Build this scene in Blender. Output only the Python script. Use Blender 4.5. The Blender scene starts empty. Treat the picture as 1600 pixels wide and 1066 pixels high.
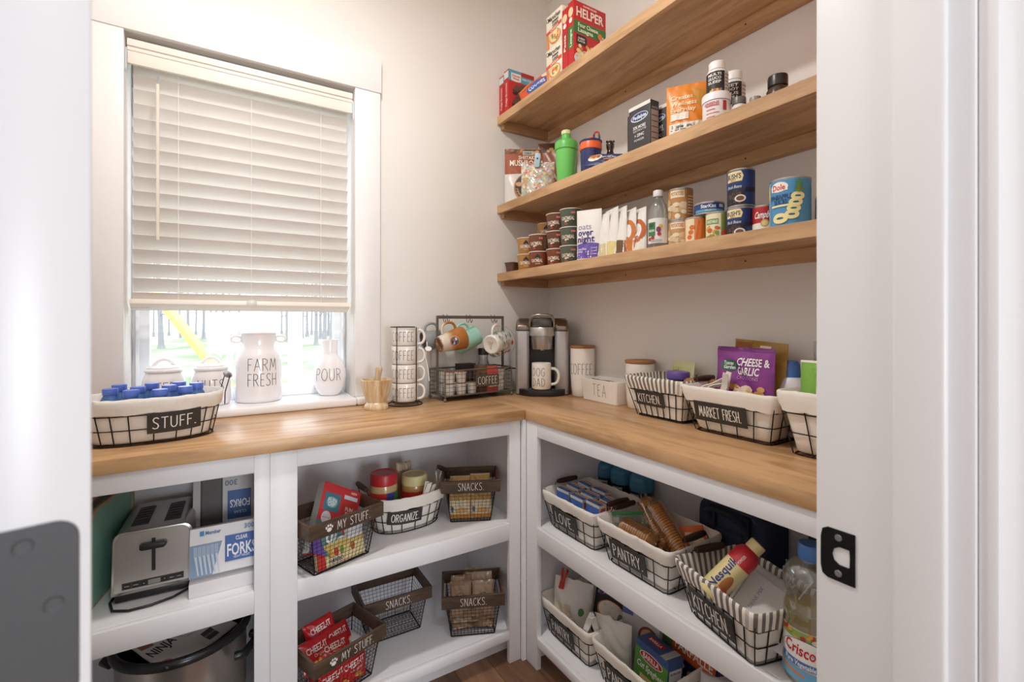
import bpy, bmesh, math, random
from mathutils import Vector, Matrix, Euler
random.seed(11)
PI = math.pi
sin, cos = math.sin, math.cos
SC = bpy.context.scene
COL = SC.collection

# ------------------------------------------------------------------ camera, world, lights, exposure
cam_d = bpy.data.cameras.new('camera')
cam = bpy.data.objects.new('camera', cam_d)
COL.objects.link(cam)
cam.location = (-1.402, -1.899, 1.237)
cam.rotation_euler = (PI / 2, 0, -math.radians(31.94))
cam_d.sensor_width = 36.0
cam_d.lens = 738.0 / 1600.0 * 36.0
cam_d.shift_y = -31.0 / 1600.0
cam_d.clip_start = 0.01
cam_d.dof.use_dof = True
cam_d.dof.focus_distance = 1.6
cam_d.dof.aperture_fstop = 7.0
SC.camera = cam
SC.view_settings.view_transform = 'Standard'
SC.view_settings.look = 'None'
SC.view_settings.gamma = 1.0
SC.view_settings.use_curve_mapping = False
SC.view_settings.exposure = 0.5

w = bpy.data.worlds.new('sky')
SC.world = w
w.use_nodes = True
bg = w.node_tree.nodes['Background']
bg.inputs[0].default_value = (0.86, 0.93, 1.0, 1)
bg.inputs[1].default_value = 3.1
SC.cycles.max_bounces = 14
SC.cycles.diffuse_bounces = 9
SC.cycles.transparent_max_bounces = 20


def light(name, kind, loc, energy, color, size=0.1, rot=(0, 0, 0), size_y=None):
    d = bpy.data.lights.new(name, kind)
    d.energy = energy
    d.color = color
    if kind == 'AREA':
        d.size = size
        if size_y:
            d.shape = 'RECTANGLE'
            d.size_y = size_y
        else:
            d.shape = 'DISK'
    elif kind == 'SUN':
        d.angle = size
    else:
        d.shadow_soft_size = size
    o = bpy.data.objects.new(name, d)
    o.location = loc
    o.rotation_euler = rot
    COL.objects.link(o)
    return o


light('ceiling_lamp', 'AREA', (-1.23, -0.88, 2.75), 11.8, (1.0, 0.965, 0.925), 0.15)
light('hall_lamp', 'AREA', (-1.10, -2.75, 2.78), 9, (0.86, 0.93, 1.0), 0.4)
light('hall_fill', 'AREA', (-1.10, -7.40, 1.20), 80, (0.87, 0.93, 1.0), 1.3, rot=(PI / 2, 0, 0), size_y=1.9)  # unseen area fill, added down the hall to brighten the cabinets; no window there


# ------------------------------------------------------------------ colours and materials
def lin(h):
    h = h.lstrip('#')
    out = []
    for i in (0, 2, 4):
        c = int(h[i:i + 2], 16) / 255
        out.append(c / 12.92 if c <= 0.04045 else ((c + 0.055) / 1.055) ** 2.4)
    return tuple(out) + (1.0,)


_M = {}


def M(col, rough=0.5, metal=0.0, noise=0.06, scale=18.0, bump=0.0, coat=0.0, name=None, stretch=None, trans=0.0):
    """plain procedural material: colour with a faint noise grain"""
    key = (col, rough, metal, noise, scale, bump, coat, stretch, trans)
    if key in _M:
        return _M[key]
    m = bpy.data.materials.new(name or 'mat_' + col.lstrip('#'))
    m.use_nodes = True
    nt = m.node_tree
    b = nt.nodes['Principled BSDF']
    b.inputs['Roughness'].default_value = rough
    b.inputs['Metallic'].default_value = metal
    b.inputs['Coat Weight'].default_value = coat
    tc = nt.nodes.new('ShaderNodeTexCoord')
    mp = nt.nodes.new('ShaderNodeMapping')
    nt.links.new(tc.outputs['Object'], mp.inputs[0])
    if stretch:
        mp.inputs['Scale'].default_value = stretch
    n = nt.nodes.new('ShaderNodeTexNoise')
    n.inputs['Scale'].default_value = scale
    n.inputs['Detail'].default_value = 3
    nt.links.new(mp.outputs[0], n.inputs['Vector'])
    mx = nt.nodes.new('ShaderNodeMix')
    mx.data_type = 'RGBA'
    c = lin(col)
    mx.inputs[6].default_value = tuple(x * (1 - noise) for x in c[:3]) + (1,)
    mx.inputs[7].default_value = tuple(min(1, x * (1 + noise)) for x in c[:3]) + (1,)
    nt.links.new(n.outputs[0], mx.inputs[0])
    nt.links.new(mx.outputs[2], b.inputs['Base Color'])
    if bump:
        bp = nt.nodes.new('ShaderNodeBump')
        bp.inputs['Strength'].default_value = bump
        bp.inputs['Distance'].default_value = 0.002
        nt.links.new(n.outputs[0], bp.inputs['Height'])
        nt.links.new(bp.outputs[0], b.inputs['Normal'])
    if trans:
        b.inputs['Transmission Weight'].default_value = trans
    _M[key] = m
    return m


def clear(col='#f4f8f8', gloss=0.12, body=0.0, bodycol='#ffffff', rough=0.05):
    """thin clear plastic or glass: see-through film with a glossy skin and a little body colour"""
    key = ('clear', col, gloss, body, bodycol, rough)
    if key in _M:
        return _M[key]
    m = bpy.data.materials.new('clear_film')
    m.use_nodes = True
    nt = m.node_tree
    for n in list(nt.nodes):
        nt.nodes.remove(n)
    out = nt.nodes.new('ShaderNodeOutputMaterial')
    tr = nt.nodes.new('ShaderNodeBsdfTransparent')
    tr.inputs[0].default_value = lin(col)
    gl = nt.nodes.new('ShaderNodeBsdfGlossy')
    gl.inputs['Roughness'].default_value = rough
    fr = nt.nodes.new('ShaderNodeLayerWeight')
    fr.inputs[0].default_value = 0.35
    ma = nt.nodes.new('ShaderNodeMath')
    ma.operation = 'MULTIPLY_ADD'
    ma.inputs[1].default_value = 0.45
    ma.inputs[2].default_value = gloss * 0.4
    nt.links.new(fr.outputs['Fresnel'], ma.inputs[0])
    a = nt.nodes.new('ShaderNodeMixShader')
    nt.links.new(ma.outputs[0], a.inputs[0])
    nt.links.new(tr.outputs[0], a.inputs[1])
    nt.links.new(gl.outputs[0], a.inputs[2])
    last = a
    if body:
        df = nt.nodes.new('ShaderNodeBsdfDiffuse')
        df.inputs[0].default_value = lin(bodycol)
        b2 = nt.nodes.new('ShaderNodeMixShader')
        b2.inputs[0].default_value = body
        nt.links.new(a.outputs[0], b2.inputs[1])
        nt.links.new(df.outputs[0], b2.inputs[2])
        last = b2
    nt.links.new(last.outputs[0], out.inputs[0])
    _M[key] = m
    return m


def wood(name, c1, c2, axis='x', scale=1.0, rough=0.42, knots=0.35):
    m = bpy.data.materials.new(name)
    m.use_nodes = True
    nt = m.node_tree
    b = nt.nodes['Principled BSDF']
    b.inputs['Roughness'].default_value = rough
    tc = nt.nodes.new('ShaderNodeTexCoord')
    mp = nt.nodes.new('ShaderNodeMapping')
    s = {'x': (1.3, 9, 9), 'y': (9, 1.3, 9), 'z': (9, 9, 1.3)}[axis]
    mp.inputs['Scale'].default_value = tuple(v * scale for v in s)
    nt.links.new(tc.outputs['Object'], mp.inputs[0])
    n1 = nt.nodes.new('ShaderNodeTexNoise')
    n1.inputs['Scale'].default_value = 1.6
    n1.inputs['Detail'].default_value = 6
    n1.inputs['Distortion'].default_value = 1.4
    nt.links.new(mp.outputs[0], n1.inputs['Vector'])
    n2 = nt.nodes.new('ShaderNodeTexNoise')
    n2.inputs['Scale'].default_value = 14
    n2.inputs['Detail'].default_value = 4
    nt.links.new(mp.outputs[0], n2.inputs['Vector'])
    n3 = nt.nodes.new('ShaderNodeTexNoise')
    n3.inputs['Scale'].default_value = 3.5
    n3.inputs['Detail'].default_value = 2
    nt.links.new(tc.outputs['Object'], n3.inputs['Vector'])
    r = nt.nodes.new('ShaderNodeValToRGB')
    r.color_ramp.elements[0].position = 0.32
    r.color_ramp.elements[0].color = lin(c2)
    r.color_ramp.elements[1].position = 0.62
    r.color_ramp.elements[1].color = lin(c1)
    ad = nt.nodes.new('ShaderNodeMath')
    ad.operation = 'MULTIPLY_ADD'
    ad.inputs[1].default_value = 0.22
    nt.links.new(n2.outputs[0], ad.inputs[0])
    nt.links.new(n1.outputs[0], ad.inputs[2])
    a2 = nt.nodes.new('ShaderNodeMath')
    a2.operation = 'MULTIPLY_ADD'
    a2.inputs[1].default_value = knots
    nt.links.new(n3.outputs[0], a2.inputs[0])
    nt.links.new(ad.outputs[0], a2.inputs[2])
    a3 = nt.nodes.new('ShaderNodeMath')
    a3.operation = 'SUBTRACT'
    a3.inputs[1].default_value = 0.11 + knots * 0.5
    nt.links.new(a2.outputs[0], a3.inputs[0])
    nt.links.new(a3.outputs[0], r.inputs[0])
    nt.links.new(r.outputs[0], b.inputs['Base Color'])
    bp = nt.nodes.new('ShaderNodeBump')
    bp.inputs['Strength'].default_value = 0.08
    bp.inputs['Distance'].default_value = 0.001
    nt.links.new(n2.outputs[0], bp.inputs['Height'])
    nt.links.new(bp.outputs[0], b.inputs['Normal'])
    return m


def stripes(name, ca, cb, count):
    """cloth with stripes counted along the loop (UV u)"""
    m = bpy.data.materials.new(name)
    m.use_nodes = True
    nt = m.node_tree
    b = nt.nodes['Principled BSDF']
    b.inputs['Roughness'].default_value = 0.9
    uv = nt.nodes.new('ShaderNodeUVMap')
    sp = nt.nodes.new('ShaderNodeSeparateXYZ')
    nt.links.new(uv.outputs[0], sp.inputs[0])
    mu = nt.nodes.new('ShaderNodeMath')
    mu.operation = 'MULTIPLY'
    mu.inputs[1].default_value = count
    nt.links.new(sp.outputs[0], mu.inputs[0])
    fr = nt.nodes.new('ShaderNodeMath')
    fr.operation = 'FRACT'
    nt.links.new(mu.outputs[0], fr.inputs[0])
    gt = nt.nodes.new('ShaderNodeMath')
    gt.operation = 'GREATER_THAN'
    gt.inputs[1].default_value = 0.5
    nt.links.new(fr.outputs[0], gt.inputs[0])
    mx = nt.nodes.new('ShaderNodeMix')
    mx.data_type = 'RGBA'
    mx.inputs[6].default_value = lin(ca)
    mx.inputs[7].default_value = lin(cb)
    nt.links.new(gt.outputs[0], mx.inputs[0])
    nt.links.new(mx.outputs[2], b.inputs['Base Color'])
    return m


# ------------------------------------------------------------------ mesh builder
class G:
    def __init__(self):
        self.v, self.f, self.mi, self.sm, self.mats, self.uv = [], [], [], [], [], {}
        self.X = Matrix.Identity(4)

    def slot(self, m):
        if m not in self.mats:
            self.mats.append(m)
        return self.mats.index(m)

    def add(self, verts, faces, mat, smooth=False):
        o = len(self.v)
        X = self.X
        self.v += [tuple(X @ Vector(p)) for p in verts]
        s = self.slot(mat)
        for f in faces:
            self.f.append([i + o for i in f])
            self.mi.append(s)
            self.sm.append(smooth)
        return self

    def box(self, x0, x1, y0, y1, z0, z1, mat):
        v = [(x, y, z) for z in (z0, z1) for y in (y0, y1) for x in (x0, x1)]
        return self.add(v, [(0, 2, 3, 1), (4, 5, 7, 6), (0, 1, 5, 4), (2, 6, 7, 3), (0, 4, 6, 2), (1, 3, 7, 5)], mat)

    def lathe(self, prof, mat, n=28, sx=1.0, sy=1.0, smooth=True):
        """prof: list of (r, z) from bottom to top; r = 0 closes"""
        v, f = [], []
        rows = []
        for r, z in prof:
            if r <= 1e-6:
                rows.append([len(v)])
                v.append((0, 0, z))
            else:
                rows.append(list(range(len(v), len(v) + n)))
                v += [(r * sx * cos(2 * PI * i / n), r * sy * sin(2 * PI * i / n), z) for i in range(n)]
        for a, b in zip(rows, rows[1:]):
            for i in range(n):
                j = (i + 1) % n
                if len(a) == 1 and len(b) == 1:
                    continue
                if len(a) == 1:
                    f.append((a[0], b[j], b[i]))
                elif len(b) == 1:
                    f.append((a[i], a[j], b[0]))
                else:
                    f.append((a[i], a[j], b[j], b[i]))
        return self.add(v, f, mat, smooth)

    def tube(self, pts, r, mat, n=6, closed=False, caps=True, rs=None):
        pts = [Vector(p) for p in pts]
        m = len(pts)
        v, f = [], []
        up = None
        for i, p in enumerate(pts):
            if closed:
                t = pts[(i + 1) % m] - pts[i - 1]
            else:
                t = pts[min(i + 1, m - 1)] - pts[max(i - 1, 0)]
            t.normalize()
            if up is None:
                a = Vector((0, 0, 1)) if abs(t.z) < 0.9 else Vector((1, 0, 0))
                up = (a - t * a.dot(t)).normalized()
            else:
                up = (up - t * up.dot(t))
                if up.length < 1e-6:
                    a = Vector((0, 0, 1)) if abs(t.z) < 0.9 else Vector((1, 0, 0))
                    up = a - t * a.dot(t)
                up.normalize()
            s = t.cross(up)
            rr = rs[i] if rs else r
            for k in range(n):
                q = p + (up * cos(2 * PI * k / n) + s * sin(2 * PI * k / n)) * rr
                v.append(tuple(q))
        for i in range(m if closed else m - 1):
            j = (i + 1) % m
            for k in range(n):
                l = (k + 1) % n
                f.append((i * n + k, i * n + l, j * n + l, j * n + k))
        if caps and not closed:
            f.append(tuple(range(n - 1, -1, -1)))
            f.append(tuple((m - 1) * n + k for k in range(n)))
        return self.add(v, f, mat, n > 4)

    def prism(self, poly, z0, z1, mat):
        """poly in xy, extruded along z"""
        n = len(poly)
        v = [(x, y, z0) for x, y in poly] + [(x, y, z1) for x, y in poly]
        f = [tuple(range(n - 1, -1, -1)), tuple(range(n, 2 * n))]
        f += [(i, (i + 1) % n, n + (i + 1) % n, n + i) for i in range(n)]
        return self.add(v, f, mat)

    def loft(self, loops, mat, cap0=True, cap1=True, smooth=False):
        n = len(loops[0])
        v = [p for l in loops for p in l]
        f = []
        for a in range(len(loops) - 1):
            for i in range(n):
                j = (i + 1) % n
                f.append((a * n + i, a * n + j, (a + 1) * n + j, (a + 1) * n + i))
        if cap0:
            f.append(tuple(range(n - 1, -1, -1)))
        if cap1:
            f.append(tuple((len(loops) - 1) * n + i for i in range(n)))
        return self.add(v, f, mat, smooth)

    def build(self, name, parent=None, bevel=0.0, seg=2, angle=35, fix=True):
        me = bpy.data.meshes.new(name)
        me.from_pydata(self.v, [], self.f)
        for m in self.mats:
            me.materials.append(m)
        me.polygons.foreach_set('material_index', self.mi)
        me.polygons.foreach_set('use_smooth', self.sm)
        if self.uv:
            l = me.uv_layers.new(name='UVMap')
            for i, lp in enumerate(me.loops):
                l.data[i].uv = self.uv.get(lp.vertex_index, (0, 0))
        if bevel or fix:
            bm = bmesh.new()
            bm.from_mesh(me)
            if fix:
                bmesh.ops.recalc_face_normals(bm, faces=bm.faces)
            if bevel:
                es = [e for e in bm.edges if len(e.link_faces) == 2 and e.calc_face_angle(0) > 0.6]
                bmesh.ops.bevel(bm, geom=es, offset=bevel, segments=seg, affect='EDGES', clamp_overlap=True, profile=0.5)
                for f in bm.faces:
                    f.smooth = True
            bm.to_mesh(me)
            bm.free()
        me.set_sharp_from_angle(angle=math.radians(angle))
        o = bpy.data.objects.new(name, me)
        COL.objects.link(o)
        if parent:
            o.parent = parent
        return o


def tag(o, label, cat, group=None, kind=None):
    o['label'] = label
    o['category'] = cat
    if group:
        o['group'] = group
    if kind:
        o['kind'] = kind
    return o


def thing(name, label, cat, loc=(0, 0, 0), rz=0.0, group=None, rot=None):
    o = bpy.data.objects.new(name, None)
    o.empty_display_size = 0.05
    COL.objects.link(o)
    o.location = loc
    o.rotation_euler = rot if rot else (0, 0, rz)
    return tag(o, label, cat, group)


def struct(g, name, parent=None, bevel=0.0):
    o = g.build(name, parent, bevel)
    if not parent:
        o['kind'] = 'structure'
    return o


def copy_tree(o, loc, rz=None, label=None, rot=None):
    def cp(s, parent):
        c = s.copy()
        COL.objects.link(c)
        if parent:
            c.parent = parent
        for ch in s.children:
            cp(ch, c)
        return c
    r = cp(o, None)
    r.location = loc
    if rot:
        r.rotation_euler = rot
    elif rz is not None:
        r.rotation_euler = (0, 0, rz)
    if label:
        r['label'] = label
    return r


def rrect(L, W, r, n=4):
    """rounded rectangle loop in xy, counter-clockwise from the front right corner"""
    r = min(r, L / 2 - 1e-4, W / 2 - 1e-4)
    out = []
    for cx, cy, a0 in ((L / 2 - r, -W / 2 + r, -PI / 2), (L / 2 - r, W / 2 - r, 0), (-L / 2 + r, W / 2 - r, PI / 2), (-L / 2 + r, -W / 2 + r, PI)):
        for k in range(n + 1):
            a = a0 + PI / 2 * k / n
            out.append((cx + r * cos(a), cy + r * sin(a)))
    return out


def resample(loop, n):
    """n points evenly spaced along a closed loop"""
    P = [Vector((p[0], p[1], 0)) for p in loop]
    L = [0]
    for i in range(len(P)):
        L.append(L[-1] + (P[(i + 1) % len(P)] - P[i]).length)
    out = []
    j = 0
    for k in range(n):
        d = L[-1] * k / n
        while L[j + 1] < d:
            j += 1
        seg = L[j + 1] - L[j]
        t = 0 if seg < 1e-9 else (d - L[j]) / seg
        q = P[j].lerp(P[(j + 1) % len(P)], t)
        out.append((q.x, q.y))
    return out


# ------------------------------------------------------------------ printed and hand-drawn lettering
HAND = {
    'A': (.44, [[(0, 0), (.22, 1), (.44, 0)], [(.07, .36), (.37, .36)]]),
    'C': (.40, [[(.38, .86), (.3, .98), (.16, .98), (.04, .8), (0, .5), (.04, .2), (.16, .02), (.3, .02), (.38, .14)]]),
    'D': (.42, [[(.03, 0), (.03, 1), (.2, .96), (.36, .78), (.42, .5), (.36, .22), (.2, .04), (.03, 0)]]),
    'E': (.32, [[(.32, 1), (.02, 1), (.02, 0), (.32, 0)], [(.02, .52), (.25, .52)]]),
    'F': (.32, [[(.32, 1), (.02, 1), (.02, 0)], [(.02, .52), (.25, .52)]]),
    'G': (.44, [[(.4, .86), (.3, .98), (.16, .98), (.04, .8), (0, .5), (.04, .2), (.16, .02), (.3, .02), (.4, .2), (.4, .46), (.24, .46)]]),
    'H': (.40, [[(.02, 0), (.02, 1)], [(.38, 0), (.38, 1)], [(.02, .5), (.38, .5)]]),
    'I': (.06, [[(.03, 0), (.03, 1)]]),
    'K': (.40, [[(.02, 0), (.02, 1)], [(.38, 1), (.04, .46), (.4, 0)]]),
    'L': (.30, [[(.02, 1), (.02, 0), (.3, 0)]]),
    'M': (.56, [[(0, 0), (.1, 1), (.28, .25), (.46, 1), (.56, 0)]]),
    'N': (.44, [[(.02, 0), (.02, 1), (.42, 0), (.42, 1)]]),
    'O': (.46, [[(.23, 1), (.1, .92), (.01, .7), (0, .5), (.01, .3), (.1, .08), (.23, 0), (.36, .08), (.45, .3), (.46, .5), (.45, .7), (.36, .92), (.23, 1)]]),
    'P': (.36, [[(.02, 0), (.02, 1), (.22, .98), (.35, .86), (.35, .66), (.22, .52), (.02, .5)]]),
    'R': (.40, [[(.02, 0), (.02, 1), (.22, .98), (.35, .86), (.35, .66), (.22, .52), (.02, .5)], [(.16, .5), (.4, 0)]]),
    'S': (.38, [[(.36, .9), (.26, 1), (.1, .97), (.03, .82), (.08, .62), (.3, .42), (.36, .22), (.28, .04), (.12, 0), (0, .1)]]),
    'T': (.40, [[(0, 1), (.4, 1)], [(.2, 1), (.2, 0)]]),
    'U': (.42, [[(.02, 1), (.02, .26), (.1, .05), (.21, 0), (.32, .05), (.4, .26), (.4, 1)]]),
    'V': (.42, [[(0, 1), (.21, 0), (.42, 1)]]),
    'Y': (.40, [[(0, 1), (.2, .5), (.4, 1)], [(.2, .5), (.2, 0)]]),
    'Z': (.38, [[(.02, 1), (.38, 1), (0, 0), (.38, 0)]]),
    '.': (.08, [[(.01, .02), (.07, .02)]]),
    ' ': (.26, []),
}
_TXT = {}


def text_mesh(s, bold=False):
    key = (s, bold)
    if key not in _TXT:
        c = bpy.data.curves.new('t', 'FONT')
        c.body = s
        c.resolution_u = 2
        if bold:
            c.offset = 0.022
        o = bpy.data.objects.new('t', c)
        me = o.to_mesh()
        v = [(p.co.x, p.co.y) for p in me.vertices]
        f = [tuple(p.vertices) for p in me.polygons]
        o.to_mesh_clear()
        bpy.data.objects.remove(o)
        bpy.data.curves.remove(c)
        x0 = min((p[0] for p in v), default=0)
        x1 = max((p[0] for p in v), default=1)
        _TXT[key] = (v, f, x0, x1)
    return _TXT[key]


class Decal:
    """flat print laid over a surface: fn(u, v, lift) gives the point on the thing"""

    def __init__(self, fn, gap=0.0004, step=0.00012, rough=0.5, fine=None):
        self.fn, self.o, self.step, self.rough = fn, gap, step, rough
        self.fine = fine or getattr(fn, 'fine', None)
        self.step = getattr(fn, 'step', step)
        self.g = G()

    def _split(self, uv, faces):
        """cut triangles until no edge is longer than the curvature allows"""
        L2 = self.fine ** 2
        todo = [(uv[f[0]], uv[f[i]], uv[f[i + 1]]) for f in faces for i in range(1, len(f) - 1)]
        out = []
        while todo:
            t = todo.pop()
            d = [(t[i][0] - t[(i + 1) % 3][0]) ** 2 + (t[i][1] - t[(i + 1) % 3][1]) ** 2 for i in range(3)]
            k = d.index(max(d))
            if d[k] <= L2:
                out.append(t)
                continue
            a, b, c = t[k], t[(k + 1) % 3], t[(k + 2) % 3]
            m = ((a[0] + b[0]) / 2, (a[1] + b[1]) / 2)
            todo += [(a, m, c), (m, b, c)]
        return [p for t in out for p in t], [(3 * i, 3 * i + 1, 3 * i + 2) for i in range(len(out))]

    def _add(self, uv, faces, col):
        if self.fine:
            uv, faces = self._split(uv, faces)
        self.g.add([self.fn(u, v, self.o) for u, v in uv], faces, M(col, self.rough, noise=0.02))
        self.o += self.step
        return self

    def rect(self, u0, v0, u1, v1, col, nu=6, nv=2, top=None, bot=None):
        uv, f = [], []
        for j in range(nv + 1):
            for i in range(nu + 1):
                a = i / nu
                lo = v0 + (bot(a) if bot else 0)
                hi = v1 + (top(a) if top else 0)
                uv.append((u0 + (u1 - u0) * a, lo + (hi - lo) * j / nv))
        for j in range(nv):
            for i in range(nu):
                k = j * (nu + 1) + i
                f.append((k, k + 1, k + nu + 2, k + nu + 1))
        return self._add(uv, f, col)

    def ell(self, cu, cv, ru, rv, col, n=18, a0=0.0):
        uv = [(cu, cv)] + [(cu + ru * cos(2 * PI * i / n + a0), cv + rv * sin(2 * PI * i / n + a0)) for i in range(n)]
        return self._add(uv, [(0, 1 + i, 1 + (i + 1) % n) for i in range(n)], col)

    def ring(self, cu, cv, ru, rv, wd, col, n=24, a0=0.0, a1=2 * PI):
        uv, f = [], []
        for i in range(n + 1):
            a = a0 + (a1 - a0) * i / n
            uv += [(cu + ru * cos(a), cv + rv * sin(a)), (cu + (ru - wd) * cos(a), cv + (rv - wd) * sin(a))]
            if i:
                f.append((2 * i - 2, 2 * i - 1, 2 * i + 1, 2 * i))
        return self._add(uv, f, col)

    def poly(self, pts, col):
        return self._add(pts, [tuple(range(len(pts)))], col)

    def blobs(self, u0, v0, u1, v1, n, size, cols, rnd, clip=None):
        for _ in range(n):
            u, v = rnd.uniform(u0, u1), rnd.uniform(v0, v1)
            if clip and not clip(u, v):
                continue
            a, b = size * rnd.uniform(.6, 1.2), size * rnd.uniform(.5, 1.0)
            self.ell(u, v, a, b, rnd.choice(cols), 8, rnd.uniform(0, 6))
            self.o -= self.step * 0.8
        self.o += self.step
        return self

    def text(self, s, cu, cv, h, col, width=None, bold=False, rot=0.0, slant=0.0, align='c'):
        v, f, x0, x1 = text_mesh(s, bold)
        k = h / 0.7
        kx = width / (x1 - x0) if width else k
        base = {'c': (x0 + x1) / 2, 'l': x0, 'r': x1}[align]
        ca, sa = cos(rot), sin(rot)
        uv = []
        for x, y in v:
            a, b = (x - base) * kx + slant * y * k, y * k - h / 2
            uv.append((cu + a * ca - b * sa, cv + a * sa + b * ca))
        return self._add(uv, f, col)

    def hand(self, s, cu, cv, h, col, th=None, gap=0.17, wide=1.0):
        th = th or h * 0.07
        W = sum(HAND[c][0] for c in s) + gap * (len(s) - 1)
        x = -W / 2
        uv, f = [], []
        for c in s:
            wd, strokes = HAND[c]
            for st in strokes:
                P = [((x + p) * h * wide, (q - .5) * h) for p, q in st]
                for a, b in zip(P, P[1:]):
                    dx, dy = b[0] - a[0], b[1] - a[1]
                    l = math.hypot(dx, dy) or 1
                    dx, dy = dx / l, dy / l
                    a2, b2 = (a[0] - dx * th * .3, a[1] - dy * th * .3), (b[0] + dx * th * .3, b[1] + dy * th * .3)
                    o = len(uv)
                    m = max(1, int(l / 0.012))
                    for i in range(m + 1):
                        t = i / m
                        px, py = a2[0] + (b2[0] - a2[0]) * t, a2[1] + (b2[1] - a2[1]) * t
                        uv += [(cu + px - dy * th / 2, cv + py + dx * th / 2), (cu + px + dy * th / 2, cv + py - dx * th / 2)]
                        if i:
                            f.append((o + 2 * i - 2, o + 2 * i - 1, o + 2 * i + 1, o + 2 * i))
            x += wd + gap
        return self._add(uv, f, col)

    def build(self, parent, name='printed_label'):
        return self.g.build(name, parent, fix=False)


def on_front(y):            # plane facing -y
    return lambda u, v, o: (u, y - o, v)


def on_left(x):             # plane facing -x ; u runs towards -y
    return lambda u, v, o: (x - o, -u, v)


def on_right(x):            # plane facing +x ; u runs towards +y
    return lambda u, v, o: (x + o, u, v)


def on_top(z):              # plane facing +z ; u to +x, v to +y
    return lambda u, v, o: (u, v, z + o)


def on_round(rf, a0=0.0):   # round body: rf = radius or function of height; u is arc length, 0 faces -y
    R = rf if callable(rf) else (lambda z: rf)
    r0 = R(0.05) if callable(rf) else rf

    def fn(u, v, o):
        a = u / r0 + a0
        r = R(v) + o
        return (r * sin(a), -r * cos(a), v)
    fn.fine = r0 * 0.22
    fn.step = .00022
    return fn


def prof_r(prof):
    def R(z):
        for (r0, z0), (r1, z1) in zip(prof, prof[1:]):
            if z0 <= z <= z1 and z1 > z0:
                return r0 + (r1 - r0) * (z - z0) / (z1 - z0)
        return prof[-1][0]
    return R

# ------------------------------------------------------------------ the room
WALL = M('#eae7e3', 0.75, noise=0.015, scale=6, bump=0.03)
WHITE = M('#efeeee', 0.33, noise=0.012, scale=5)
CEIL = M('#efece8', 0.85, noise=0.01)
GLOSSW = M('#eeeef0', 0.28, noise=0.012, scale=5)

WX0, WX1, WZ0, WZ1 = -1.649, -0.948, 0.9135, 2.146      # window opening
g = G()
g.box(-2.6, WX0, 0, 0.2, -0.1, 2.82, WALL)
g.box(WX1, 0.1, 0, 0.2, -0.1, 2.82, WALL)
g.box(WX0, WX1, 0, 0.2, -0.1, WZ0, WALL)
g.box(WX0, WX1, 0, 0.2, WZ1, 2.82, WALL)
struct(g, 'wall_back')
g = G().box(0, 0.1, -1.592, 0, -0.1, 2.82, WALL)
struct(g, 'wall_right')
g = G().box(-1.94, -1.84, -1.592, 0, -0.1, 2.82, WALL)
struct(g, 'wall_left')
g = G()
g.box(-1.94, -1.512, -1.742, -1.592, -0.1, 2.82, WALL)
g.box(-0.734, 0.1, -1.742, -1.592, -0.1, 2.82, WALL)
g.box(-1.512, -0.734, -1.742, -1.592, 2.07, 2.82, WALL)
struct(g, 'wall_front')
g = G().box(-1.94, 0.1, -1.742, 0.2, 2.82, 2.9, CEIL)
struct(g, 'ceiling')
# the hall outside the pantry door
g = G()
g.box(-2.9, -2.8, -7.5, -1.742, -0.1, 2.82, WALL)
g.box(0.8, 0.9, -7.5, -1.742, -0.1, 2.82, WALL)
g.box(-2.9, 0.9, -7.6, -7.5, -0.1, 2.82, WALL)
g.box(-2.9, -1.94, -1.742, -1.64, -0.1, 2.82, WALL)
g.box(0.1, 0.9, -1.742, -1.64, -0.1, 2.82, WALL)
g.box(-2.9, 0.9, -7.6, -1.742, 2.82, 2.9, CEIL)
struct(g, 'wall_hall')

# floor boards
PLANKS = [wood('floor_oak_%d' % i, a, b, 'y', 1.0, 0.45, 0.25) for i, (a, b) in enumerate((('#8d684c', '#6d4e38'), ('#7f5d44', '#5f4431'), ('#977257', '#775640')))]
g = G().box(-2.9, 0.9, -7.6, 0.0, -0.12, -0.012, M('#3a2a1f'))
fl = struct(g, 'floor')
k = 0
x = -1.46
while x < -0.30:
    y = -4.4 + (k % 3) * 0.37
    while y < -0.36:
        y1 = min(y + 1.25, -0.36)
        b = G().box(x + .0008, x + .1275, y + .0008, y1 - .0008, -0.012, random.uniform(-.0006, 0), PLANKS[(k * 2 + int(y * 3)) % 3]).build('floor_board', fl, bevel=0.0012, seg=1)
        y += 1.25
    x += 0.128
    k += 1
# broad boards of the hall outside the picture
G().box(-2.8, -1.465, -7.5, -1.75, -0.012, -0.001, PLANKS[2]).build('floor_board', fl)
G().box(-0.29, 0.8, -7.5, -1.75, -0.012, -0.001, PLANKS[1]).build('floor_board', fl)

# ------------------------------------------------------------------ door jambs, door, hardware
BLACKM = M('#1b1a1b', 0.4, 0.6)
g = G().box(-0.752, -0.734, -1.742, -1.592, 0, 2.07, GLOSSW)
jr = struct(g, 'trim_1', bevel=0.0015)
G().box(-0.764, -0.752, -1.722, -1.676, 0, 2.05, GLOSSW).build('door_stop', jr, bevel=0.004, seg=3)
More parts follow.
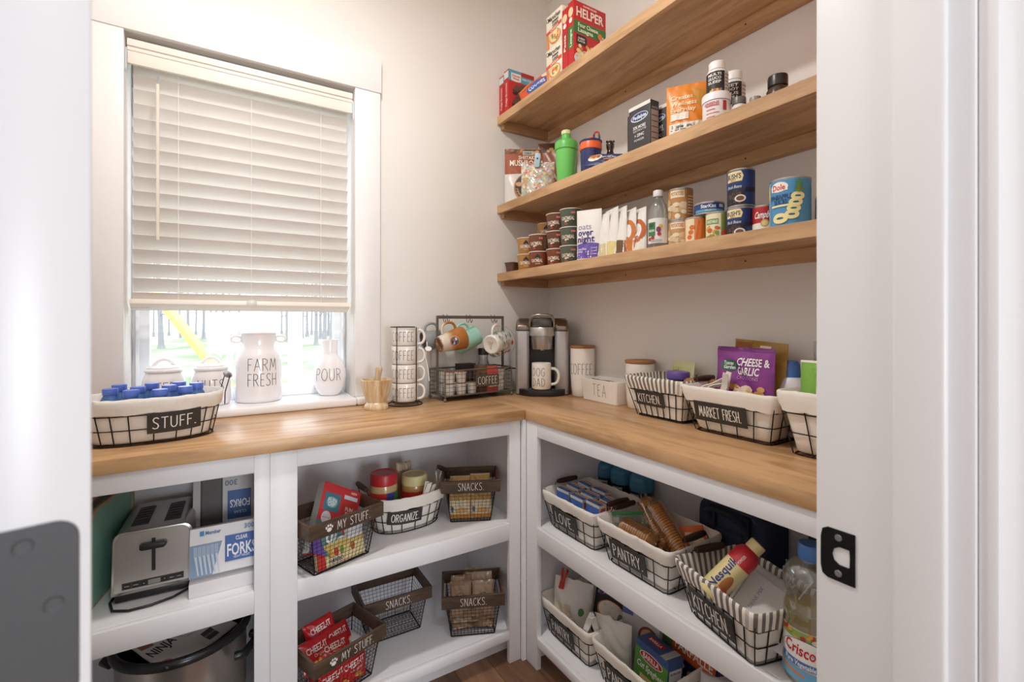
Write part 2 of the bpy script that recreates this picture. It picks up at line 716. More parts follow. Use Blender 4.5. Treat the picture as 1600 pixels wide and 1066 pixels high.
# strike plate with a D-shaped latch hole and two screws, let into the jamb
g = G()
pl = [(-1.636, .9165), (-1.606, .9165), (-1.600, .920), (-1.598, .93), (-1.598, .966), (-1.600, .976), (-1.606, .9795), (-1.636, .9795)]
hole = [(-1.630, .937), (-1.619, .937), (-1.613, .941), (-1.611, .948), (-1.613, .955), (-1.619, .959), (-1.630, .959), (-1.6305, .948)]
v = [(-.7535, y, z) for y, z in pl] + [(-.7535, y, z) for y, z in hole] + [(-.7500, y, z) for y, z in pl] + [(-.745, y, z) for y, z in hole]
f = []
for i in range(8):
    j = (i + 1) % 8
    f += [(i, j, 8 + j, 8 + i), (i, 16 + i, 16 + j, j), (8 + i, 8 + j, 24 + j, 24 + i)]
g.add(v, f, BLACKM)
st = g.build('strike_plate', jr)
g = G().add([(-.7515, y, z) for y, z in hole], [tuple(range(8))], M('#d9c7a6', 0.5))
g.build('latch_hole', st)
for zz in (.926, .970):
    g = G()
    g.X = Matrix.Translation((-.7535, -1.618, zz)) @ Matrix.Rotation(-PI / 2, 4, 'Y')
    g.lathe([(0.0042, 0), (0.0038, 0.0008), (0, 0.001)], M('#9c9a98', 0.35, 0.8), 14)
    g.build('screw', st)
g = G().box(-1.512, -1.494, -1.742, -1.592, 0, 2.07, GLOSSW)
struct(g, 'trim_2', bevel=0.0015)
g = G()
g.box(-0.747, -0.645, -1.758, -1.742, 0, 2.15, GLOSSW)
struct(g, 'trim_3', bevel=0.003)
g = G().box(-1.60, -1.499, -1.758, -1.742, 0, 2.15, GLOSSW)
struct(g, 'trim_4', bevel=0.003)
g = G().box(-1.512, -0.734, -1.742, -1.592, 2.05, 2.07, GLOSSW)
g.box(-1.60, -0.645, -1.758, -1.742, 2.072, 2.17, GLOSSW)
struct(g, 'trim_5', bevel=0.003)
# the open door: local x runs along the slab from the hinge edge, local y across its thickness
door = bpy.data.objects.new('door_1', None)
COL.objects.link(door)
door['kind'] = 'structure'
door.location = (-1.4551, -1.589, 0)
door.rotation_euler = (0, 0, PI / 2 + math.radians(12.5))
dg = G().box(0, 0.70, 0, 0.035, 0.012, 2.04, GLOSSW)
dg.build('door_slab', door, bevel=0.0015)
for z0, z1 in ((0.14, 0.92), (1.04, 1.92)):
    G().box(0.11, 0.59, -0.004, 0.001, z0, z1, GLOSSW).build('door_panel', door, bevel=0.003)
HINGE = M('#5a5b5d', 0.55, 0.35, noise=0.08, scale=400)


def hinge(z0):
    r = 0.009
    loop = [(-0.0, z0)]
    pts = []
    for cy, cz, a0 in ((0.0045 + r, z0 + 0.089 - r, PI), (0.034 - r, z0 + 0.089 - r, PI / 2)):
        pass
    pts = [(0.0345, z0), (0.0345, z0 + 0.089)]
    pts += [(0.0045 + r - r * sin(a), z0 + 0.089 - r + r * cos(a)) for a in [PI / 2 * k / 6 for k in range(7)]]
    pts += [(0.0045 + r - r * cos(a), z0 + r - r * sin(a)) for a in [PI / 2 * k / 6 for k in range(7)]]
    g = G()
    n = len(pts)
    v = [(-0.0016, y, z) for y, z in pts] + [(0.001, y, z) for y, z in pts]
    g.add(v, [tuple(range(n)), tuple(range(2 * n - 1, n - 1, -1))] + [(i, (i + 1) % n, n + (i + 1) % n, n + i) for i in range(n)], HINGE)
    h = g.build('hinge_leaf', door, bevel=0.0006, seg=1)
    for yy, zz in ((0.0238, z0 + 0.0805), (0.0135, z0 + 0.050), (0.0238, z0 + 0.0085)):
        s = G()
        s.X = Matrix.Translation((-0.0017, yy, zz)) @ Matrix.Rotation(-PI / 2, 4, 'Y')
        s.lathe([(0.0040, -0.0004), (0.0036, 0.0003), (0.0026, -0.0002), (0, -0.0003)], HINGE, 16)
        s.build('screw', h)


for z0 in (0.2, 1.0525, 1.78):
    hinge(z0)

# ------------------------------------------------------------------ the window
win = bpy.data.objects.new('window_1', None)
COL.objects.link(win)
win['kind'] = 'structure'
G().box(WX0 - .098, WX0, -0.02, 0, 0.944, WZ1, WHITE).build('side_casing', win, bevel=0.002)
G().box(WX1, WX1 + .098, -0.02, 0, 0.944, WZ1, WHITE).build('side_casing', win, bevel=0.002)
G().box(WX0 - .102, WX1 + .102, -0.024, 0, WZ1, WZ1 + .135, WHITE).build('head_casing', win, bevel=0.002)
g = G().box(WX0 + .001, WX1 - .001, -0.059, 0.17, 0.9145, 0.9435, WHITE)
g.box(WX0 - .112, WX0 + .001, -0.059, -0.0005, 0.9145, 0.9435, WHITE)
g.box(WX1 - .001, WX1 + .112, -0.059, -0.0005, 0.9145, 0.9435, WHITE)
g.build('stool', win, bevel=0.008, seg=3)
VINYL = M('#f1f4f7', 0.35, noise=0.01)
g = G()
g.box(WX0, WX0 + .048, 0.15, 0.2, 0.9435, WZ1, VINYL)
g.box(WX1 - .043, WX1, 0.15, 0.2, 0.9435, WZ1, VINYL)
g.box(WX0 + .048, WX1 - .043, 0.15, 0.2, 0.9435, 0.9886, VINYL)
g.box(WX0 + .048, WX1 - .043, 0.15, 0.2, WZ1 - .045, WZ1, VINYL)
g.box(WX0 + .048, WX1 - .043, 0.155, 0.2, 1.53, 1.57, VINYL)
g.build('sash', win, bevel=0.003)
g = G()
g.box(WX0 + .012, WX0 + .02, 0.13, 0.15, 0.9435, WZ1, VINYL)
g.box(WX1 - .02, WX1 - .012, 0.13, 0.15, 0.9435, WZ1, VINYL)
g.build('track', win)
GLASS = clear('#fbfdff', 0.05)
G().box(WX0 + .047, WX1 - .042, 0.178, 0.182, 0.987, 1.531, GLASS).build('glass_pane', win)
G().box(WX0 + .047, WX1 - .042, 0.178, 0.182, 1.569, WZ1 - .044, GLASS).build('glass_pane', win)

# the blind
SLAT = bpy.data.materials.new('blind_slat')
SLAT.use_nodes = True
nt = SLAT.node_tree
pb = nt.nodes['Principled BSDF']
pb.inputs['Base Color'].default_value = lin('#f0e9e1')
pb.inputs['Roughness'].default_value = 0.45
tl = nt.nodes.new('ShaderNodeBsdfTranslucent')
tl.inputs[0].default_value = lin('#e8eef5')
ms = nt.nodes.new('ShaderNodeMixShader')
ms.inputs[0].default_value = 0.16
nt.links.new(pb.outputs[0], ms.inputs[1])
nt.links.new(tl.outputs[0], ms.inputs[2])
nt.links.new(ms.outputs[0], nt.nodes['Material Output'].inputs[0])
FAUX = M('#efe6dc', 0.4, noise=0.012)
bl = thing('window_blind', 'white faux wood blind half lowered over the window', 'blind', (-1.2985, 0.055, 0))
g = G()
g.box(-.345, .345, -.052, -.040, 2.052, 2.128, FAUX)
g.box(-.345, .345, -.057, -.052, 2.106, 2.128, FAUX)
g.box(-.345, .345, -.0545, -.052, 2.092, 2.103, FAUX)
g.build('valance', bl, bevel=0.0025)
G().box(-.338, .338, -.03, .03, 2.085, 2.135, M('#e8e8ea', 0.4)).build('head_rail', bl, bevel=0.002)
g = G()
for s in (-1, 1):
    x = s * .3475
    g.tube([(x, -.05, 2.10), (x, -.056, 2.075), (x, -.056, 2.03), (x, -.05, 2.022)], .0024, M('#cfd6de', 0.25))
g.build('valance_clip', bl)
n_slat = 16
ztop, zbot = 2.038, 1.332
for i in range(-1, n_slat):
    z = ztop - (ztop - zbot) * i / (n_slat - 1)
    t = math.radians(57)
    s = G()
    prof = []
    for k in range(6):
        a = k / 5 - .5
        d = a * 0.0505
        c = 0.0016 * (1 - (2 * a) ** 2)
        # room edge high, outer edge low; slightly crowned
        prof.append((d * cos(t) + c * sin(t), -d * sin(t) + c * cos(t)))
    v, f = [], []
    for sx in (-.336, .336):
        for off in (0.0014, -0.0014):
            v += [(sx, y + off * sin(t), z - .0225 + zz + off * cos(t)) for y, zz in prof]
    for k in range(5):
        f += [(k, k + 1, 13 + k, 12 + k), (6 + k, 18 + k, 19 + k, 7 + k), (k, 6 + k, 7 + k, k + 1), (12 + k, 13 + k, 19 + k, 18 + k)]
    f += [(0, 12, 18, 6), (5, 11, 23, 17)]
    s.add(v, f, SLAT, True)
    s.build('slat', bl, angle=50)
g = G()
g.X = Matrix.Translation((0, -.004, 1.291)) @ Matrix.Rotation(math.radians(-24), 4, 'X')
g.box(-.343, .343, -.026, .028, -.009, .0095, FAUX)
rail = g.build('bottom_rail', bl, bevel=0.003)
d = Decal(lambda u, v, o: g.X @ Vector((u, v, -.009 - o)))
d.text('WARNING  KEEP CORDS', -.318, .004, .0045, '#55585e', width=0.05)
d.build(rail, 'warning_print')
g2 = G()
g2.lathe([(.011, 0), (.012, .002), (.009, .004), (0, .005)], M('#d8d6d2', 0.3), 18, sx=1.4)
g2.X = Matrix.Identity(4)
tb = g2.build('rail_button', rail)
tb.location = (0, -.031, 1.302)
tb.rotation_euler = (math.radians(62), 0, 0)
CORD = M('#f3f3f1', 0.7)
for xx in (-.215, .0, .235):
    g = G()
    g.tube([(xx, -.0165, 2.09), (xx, -.0165, 1.31)], .0009, CORD, 5)
    g.tube([(xx, .018, 2.09), (xx, .018, 1.31)], .0009, CORD, 5)
    g.build('ladder_cord', bl)
g = G()
g.tube([(-.268, -.040, 2.035), (-.268, -.046, 2.02), (-.268, -.048, 2.0)], .0022, M('#aab4ba', 0.2, 0.3), 8)
g.tube([(-.268, -.048, 2.005), (-.268, -.0485, 1.50)], .0048, M('#e9dfd2', 0.45), 8)
g.build('tilt_wand', bl)

# ------------------------------------------------------------------ outside the window
GRASS = bpy.data.materials.new('lawn')
GRASS.use_nodes = True
nt = GRASS.node_tree
b = nt.nodes['Principled BSDF']
b.inputs['Roughness'].default_value = 0.95
tc = nt.nodes.new('ShaderNodeTexCoord')
n = nt.nodes.new('ShaderNodeTexNoise')
n.inputs['Scale'].default_value = 0.22
n.inputs['Detail'].default_value = 6
nt.links.new(tc.outputs['Object'], n.inputs['Vector'])
r = nt.nodes.new('ShaderNodeValToRGB')
r.color_ramp.elements[0].position = .40
r.color_ramp.elements[0].color = lin('#6f7c5a')
r.color_ramp.elements[1].position = .60
r.color_ramp.elements[1].color = lin('#a5a290')
nt.links.new(n.outputs[0], r.inputs[0])
nt.links.new(r.outputs[0], b.inputs['Base Color'])
g = G().box(-70, 60, 0.6, 90, -0.9, -0.5, GRASS)
struct(g, 'ground')
BARK = M('#8d8a8b', 0.9, noise=0.22, scale=3, bump=0.3)
rnd = random.Random(5)
ordn = ('first second third fourth fifth sixth seventh eighth ninth tenth eleventh twelfth thirteenth fourteenth fifteenth sixteenth seventeenth eighteenth '
        'nineteenth twentieth twenty-first twenty-second twenty-third twenty-fourth').split()
spots = [(240, 52, .2), (252, 30, .30), (264, 56, .22), (282, 48, .2), (294, 44, .26), (306, 60, .24), (318, 46, .28), (328, 40, .2), (338, 52, .26), (349, 42, .30), (360, 58, .24), (372, 50, .26),
         (440, 54, .24), (449, 40, .30), (456, 58, .22), (464, 36, .32), (472, 48, .26), (480, 52, .3), (487, 60, .26), (494, 34, .26), (501, 46, .3), (507, 40, .34), (513, 55, .3), (519, 30, .36)]
for i, (px, D, rad) in enumerate(spots):
    kx = (px - 800) / 738.0
    th = math.radians(31.94)
    X = -1.402 + D * (sin(th) + kx * cos(th))
    Y = -1.899 + D * (cos(th) - kx * sin(th))
    t = tag(thing('pine_tree', 'bare grey pine trunk beyond the lawn, %s from the left' % ordn[i], 'tree', (X, Y, -0.5), 0, 'pine trunks beyond the lawn'), 'bare grey pine trunk beyond the lawn, %s from the left' % ordn[i], 'tree', 'pine trunks beyond the lawn')
    g = G()
    lean = rnd.uniform(-.25, .25)
    zs = [0, .3, 1, 3, 6, 10, 14]
    g.tube([(lean * z / 8, 0, z) for z in zs], 1, BARK, 9, rs=[rad * q for q in (.8, .56, .5, .46, .42, .36, .25)])
    g.build('trunk', t)
    g = G()
    for q in range(5):
        z = rnd.uniform(2.2, 9)
        a = rnd.uniform(0, 6.28)
        L = rnd.uniform(1.2, 2.6)
        g.tube([(lean * z / 8, 0, z), (lean * z / 8 + cos(a) * L * .5, sin(a) * L * .5, z - .1), (lean * z / 8 + cos(a) * L, sin(a) * L, z + .25)], 1, BARK, 5, rs=[.07, .05, .02])
    g.build('branches', t)
g = G()
g.tube([(-2.55, 4.9, 2.39), (-.72, 4.9, -.43)], .062, M('#dcc874', 0.6), 4)
tag(g.build('playset_beam', bevel=.01), 'pale yellow slanted beam standing on the lawn', 'beam')
g = G()
g.box(-.59, -.43, 5.0, 5.17, -.5, 2.9, M('#d9d3c6', 0.7))
tag(g.build('porch_post', bevel=.01), 'pale square post standing outside the window right of the milk can', 'post')

# ------------------------------------------------------------------ worktops and open base cabinets
TOPW = wood('worktop_wood', '#d2a97c', '#a67c52', 'x', 1.0, 0.33, 0.3)
TOPW2 = wood('worktop_wood_side', '#d2a97c', '#a67c52', 'y', 1.0, 0.33, 0.3)
g = G().box(-1.838, -0.4515, -0.465, -0.001, 0.878, 0.914, TOPW)
tag(g.build('worktop', bevel=0.0025), 'oiled wooden worktop running under the window', 'worktop')
g = G()
g.box(-0.4505, -0.001, -1.59, -0.001, 0.878, 0.914, TOPW2)
tag(g.build('worktop', bevel=0.0025), 'oiled wooden worktop under the wall shelves on the right', 'worktop')

CAB = M('#f2f2f5', 0.4, noise=0.012, scale=4)
ZT, ZM, ZB = 0.826, 0.505, 0.1165


def base_unit(name, label, L, loc, rz, left_st, right_st, depth=0.435):
    """open unit: local x 0..L along the front, front face at y = 0, back at y = depth"""
    t = thing(name, label, 'cabinet', loc, rz)
    ft = 0.019
    G().box(0, left_st, 0, ft, 0.0, 0.878, CAB).build('stile', t, bevel=0.0015)
    G().box(L - right_st, L, 0, ft, 0.0, 0.878, CAB).build('stile', t, bevel=0.0015)
    for z0, z1 in ((ZT, 0.877), (ZM - 0.0595, ZM), (ZB - 0.031, ZB)):
        G().box(left_st, L - right_st, 0.0005, ft, z0, z1, CAB).build('rail', t, bevel=0.0015)
    for z in (ZM, ZB):
        G().box(0.017, L - 0.005, ft, depth - .012, z - .019, z - 0.0002, CAB).build('shelf', t, bevel=0.001, seg=1)
    G().box(0.0005, 0.016, ft, depth - .001, 0.0, 0.877, CAB).build('side_panel', t)
    G().box(L - 0.0045, L - 0.0005, ft, depth - .001, 0.0, 0.877, CAB).build('side_panel', t)
    G().box(0.016, L - 0.0046, depth - .012, depth - .001, 0.0, 0.877, CAB).build('back_panel', t)
    G().box(0.016, L - 0.0046, depth - .028, depth - .012, 0.80, 0.877, CAB).build('nailing_strip', t)
    G().box(0.016, L - 0.0046, 0.075, 0.09, 0.0, ZB - 0.0192, CAB).build('toe_kick', t)
    return t


base_unit('base_cabinet', 'white open base cabinet holding the toaster and stockpot', 0.552, (-1.832, -0.448, 0), 0, 0.045, 0.038)
base_unit('base_cabinet', 'white open base cabinet holding wood-rimmed snack crates', 0.819, (-1.2795, -0.448, 0), 0, 0.069, 0.047)
base_unit('base_cabinet', 'white open base cabinet of lined baskets under the right worktop', 1.129, (-0.444, -0.462, 0), -PI / 2, 0.066, 0.05)
g = G().box(-0.4595, -0.4445, -0.4615, -0.4485, 0.0, 0.878, CAB)
struct(g, 'trim_6')

# ------------------------------------------------------------------ wall shelves
SHW = [wood('shelf_wood_%d' % i, '#cfa87e', '#ab845c', 'y', 1.0 + .1 * i, 0.45, 0.35) for i in range(3)]
SHX = wood('shelf_wood_cleat', '#bd946a', '#9a7450', 'x', 1.0, 0.5, 0.3)
SH_Z = (1.4585, 1.7726, 2.184)
for i, (z, lb) in enumerate(zip(SH_Z, ('lowest wooden wall shelf, holding the food cans', 'middle wooden wall shelf, holding bottles and pouches', 'top wooden wall shelf, holding the red food boxes'))):
    t = thing('wall_shelf', lb, 'shelf', (-0.15, -0.80, z - 0.0375))
    G().box(-.15, -.131, -.789, .799, 0, .0375, SHW[i]).build('nosing', t, bevel=0.001, seg=1)
    G().box(-.1308, .149, -.789, .799, .0185, .0373, SHW[i]).build('shelf_board', t)
    G().box(.12, .149, -.789, .799, -.0205, .0183, SHW[i]).build('cleat', t, bevel=0.001, seg=1)
    G().box(-.1305, .1198, .770, .799, -.0205, .0183, SHX).build('cleat', t, bevel=0.001, seg=1)
    g = G()
    for yy in (.25, -.25, -.6):
        g.X = Matrix.Translation((.1195, yy, 0)) @ Matrix.Rotation(-PI / 2, 4, 'Y')
        g.lathe([(.0028, 0), (.0026, .0004), (0, .0003)], M('#33291f'), 10)
    g.build('screw_heads', t)

# ------------------------------------------------------------------ builders for containers
WIRE = M('#2e2825', 0.45, 0.55)
CLOTH = M('#eee9e1', 0.95, noise=0.04, scale=60, bump=0.25)
STRIPE = stripes('striped_liner', '#efe9df', '#7b746d', 50)
SIGN = M('#3a3633', 0.6, 0.1, noise=0.06, scale=40)
DARKW = wood('dark_wood', '#6a5443', '#473729', 'x', 1.6, 0.55, 0.3)
GRIP = wood('grip_wood', '#4a3426', '#2b1d15', 'y', 2.5, 0.5, 0.3)
GRIPL = wood('grip_wood_grey', '#9b9089', '#6d5f56', 'y', 2.5, 0.5, 0.3)
CERAM = M('#f0ebe4', 0.22, noise=0.012, coat=0.4)
CERAMW = M('#f1eef0', 0.2, noise=0.012, coat=0.5)
STEEL = M('#b9b6b2', 0.32, 0.9, noise=0.04, scale=30, stretch=(1, 1, 40))
INK = '#37322f'


def solid(g, name, label, cat, loc, rz=0.0, group=None, bevel=0.0, rot=None, seg=2, angle=35):
    o = g.build(name, None, bevel, seg, angle)
    o.location = loc
    o.rotation_euler = rot if rot else (0, 0, rz)
    return tag(o, label, cat, group)


def carton(name, label, loc, rz, W, D, H, col, prints=None, cat='box', group=None, rot=None, bevel=0.0012, base=0):
    """printed cardboard box standing on z = 0, front facing -y"""
    g = G().box(-W / 2, W / 2, -D / 2, D / 2, base, base + H, M(col, 0.5, noise=0.03))
    o = solid(g, name, label, cat, loc, rz, group, bevel, rot)
    if prints:
        prints(o, W, D, H)
    return o


def superloop(L, W, n, e=2.5):
    out = []
    for k in range(n):
        a = 2 * PI * k / n - PI / 2
        c, s = cos(a), sin(a)
        out.append((L / 2 * math.copysign(abs(c) ** (2 / e), c), W / 2 * math.copysign(abs(s) ** (2 / e), s)))
    return out


def wire_basket(label, loc, rz, L, W, H, taper, word, striped=False, oval=False, nl=5, ns=3, cuff=0.042, sign=(0.10, 0.045, 0.0, 0.5), ht=0.026,
                grips=(1, 1), grip_out=0.0, grip_up=0.018, grip_mat=None, seed=1, twin=0.5):
    t = thing('wire_basket', label, 'basket', loc, rz)
    rnd = random.Random(seed)

    def dims(z):
        k = 2 * taper * (1 - z / H)
        return L - k, W - k

    def loop(z, n, off=0.0):
        l, w_ = dims(z)
        if oval:
            return superloop(l + 2 * off, w_ + 2 * off, n)
        return resample(rrect(l + 2 * off, w_ + 2 * off, 0.014 + off * 0.5), n)
    g = G()
    for z, r in ((0.002, .0019), (H * .36, .0015), (H * .68, .0015), (H - .002, .0019)):
        g.tube([(x, y, z) for x, y in loop(z, 48)], r, WIRE, 5, closed=True)
    if oval:
        N = 2 * (nl + ns)
        for k in range(N):
            g.tube([loop(.002, N)[k] + (.002,), loop(H, N)[k] + (H - .002,)], .0016, WIRE, 5)
    else:
        fr = [(-1 + 2 * (i + .5 * 0 + 1) / (nl + 1), s) for i in range(nl) for s in (-1, 1)]
        fr += [(s, -1 + 2 * (i + 1) / (ns + 1)) for i in range(ns) for s in (-1, 1)]
        fr += [(sx * .985, sy * .985) for sx in (-1, 1) for sy in (-1, 1)]
        for fx, fy in fr:
            P = []
            for z in (.002, H - .002):
                l, w_ = dims(z)
                P.append((fx * l / 2, fy * w_ / 2, z))
            g.tube(P, .0016, WIRE, 5)
    l, w_ = dims(0)
    for i in range(3):
        y = (-.5 + (i + 1) / 4) * w_
        g.tube([(-l / 2 * .93, y, .002), (l / 2 * .93, y, .002)], .0013, WIRE, 4)
    g.build('wire_frame', t)
    # cloth liner: outer cuff, fold, inside wall, floor
    n = 88
    mat = STRIPE if striped else CLOTH
    ph = [rnd.uniform(0, 6.28) for _ in range(6)]

    def wav(k, a):
        q = 2 * PI * k / n
        return a * (sin(5 * q + ph[0]) + .7 * sin(11 * q + ph[1]) + .5 * sin(17 * q + ph[2])) / 2.2
    rows = [(H - cuff, .0042, .0022, .003), (H - cuff * .5, .0048, .0018, .0), (H - .004, .0046, .0012, .0), (H + .004, .003, .0008, .0018), (H + .006, .0, .0006, .0018),
            (H + .003, -.0034, .0008, .001), (H * .6, -.0045, .0018, .0), (H * .28, -.0055, .003, .0), (.011, -.0065, .003, .0), (.0065, -.011, .002, .0)]
    g = G()
    v, f = [], []
    for ri, (z, off, wa, wz) in enumerate(rows):
        lp = loop(max(0.0, min(z, H)), n, off)
        for k, (x, y) in enumerate(lp):
            s = 1 + wav(k + ri * 3, wa) / max(.03, math.hypot(x, y))
            zz = z + wav(k * 2 + ri, wz)
            v.append((x * s, y * s, zz))
            g.uv[len(v) - 1] = (k / n, ri / 9)
    for a in range(len(rows) - 1):
        for i in range(n):
            j = (i + 1) % n
            f.append((a * n + i, a * n + j, (a + 1) * n + j, (a + 1) * n + i))
    f.append(tuple((len(rows) - 1) * n + i for i in range(n)))
    g.add(v, f, mat, True)
    ln = g.build('liner', t, fix=False, angle=60)
    if striped:
        g = G()
        loops = []
        for z, off in ((H - .004, -.0015), (H * .6, -.002), (H * .25, -.003), (.008, -.003)):
            loops.append([(x, y, z + wav(k, .0005)) for k, (x, y) in enumerate(loop(z, n, off))])
        g.loft(loops, CLOTH, cap0=False, smooth=True)
        g.build('outer_lining', ln, fix=False, angle=60)
    # sign
    sw, sh, sx, sz = sign
    if not word:
        return t
    tilt = math.atan2(taper, H)
    zc = H * sz
    yf = -(dims(zc)[1] / 2) - .0055
    p = G().box(-sw / 2, sw / 2, -.0012, .0012, -sh / 2, sh / 2, SIGN)
    if oval:
        p = G()
        loops = []
        lf, wf = dims(zc)
        for k in range(9):
            u = -sw / 2 + sw * k / 8
            yy = (wf / 2) * (1 - (1 - abs((u + sx) / (lf / 2)) ** 2.5) ** (1 / 2.5))
            loops.append([(u, yy - .0012, -sh / 2), (u, yy + .0012, -sh / 2), (u, yy + .0012, sh / 2), (u, yy - .0012, sh / 2)])
        p.loft(loops, SIGN)
        yfn = lambda u: (wf / 2) * (1 - (1 - abs((u + sx) / (lf / 2)) ** 2.5) ** (1 / 2.5))
    else:
        yfn = lambda u: 0.0
    so = p.build('sign_plate', t, bevel=.0005, seg=1)
    so.location = (sx, yf, zc)
    so.rotation_euler = (tilt, 0, 0)
    d = Decal(lambda u, v, o: (u, yfn(u) - .0012 - o, v))
    wd = sum(HAND[c][0] for c in word) + .17 * (len(word) - 1)
    d.hand(word, 0.0, 0, ht, '#f3efe8', th=ht * .085, wide=min(1.15, sw * .80 / (wd * ht)))
    d.build(so, 'lettering')
    # handles
    for s, on in zip((-1, 1), grips):
        if not on:
            continue
        hw = min(.05, W * .28)
        xe = s * (L / 2 + .003)
        xo = xe + s * grip_out
        zo = H + grip_up
        g = G()
        g.tube([(xe - s * .001, -hw, H * .70), (xe, -hw, H), (xo, -hw, zo), (xo, hw, zo), (xe, hw, H), (xe - s * .001, hw, H * .70)], .0015, WIRE, 5)
        h = g.build('handle', t)
        g = G()
        g.X = Matrix.Translation((xo, 0, zo)) @ Matrix.Rotation(PI / 2, 4, 'X')
        g.lathe([(0, -hw * .86), (.0075, -hw * .86), (.009, -hw * .5), (.0098, 0), (.009, hw * .5), (.0075, hw * .86), (0, hw * .86)], grip_mat or GRIP, 12)
        g.build('grip', h, angle=50)
    return t


def crate(label, loc, rz, L, W, H, taper, word, paw=False, rim=0.043, group='wood-rimmed wire crates'):
    """wire mesh crate with a dark wooden rim"""
    t = thing('snack_crate', label, 'crate', loc, rz, group)
    th = .008

    def rim_board(x0, x1, y0, y1):
        return G().box(x0, x1, y0, y1, H - rim, H, DARKW).build('rim_board', t, bevel=.001, seg=1)
    fb = rim_board(-L / 2, L / 2, -W / 2, -W / 2 + th)
    rim_board(-L / 2, L / 2, W / 2 - th, W / 2)
    rim_board(-L / 2, -L / 2 + th, -W / 2 + th, W / 2 - th)
    rim_board(L / 2 - th, L / 2, -W / 2 + th, W / 2 - th)

    def dims(z):
        k = 2 * taper * (1 - z / H) + 2 * th
        return L - k, W - k
    g = G()
    l, w_ = dims(0)
    g.tube([(x, y, .0024) for x, y in rrect(l, w_, .004, 2)], .0023, WIRE, 6, closed=True)
    lt, wt = dims(H - rim)
    for sx in (-1, 1):
        for sy in (-1, 1):
            g.tube([(sx * l / 2, sy * w_ / 2, .002), (sx * lt / 2, sy * wt / 2, H - rim + .02)], .0019, WIRE, 6)
    g.build('wire_frame', t)
    g = G()
    sp = .0118
    Hm = H - rim + .006
    nz = int(Hm / sp)
    for i in range(1, nz):
        z = i * Hm / nz
        a, b = dims(z)
        g.tube([(-a / 2, -b / 2, z), (a / 2, -b / 2, z), (a / 2, b / 2, z), (-a / 2, b / 2, z)], .00075, WIRE, 3, closed=True)
    at, bt = dims(Hm)
    nx, ny = int(l / sp), int(w_ / sp)
    for i in range(1, nx):
        fx = -.5 + i / nx
        g.tube([(fx * at, -bt / 2, Hm), (fx * l, -w_ / 2, .002), (fx * l, w_ / 2, .002), (fx * at, bt / 2, Hm)], .00075, WIRE, 3)
    for i in range(1, ny):
        fy = -.5 + i / ny
        g.tube([(-at / 2, fy * bt, Hm), (-l / 2, fy * w_, .002), (l / 2, fy * w_, .002), (at / 2, fy * bt, Hm)], .00075, WIRE, 3)
    g.build('wire_mesh', t)
    d = Decal(on_front(-W / 2))
    zc = H - rim / 2
    if paw:
        d.hand(word, .018, zc, rim * .56, '#f3efe8', th=.0016, wide=1.0)
        cx = -.062
        d.ell(cx, zc - .004, .0075, .006, '#f3efe8')
        for a, b in ((-.009, .003), (-.0035, .008), (.0035, .008), (.009, .003)):
            d.ell(cx + a, zc + b, .0028, .004, '#f3efe8', 10)
    else:
        d.hand(word, 0.0, zc, rim * .60, '#f3efe8', th=.0016, wide=1.0)
    d.build(fb, 'lettering')
    return t


def pouch(name, label, loc, rz, W, H, T, col, cat='bag', group=None, rot=None, seed=0, mode='stand', rough=0.4, crumple=0.0025, mat=None, edge=0.0, lean_top=0.0, nu=20, nv=22):
    """soft printed bag; returns the object and the function that maps print to its front"""
    rnd = random.Random(seed)
    K = [(rnd.uniform(3, 9), rnd.uniform(3, 9), rnd.uniform(0, 6.28), rnd.uniform(.4, 1)) for _ in range(5)]

    def half(a, b):
        e = max(0.0, 1 - (2 * a) ** 2) ** .55
        if mode == 'stand':
            q = max(0.0, 1 - b ** 1.6) ** .9
        else:
            q = max(0.0, sin(PI * min(1, max(0, b)))) ** .5
        c = sum(s * sin(kx * a * 3 + ky * b * 3 + p) for kx, ky, p, s in K) / 3
        bulge = T / 2 * e * q
        return max(.0006, bulge * (1 + .12 * c) + crumple * c * e * min(1, q * 3 + .25)), crumple * .8 * c * (1 - q)

    def wid(b):
        if mode == 'stand':
            return W
        return W * (1 + edge * abs(2 * b - 1) ** 2)

    def fn(u, v, o):
        a, b = u / W, v / H
        h, s = half(max(-.5, min(.5, a)), b)
        return (a * wid(b), -h - o + s + lean_top * b * b, v)
    fn.fine = max(W, H) / 13
    fn.step = .0003
    loops = []
    for j in range(nv + 1):
        b = j / nv
        lp = []
        for i in range(nu + 1):
            a = -.5 + i / nu
            h, s = half(a, b)
            lp.append((a * wid(b), -h + s + lean_top * b * b, b * H))
        for i in range(nu, -1, -1):
            a = -.5 + i / nu
            h, s = half(a, b)
            lp.append((a * wid(b), h + s + .0004 + lean_top * b * b, b * H))
        loops.append(lp)
    g = G()
    g.loft(loops, mat or M(col, rough, noise=0.05), smooth=True)
    o = solid(g, name, label, cat, loc, rz, group, 0, rot, angle=50)
    return o, fn


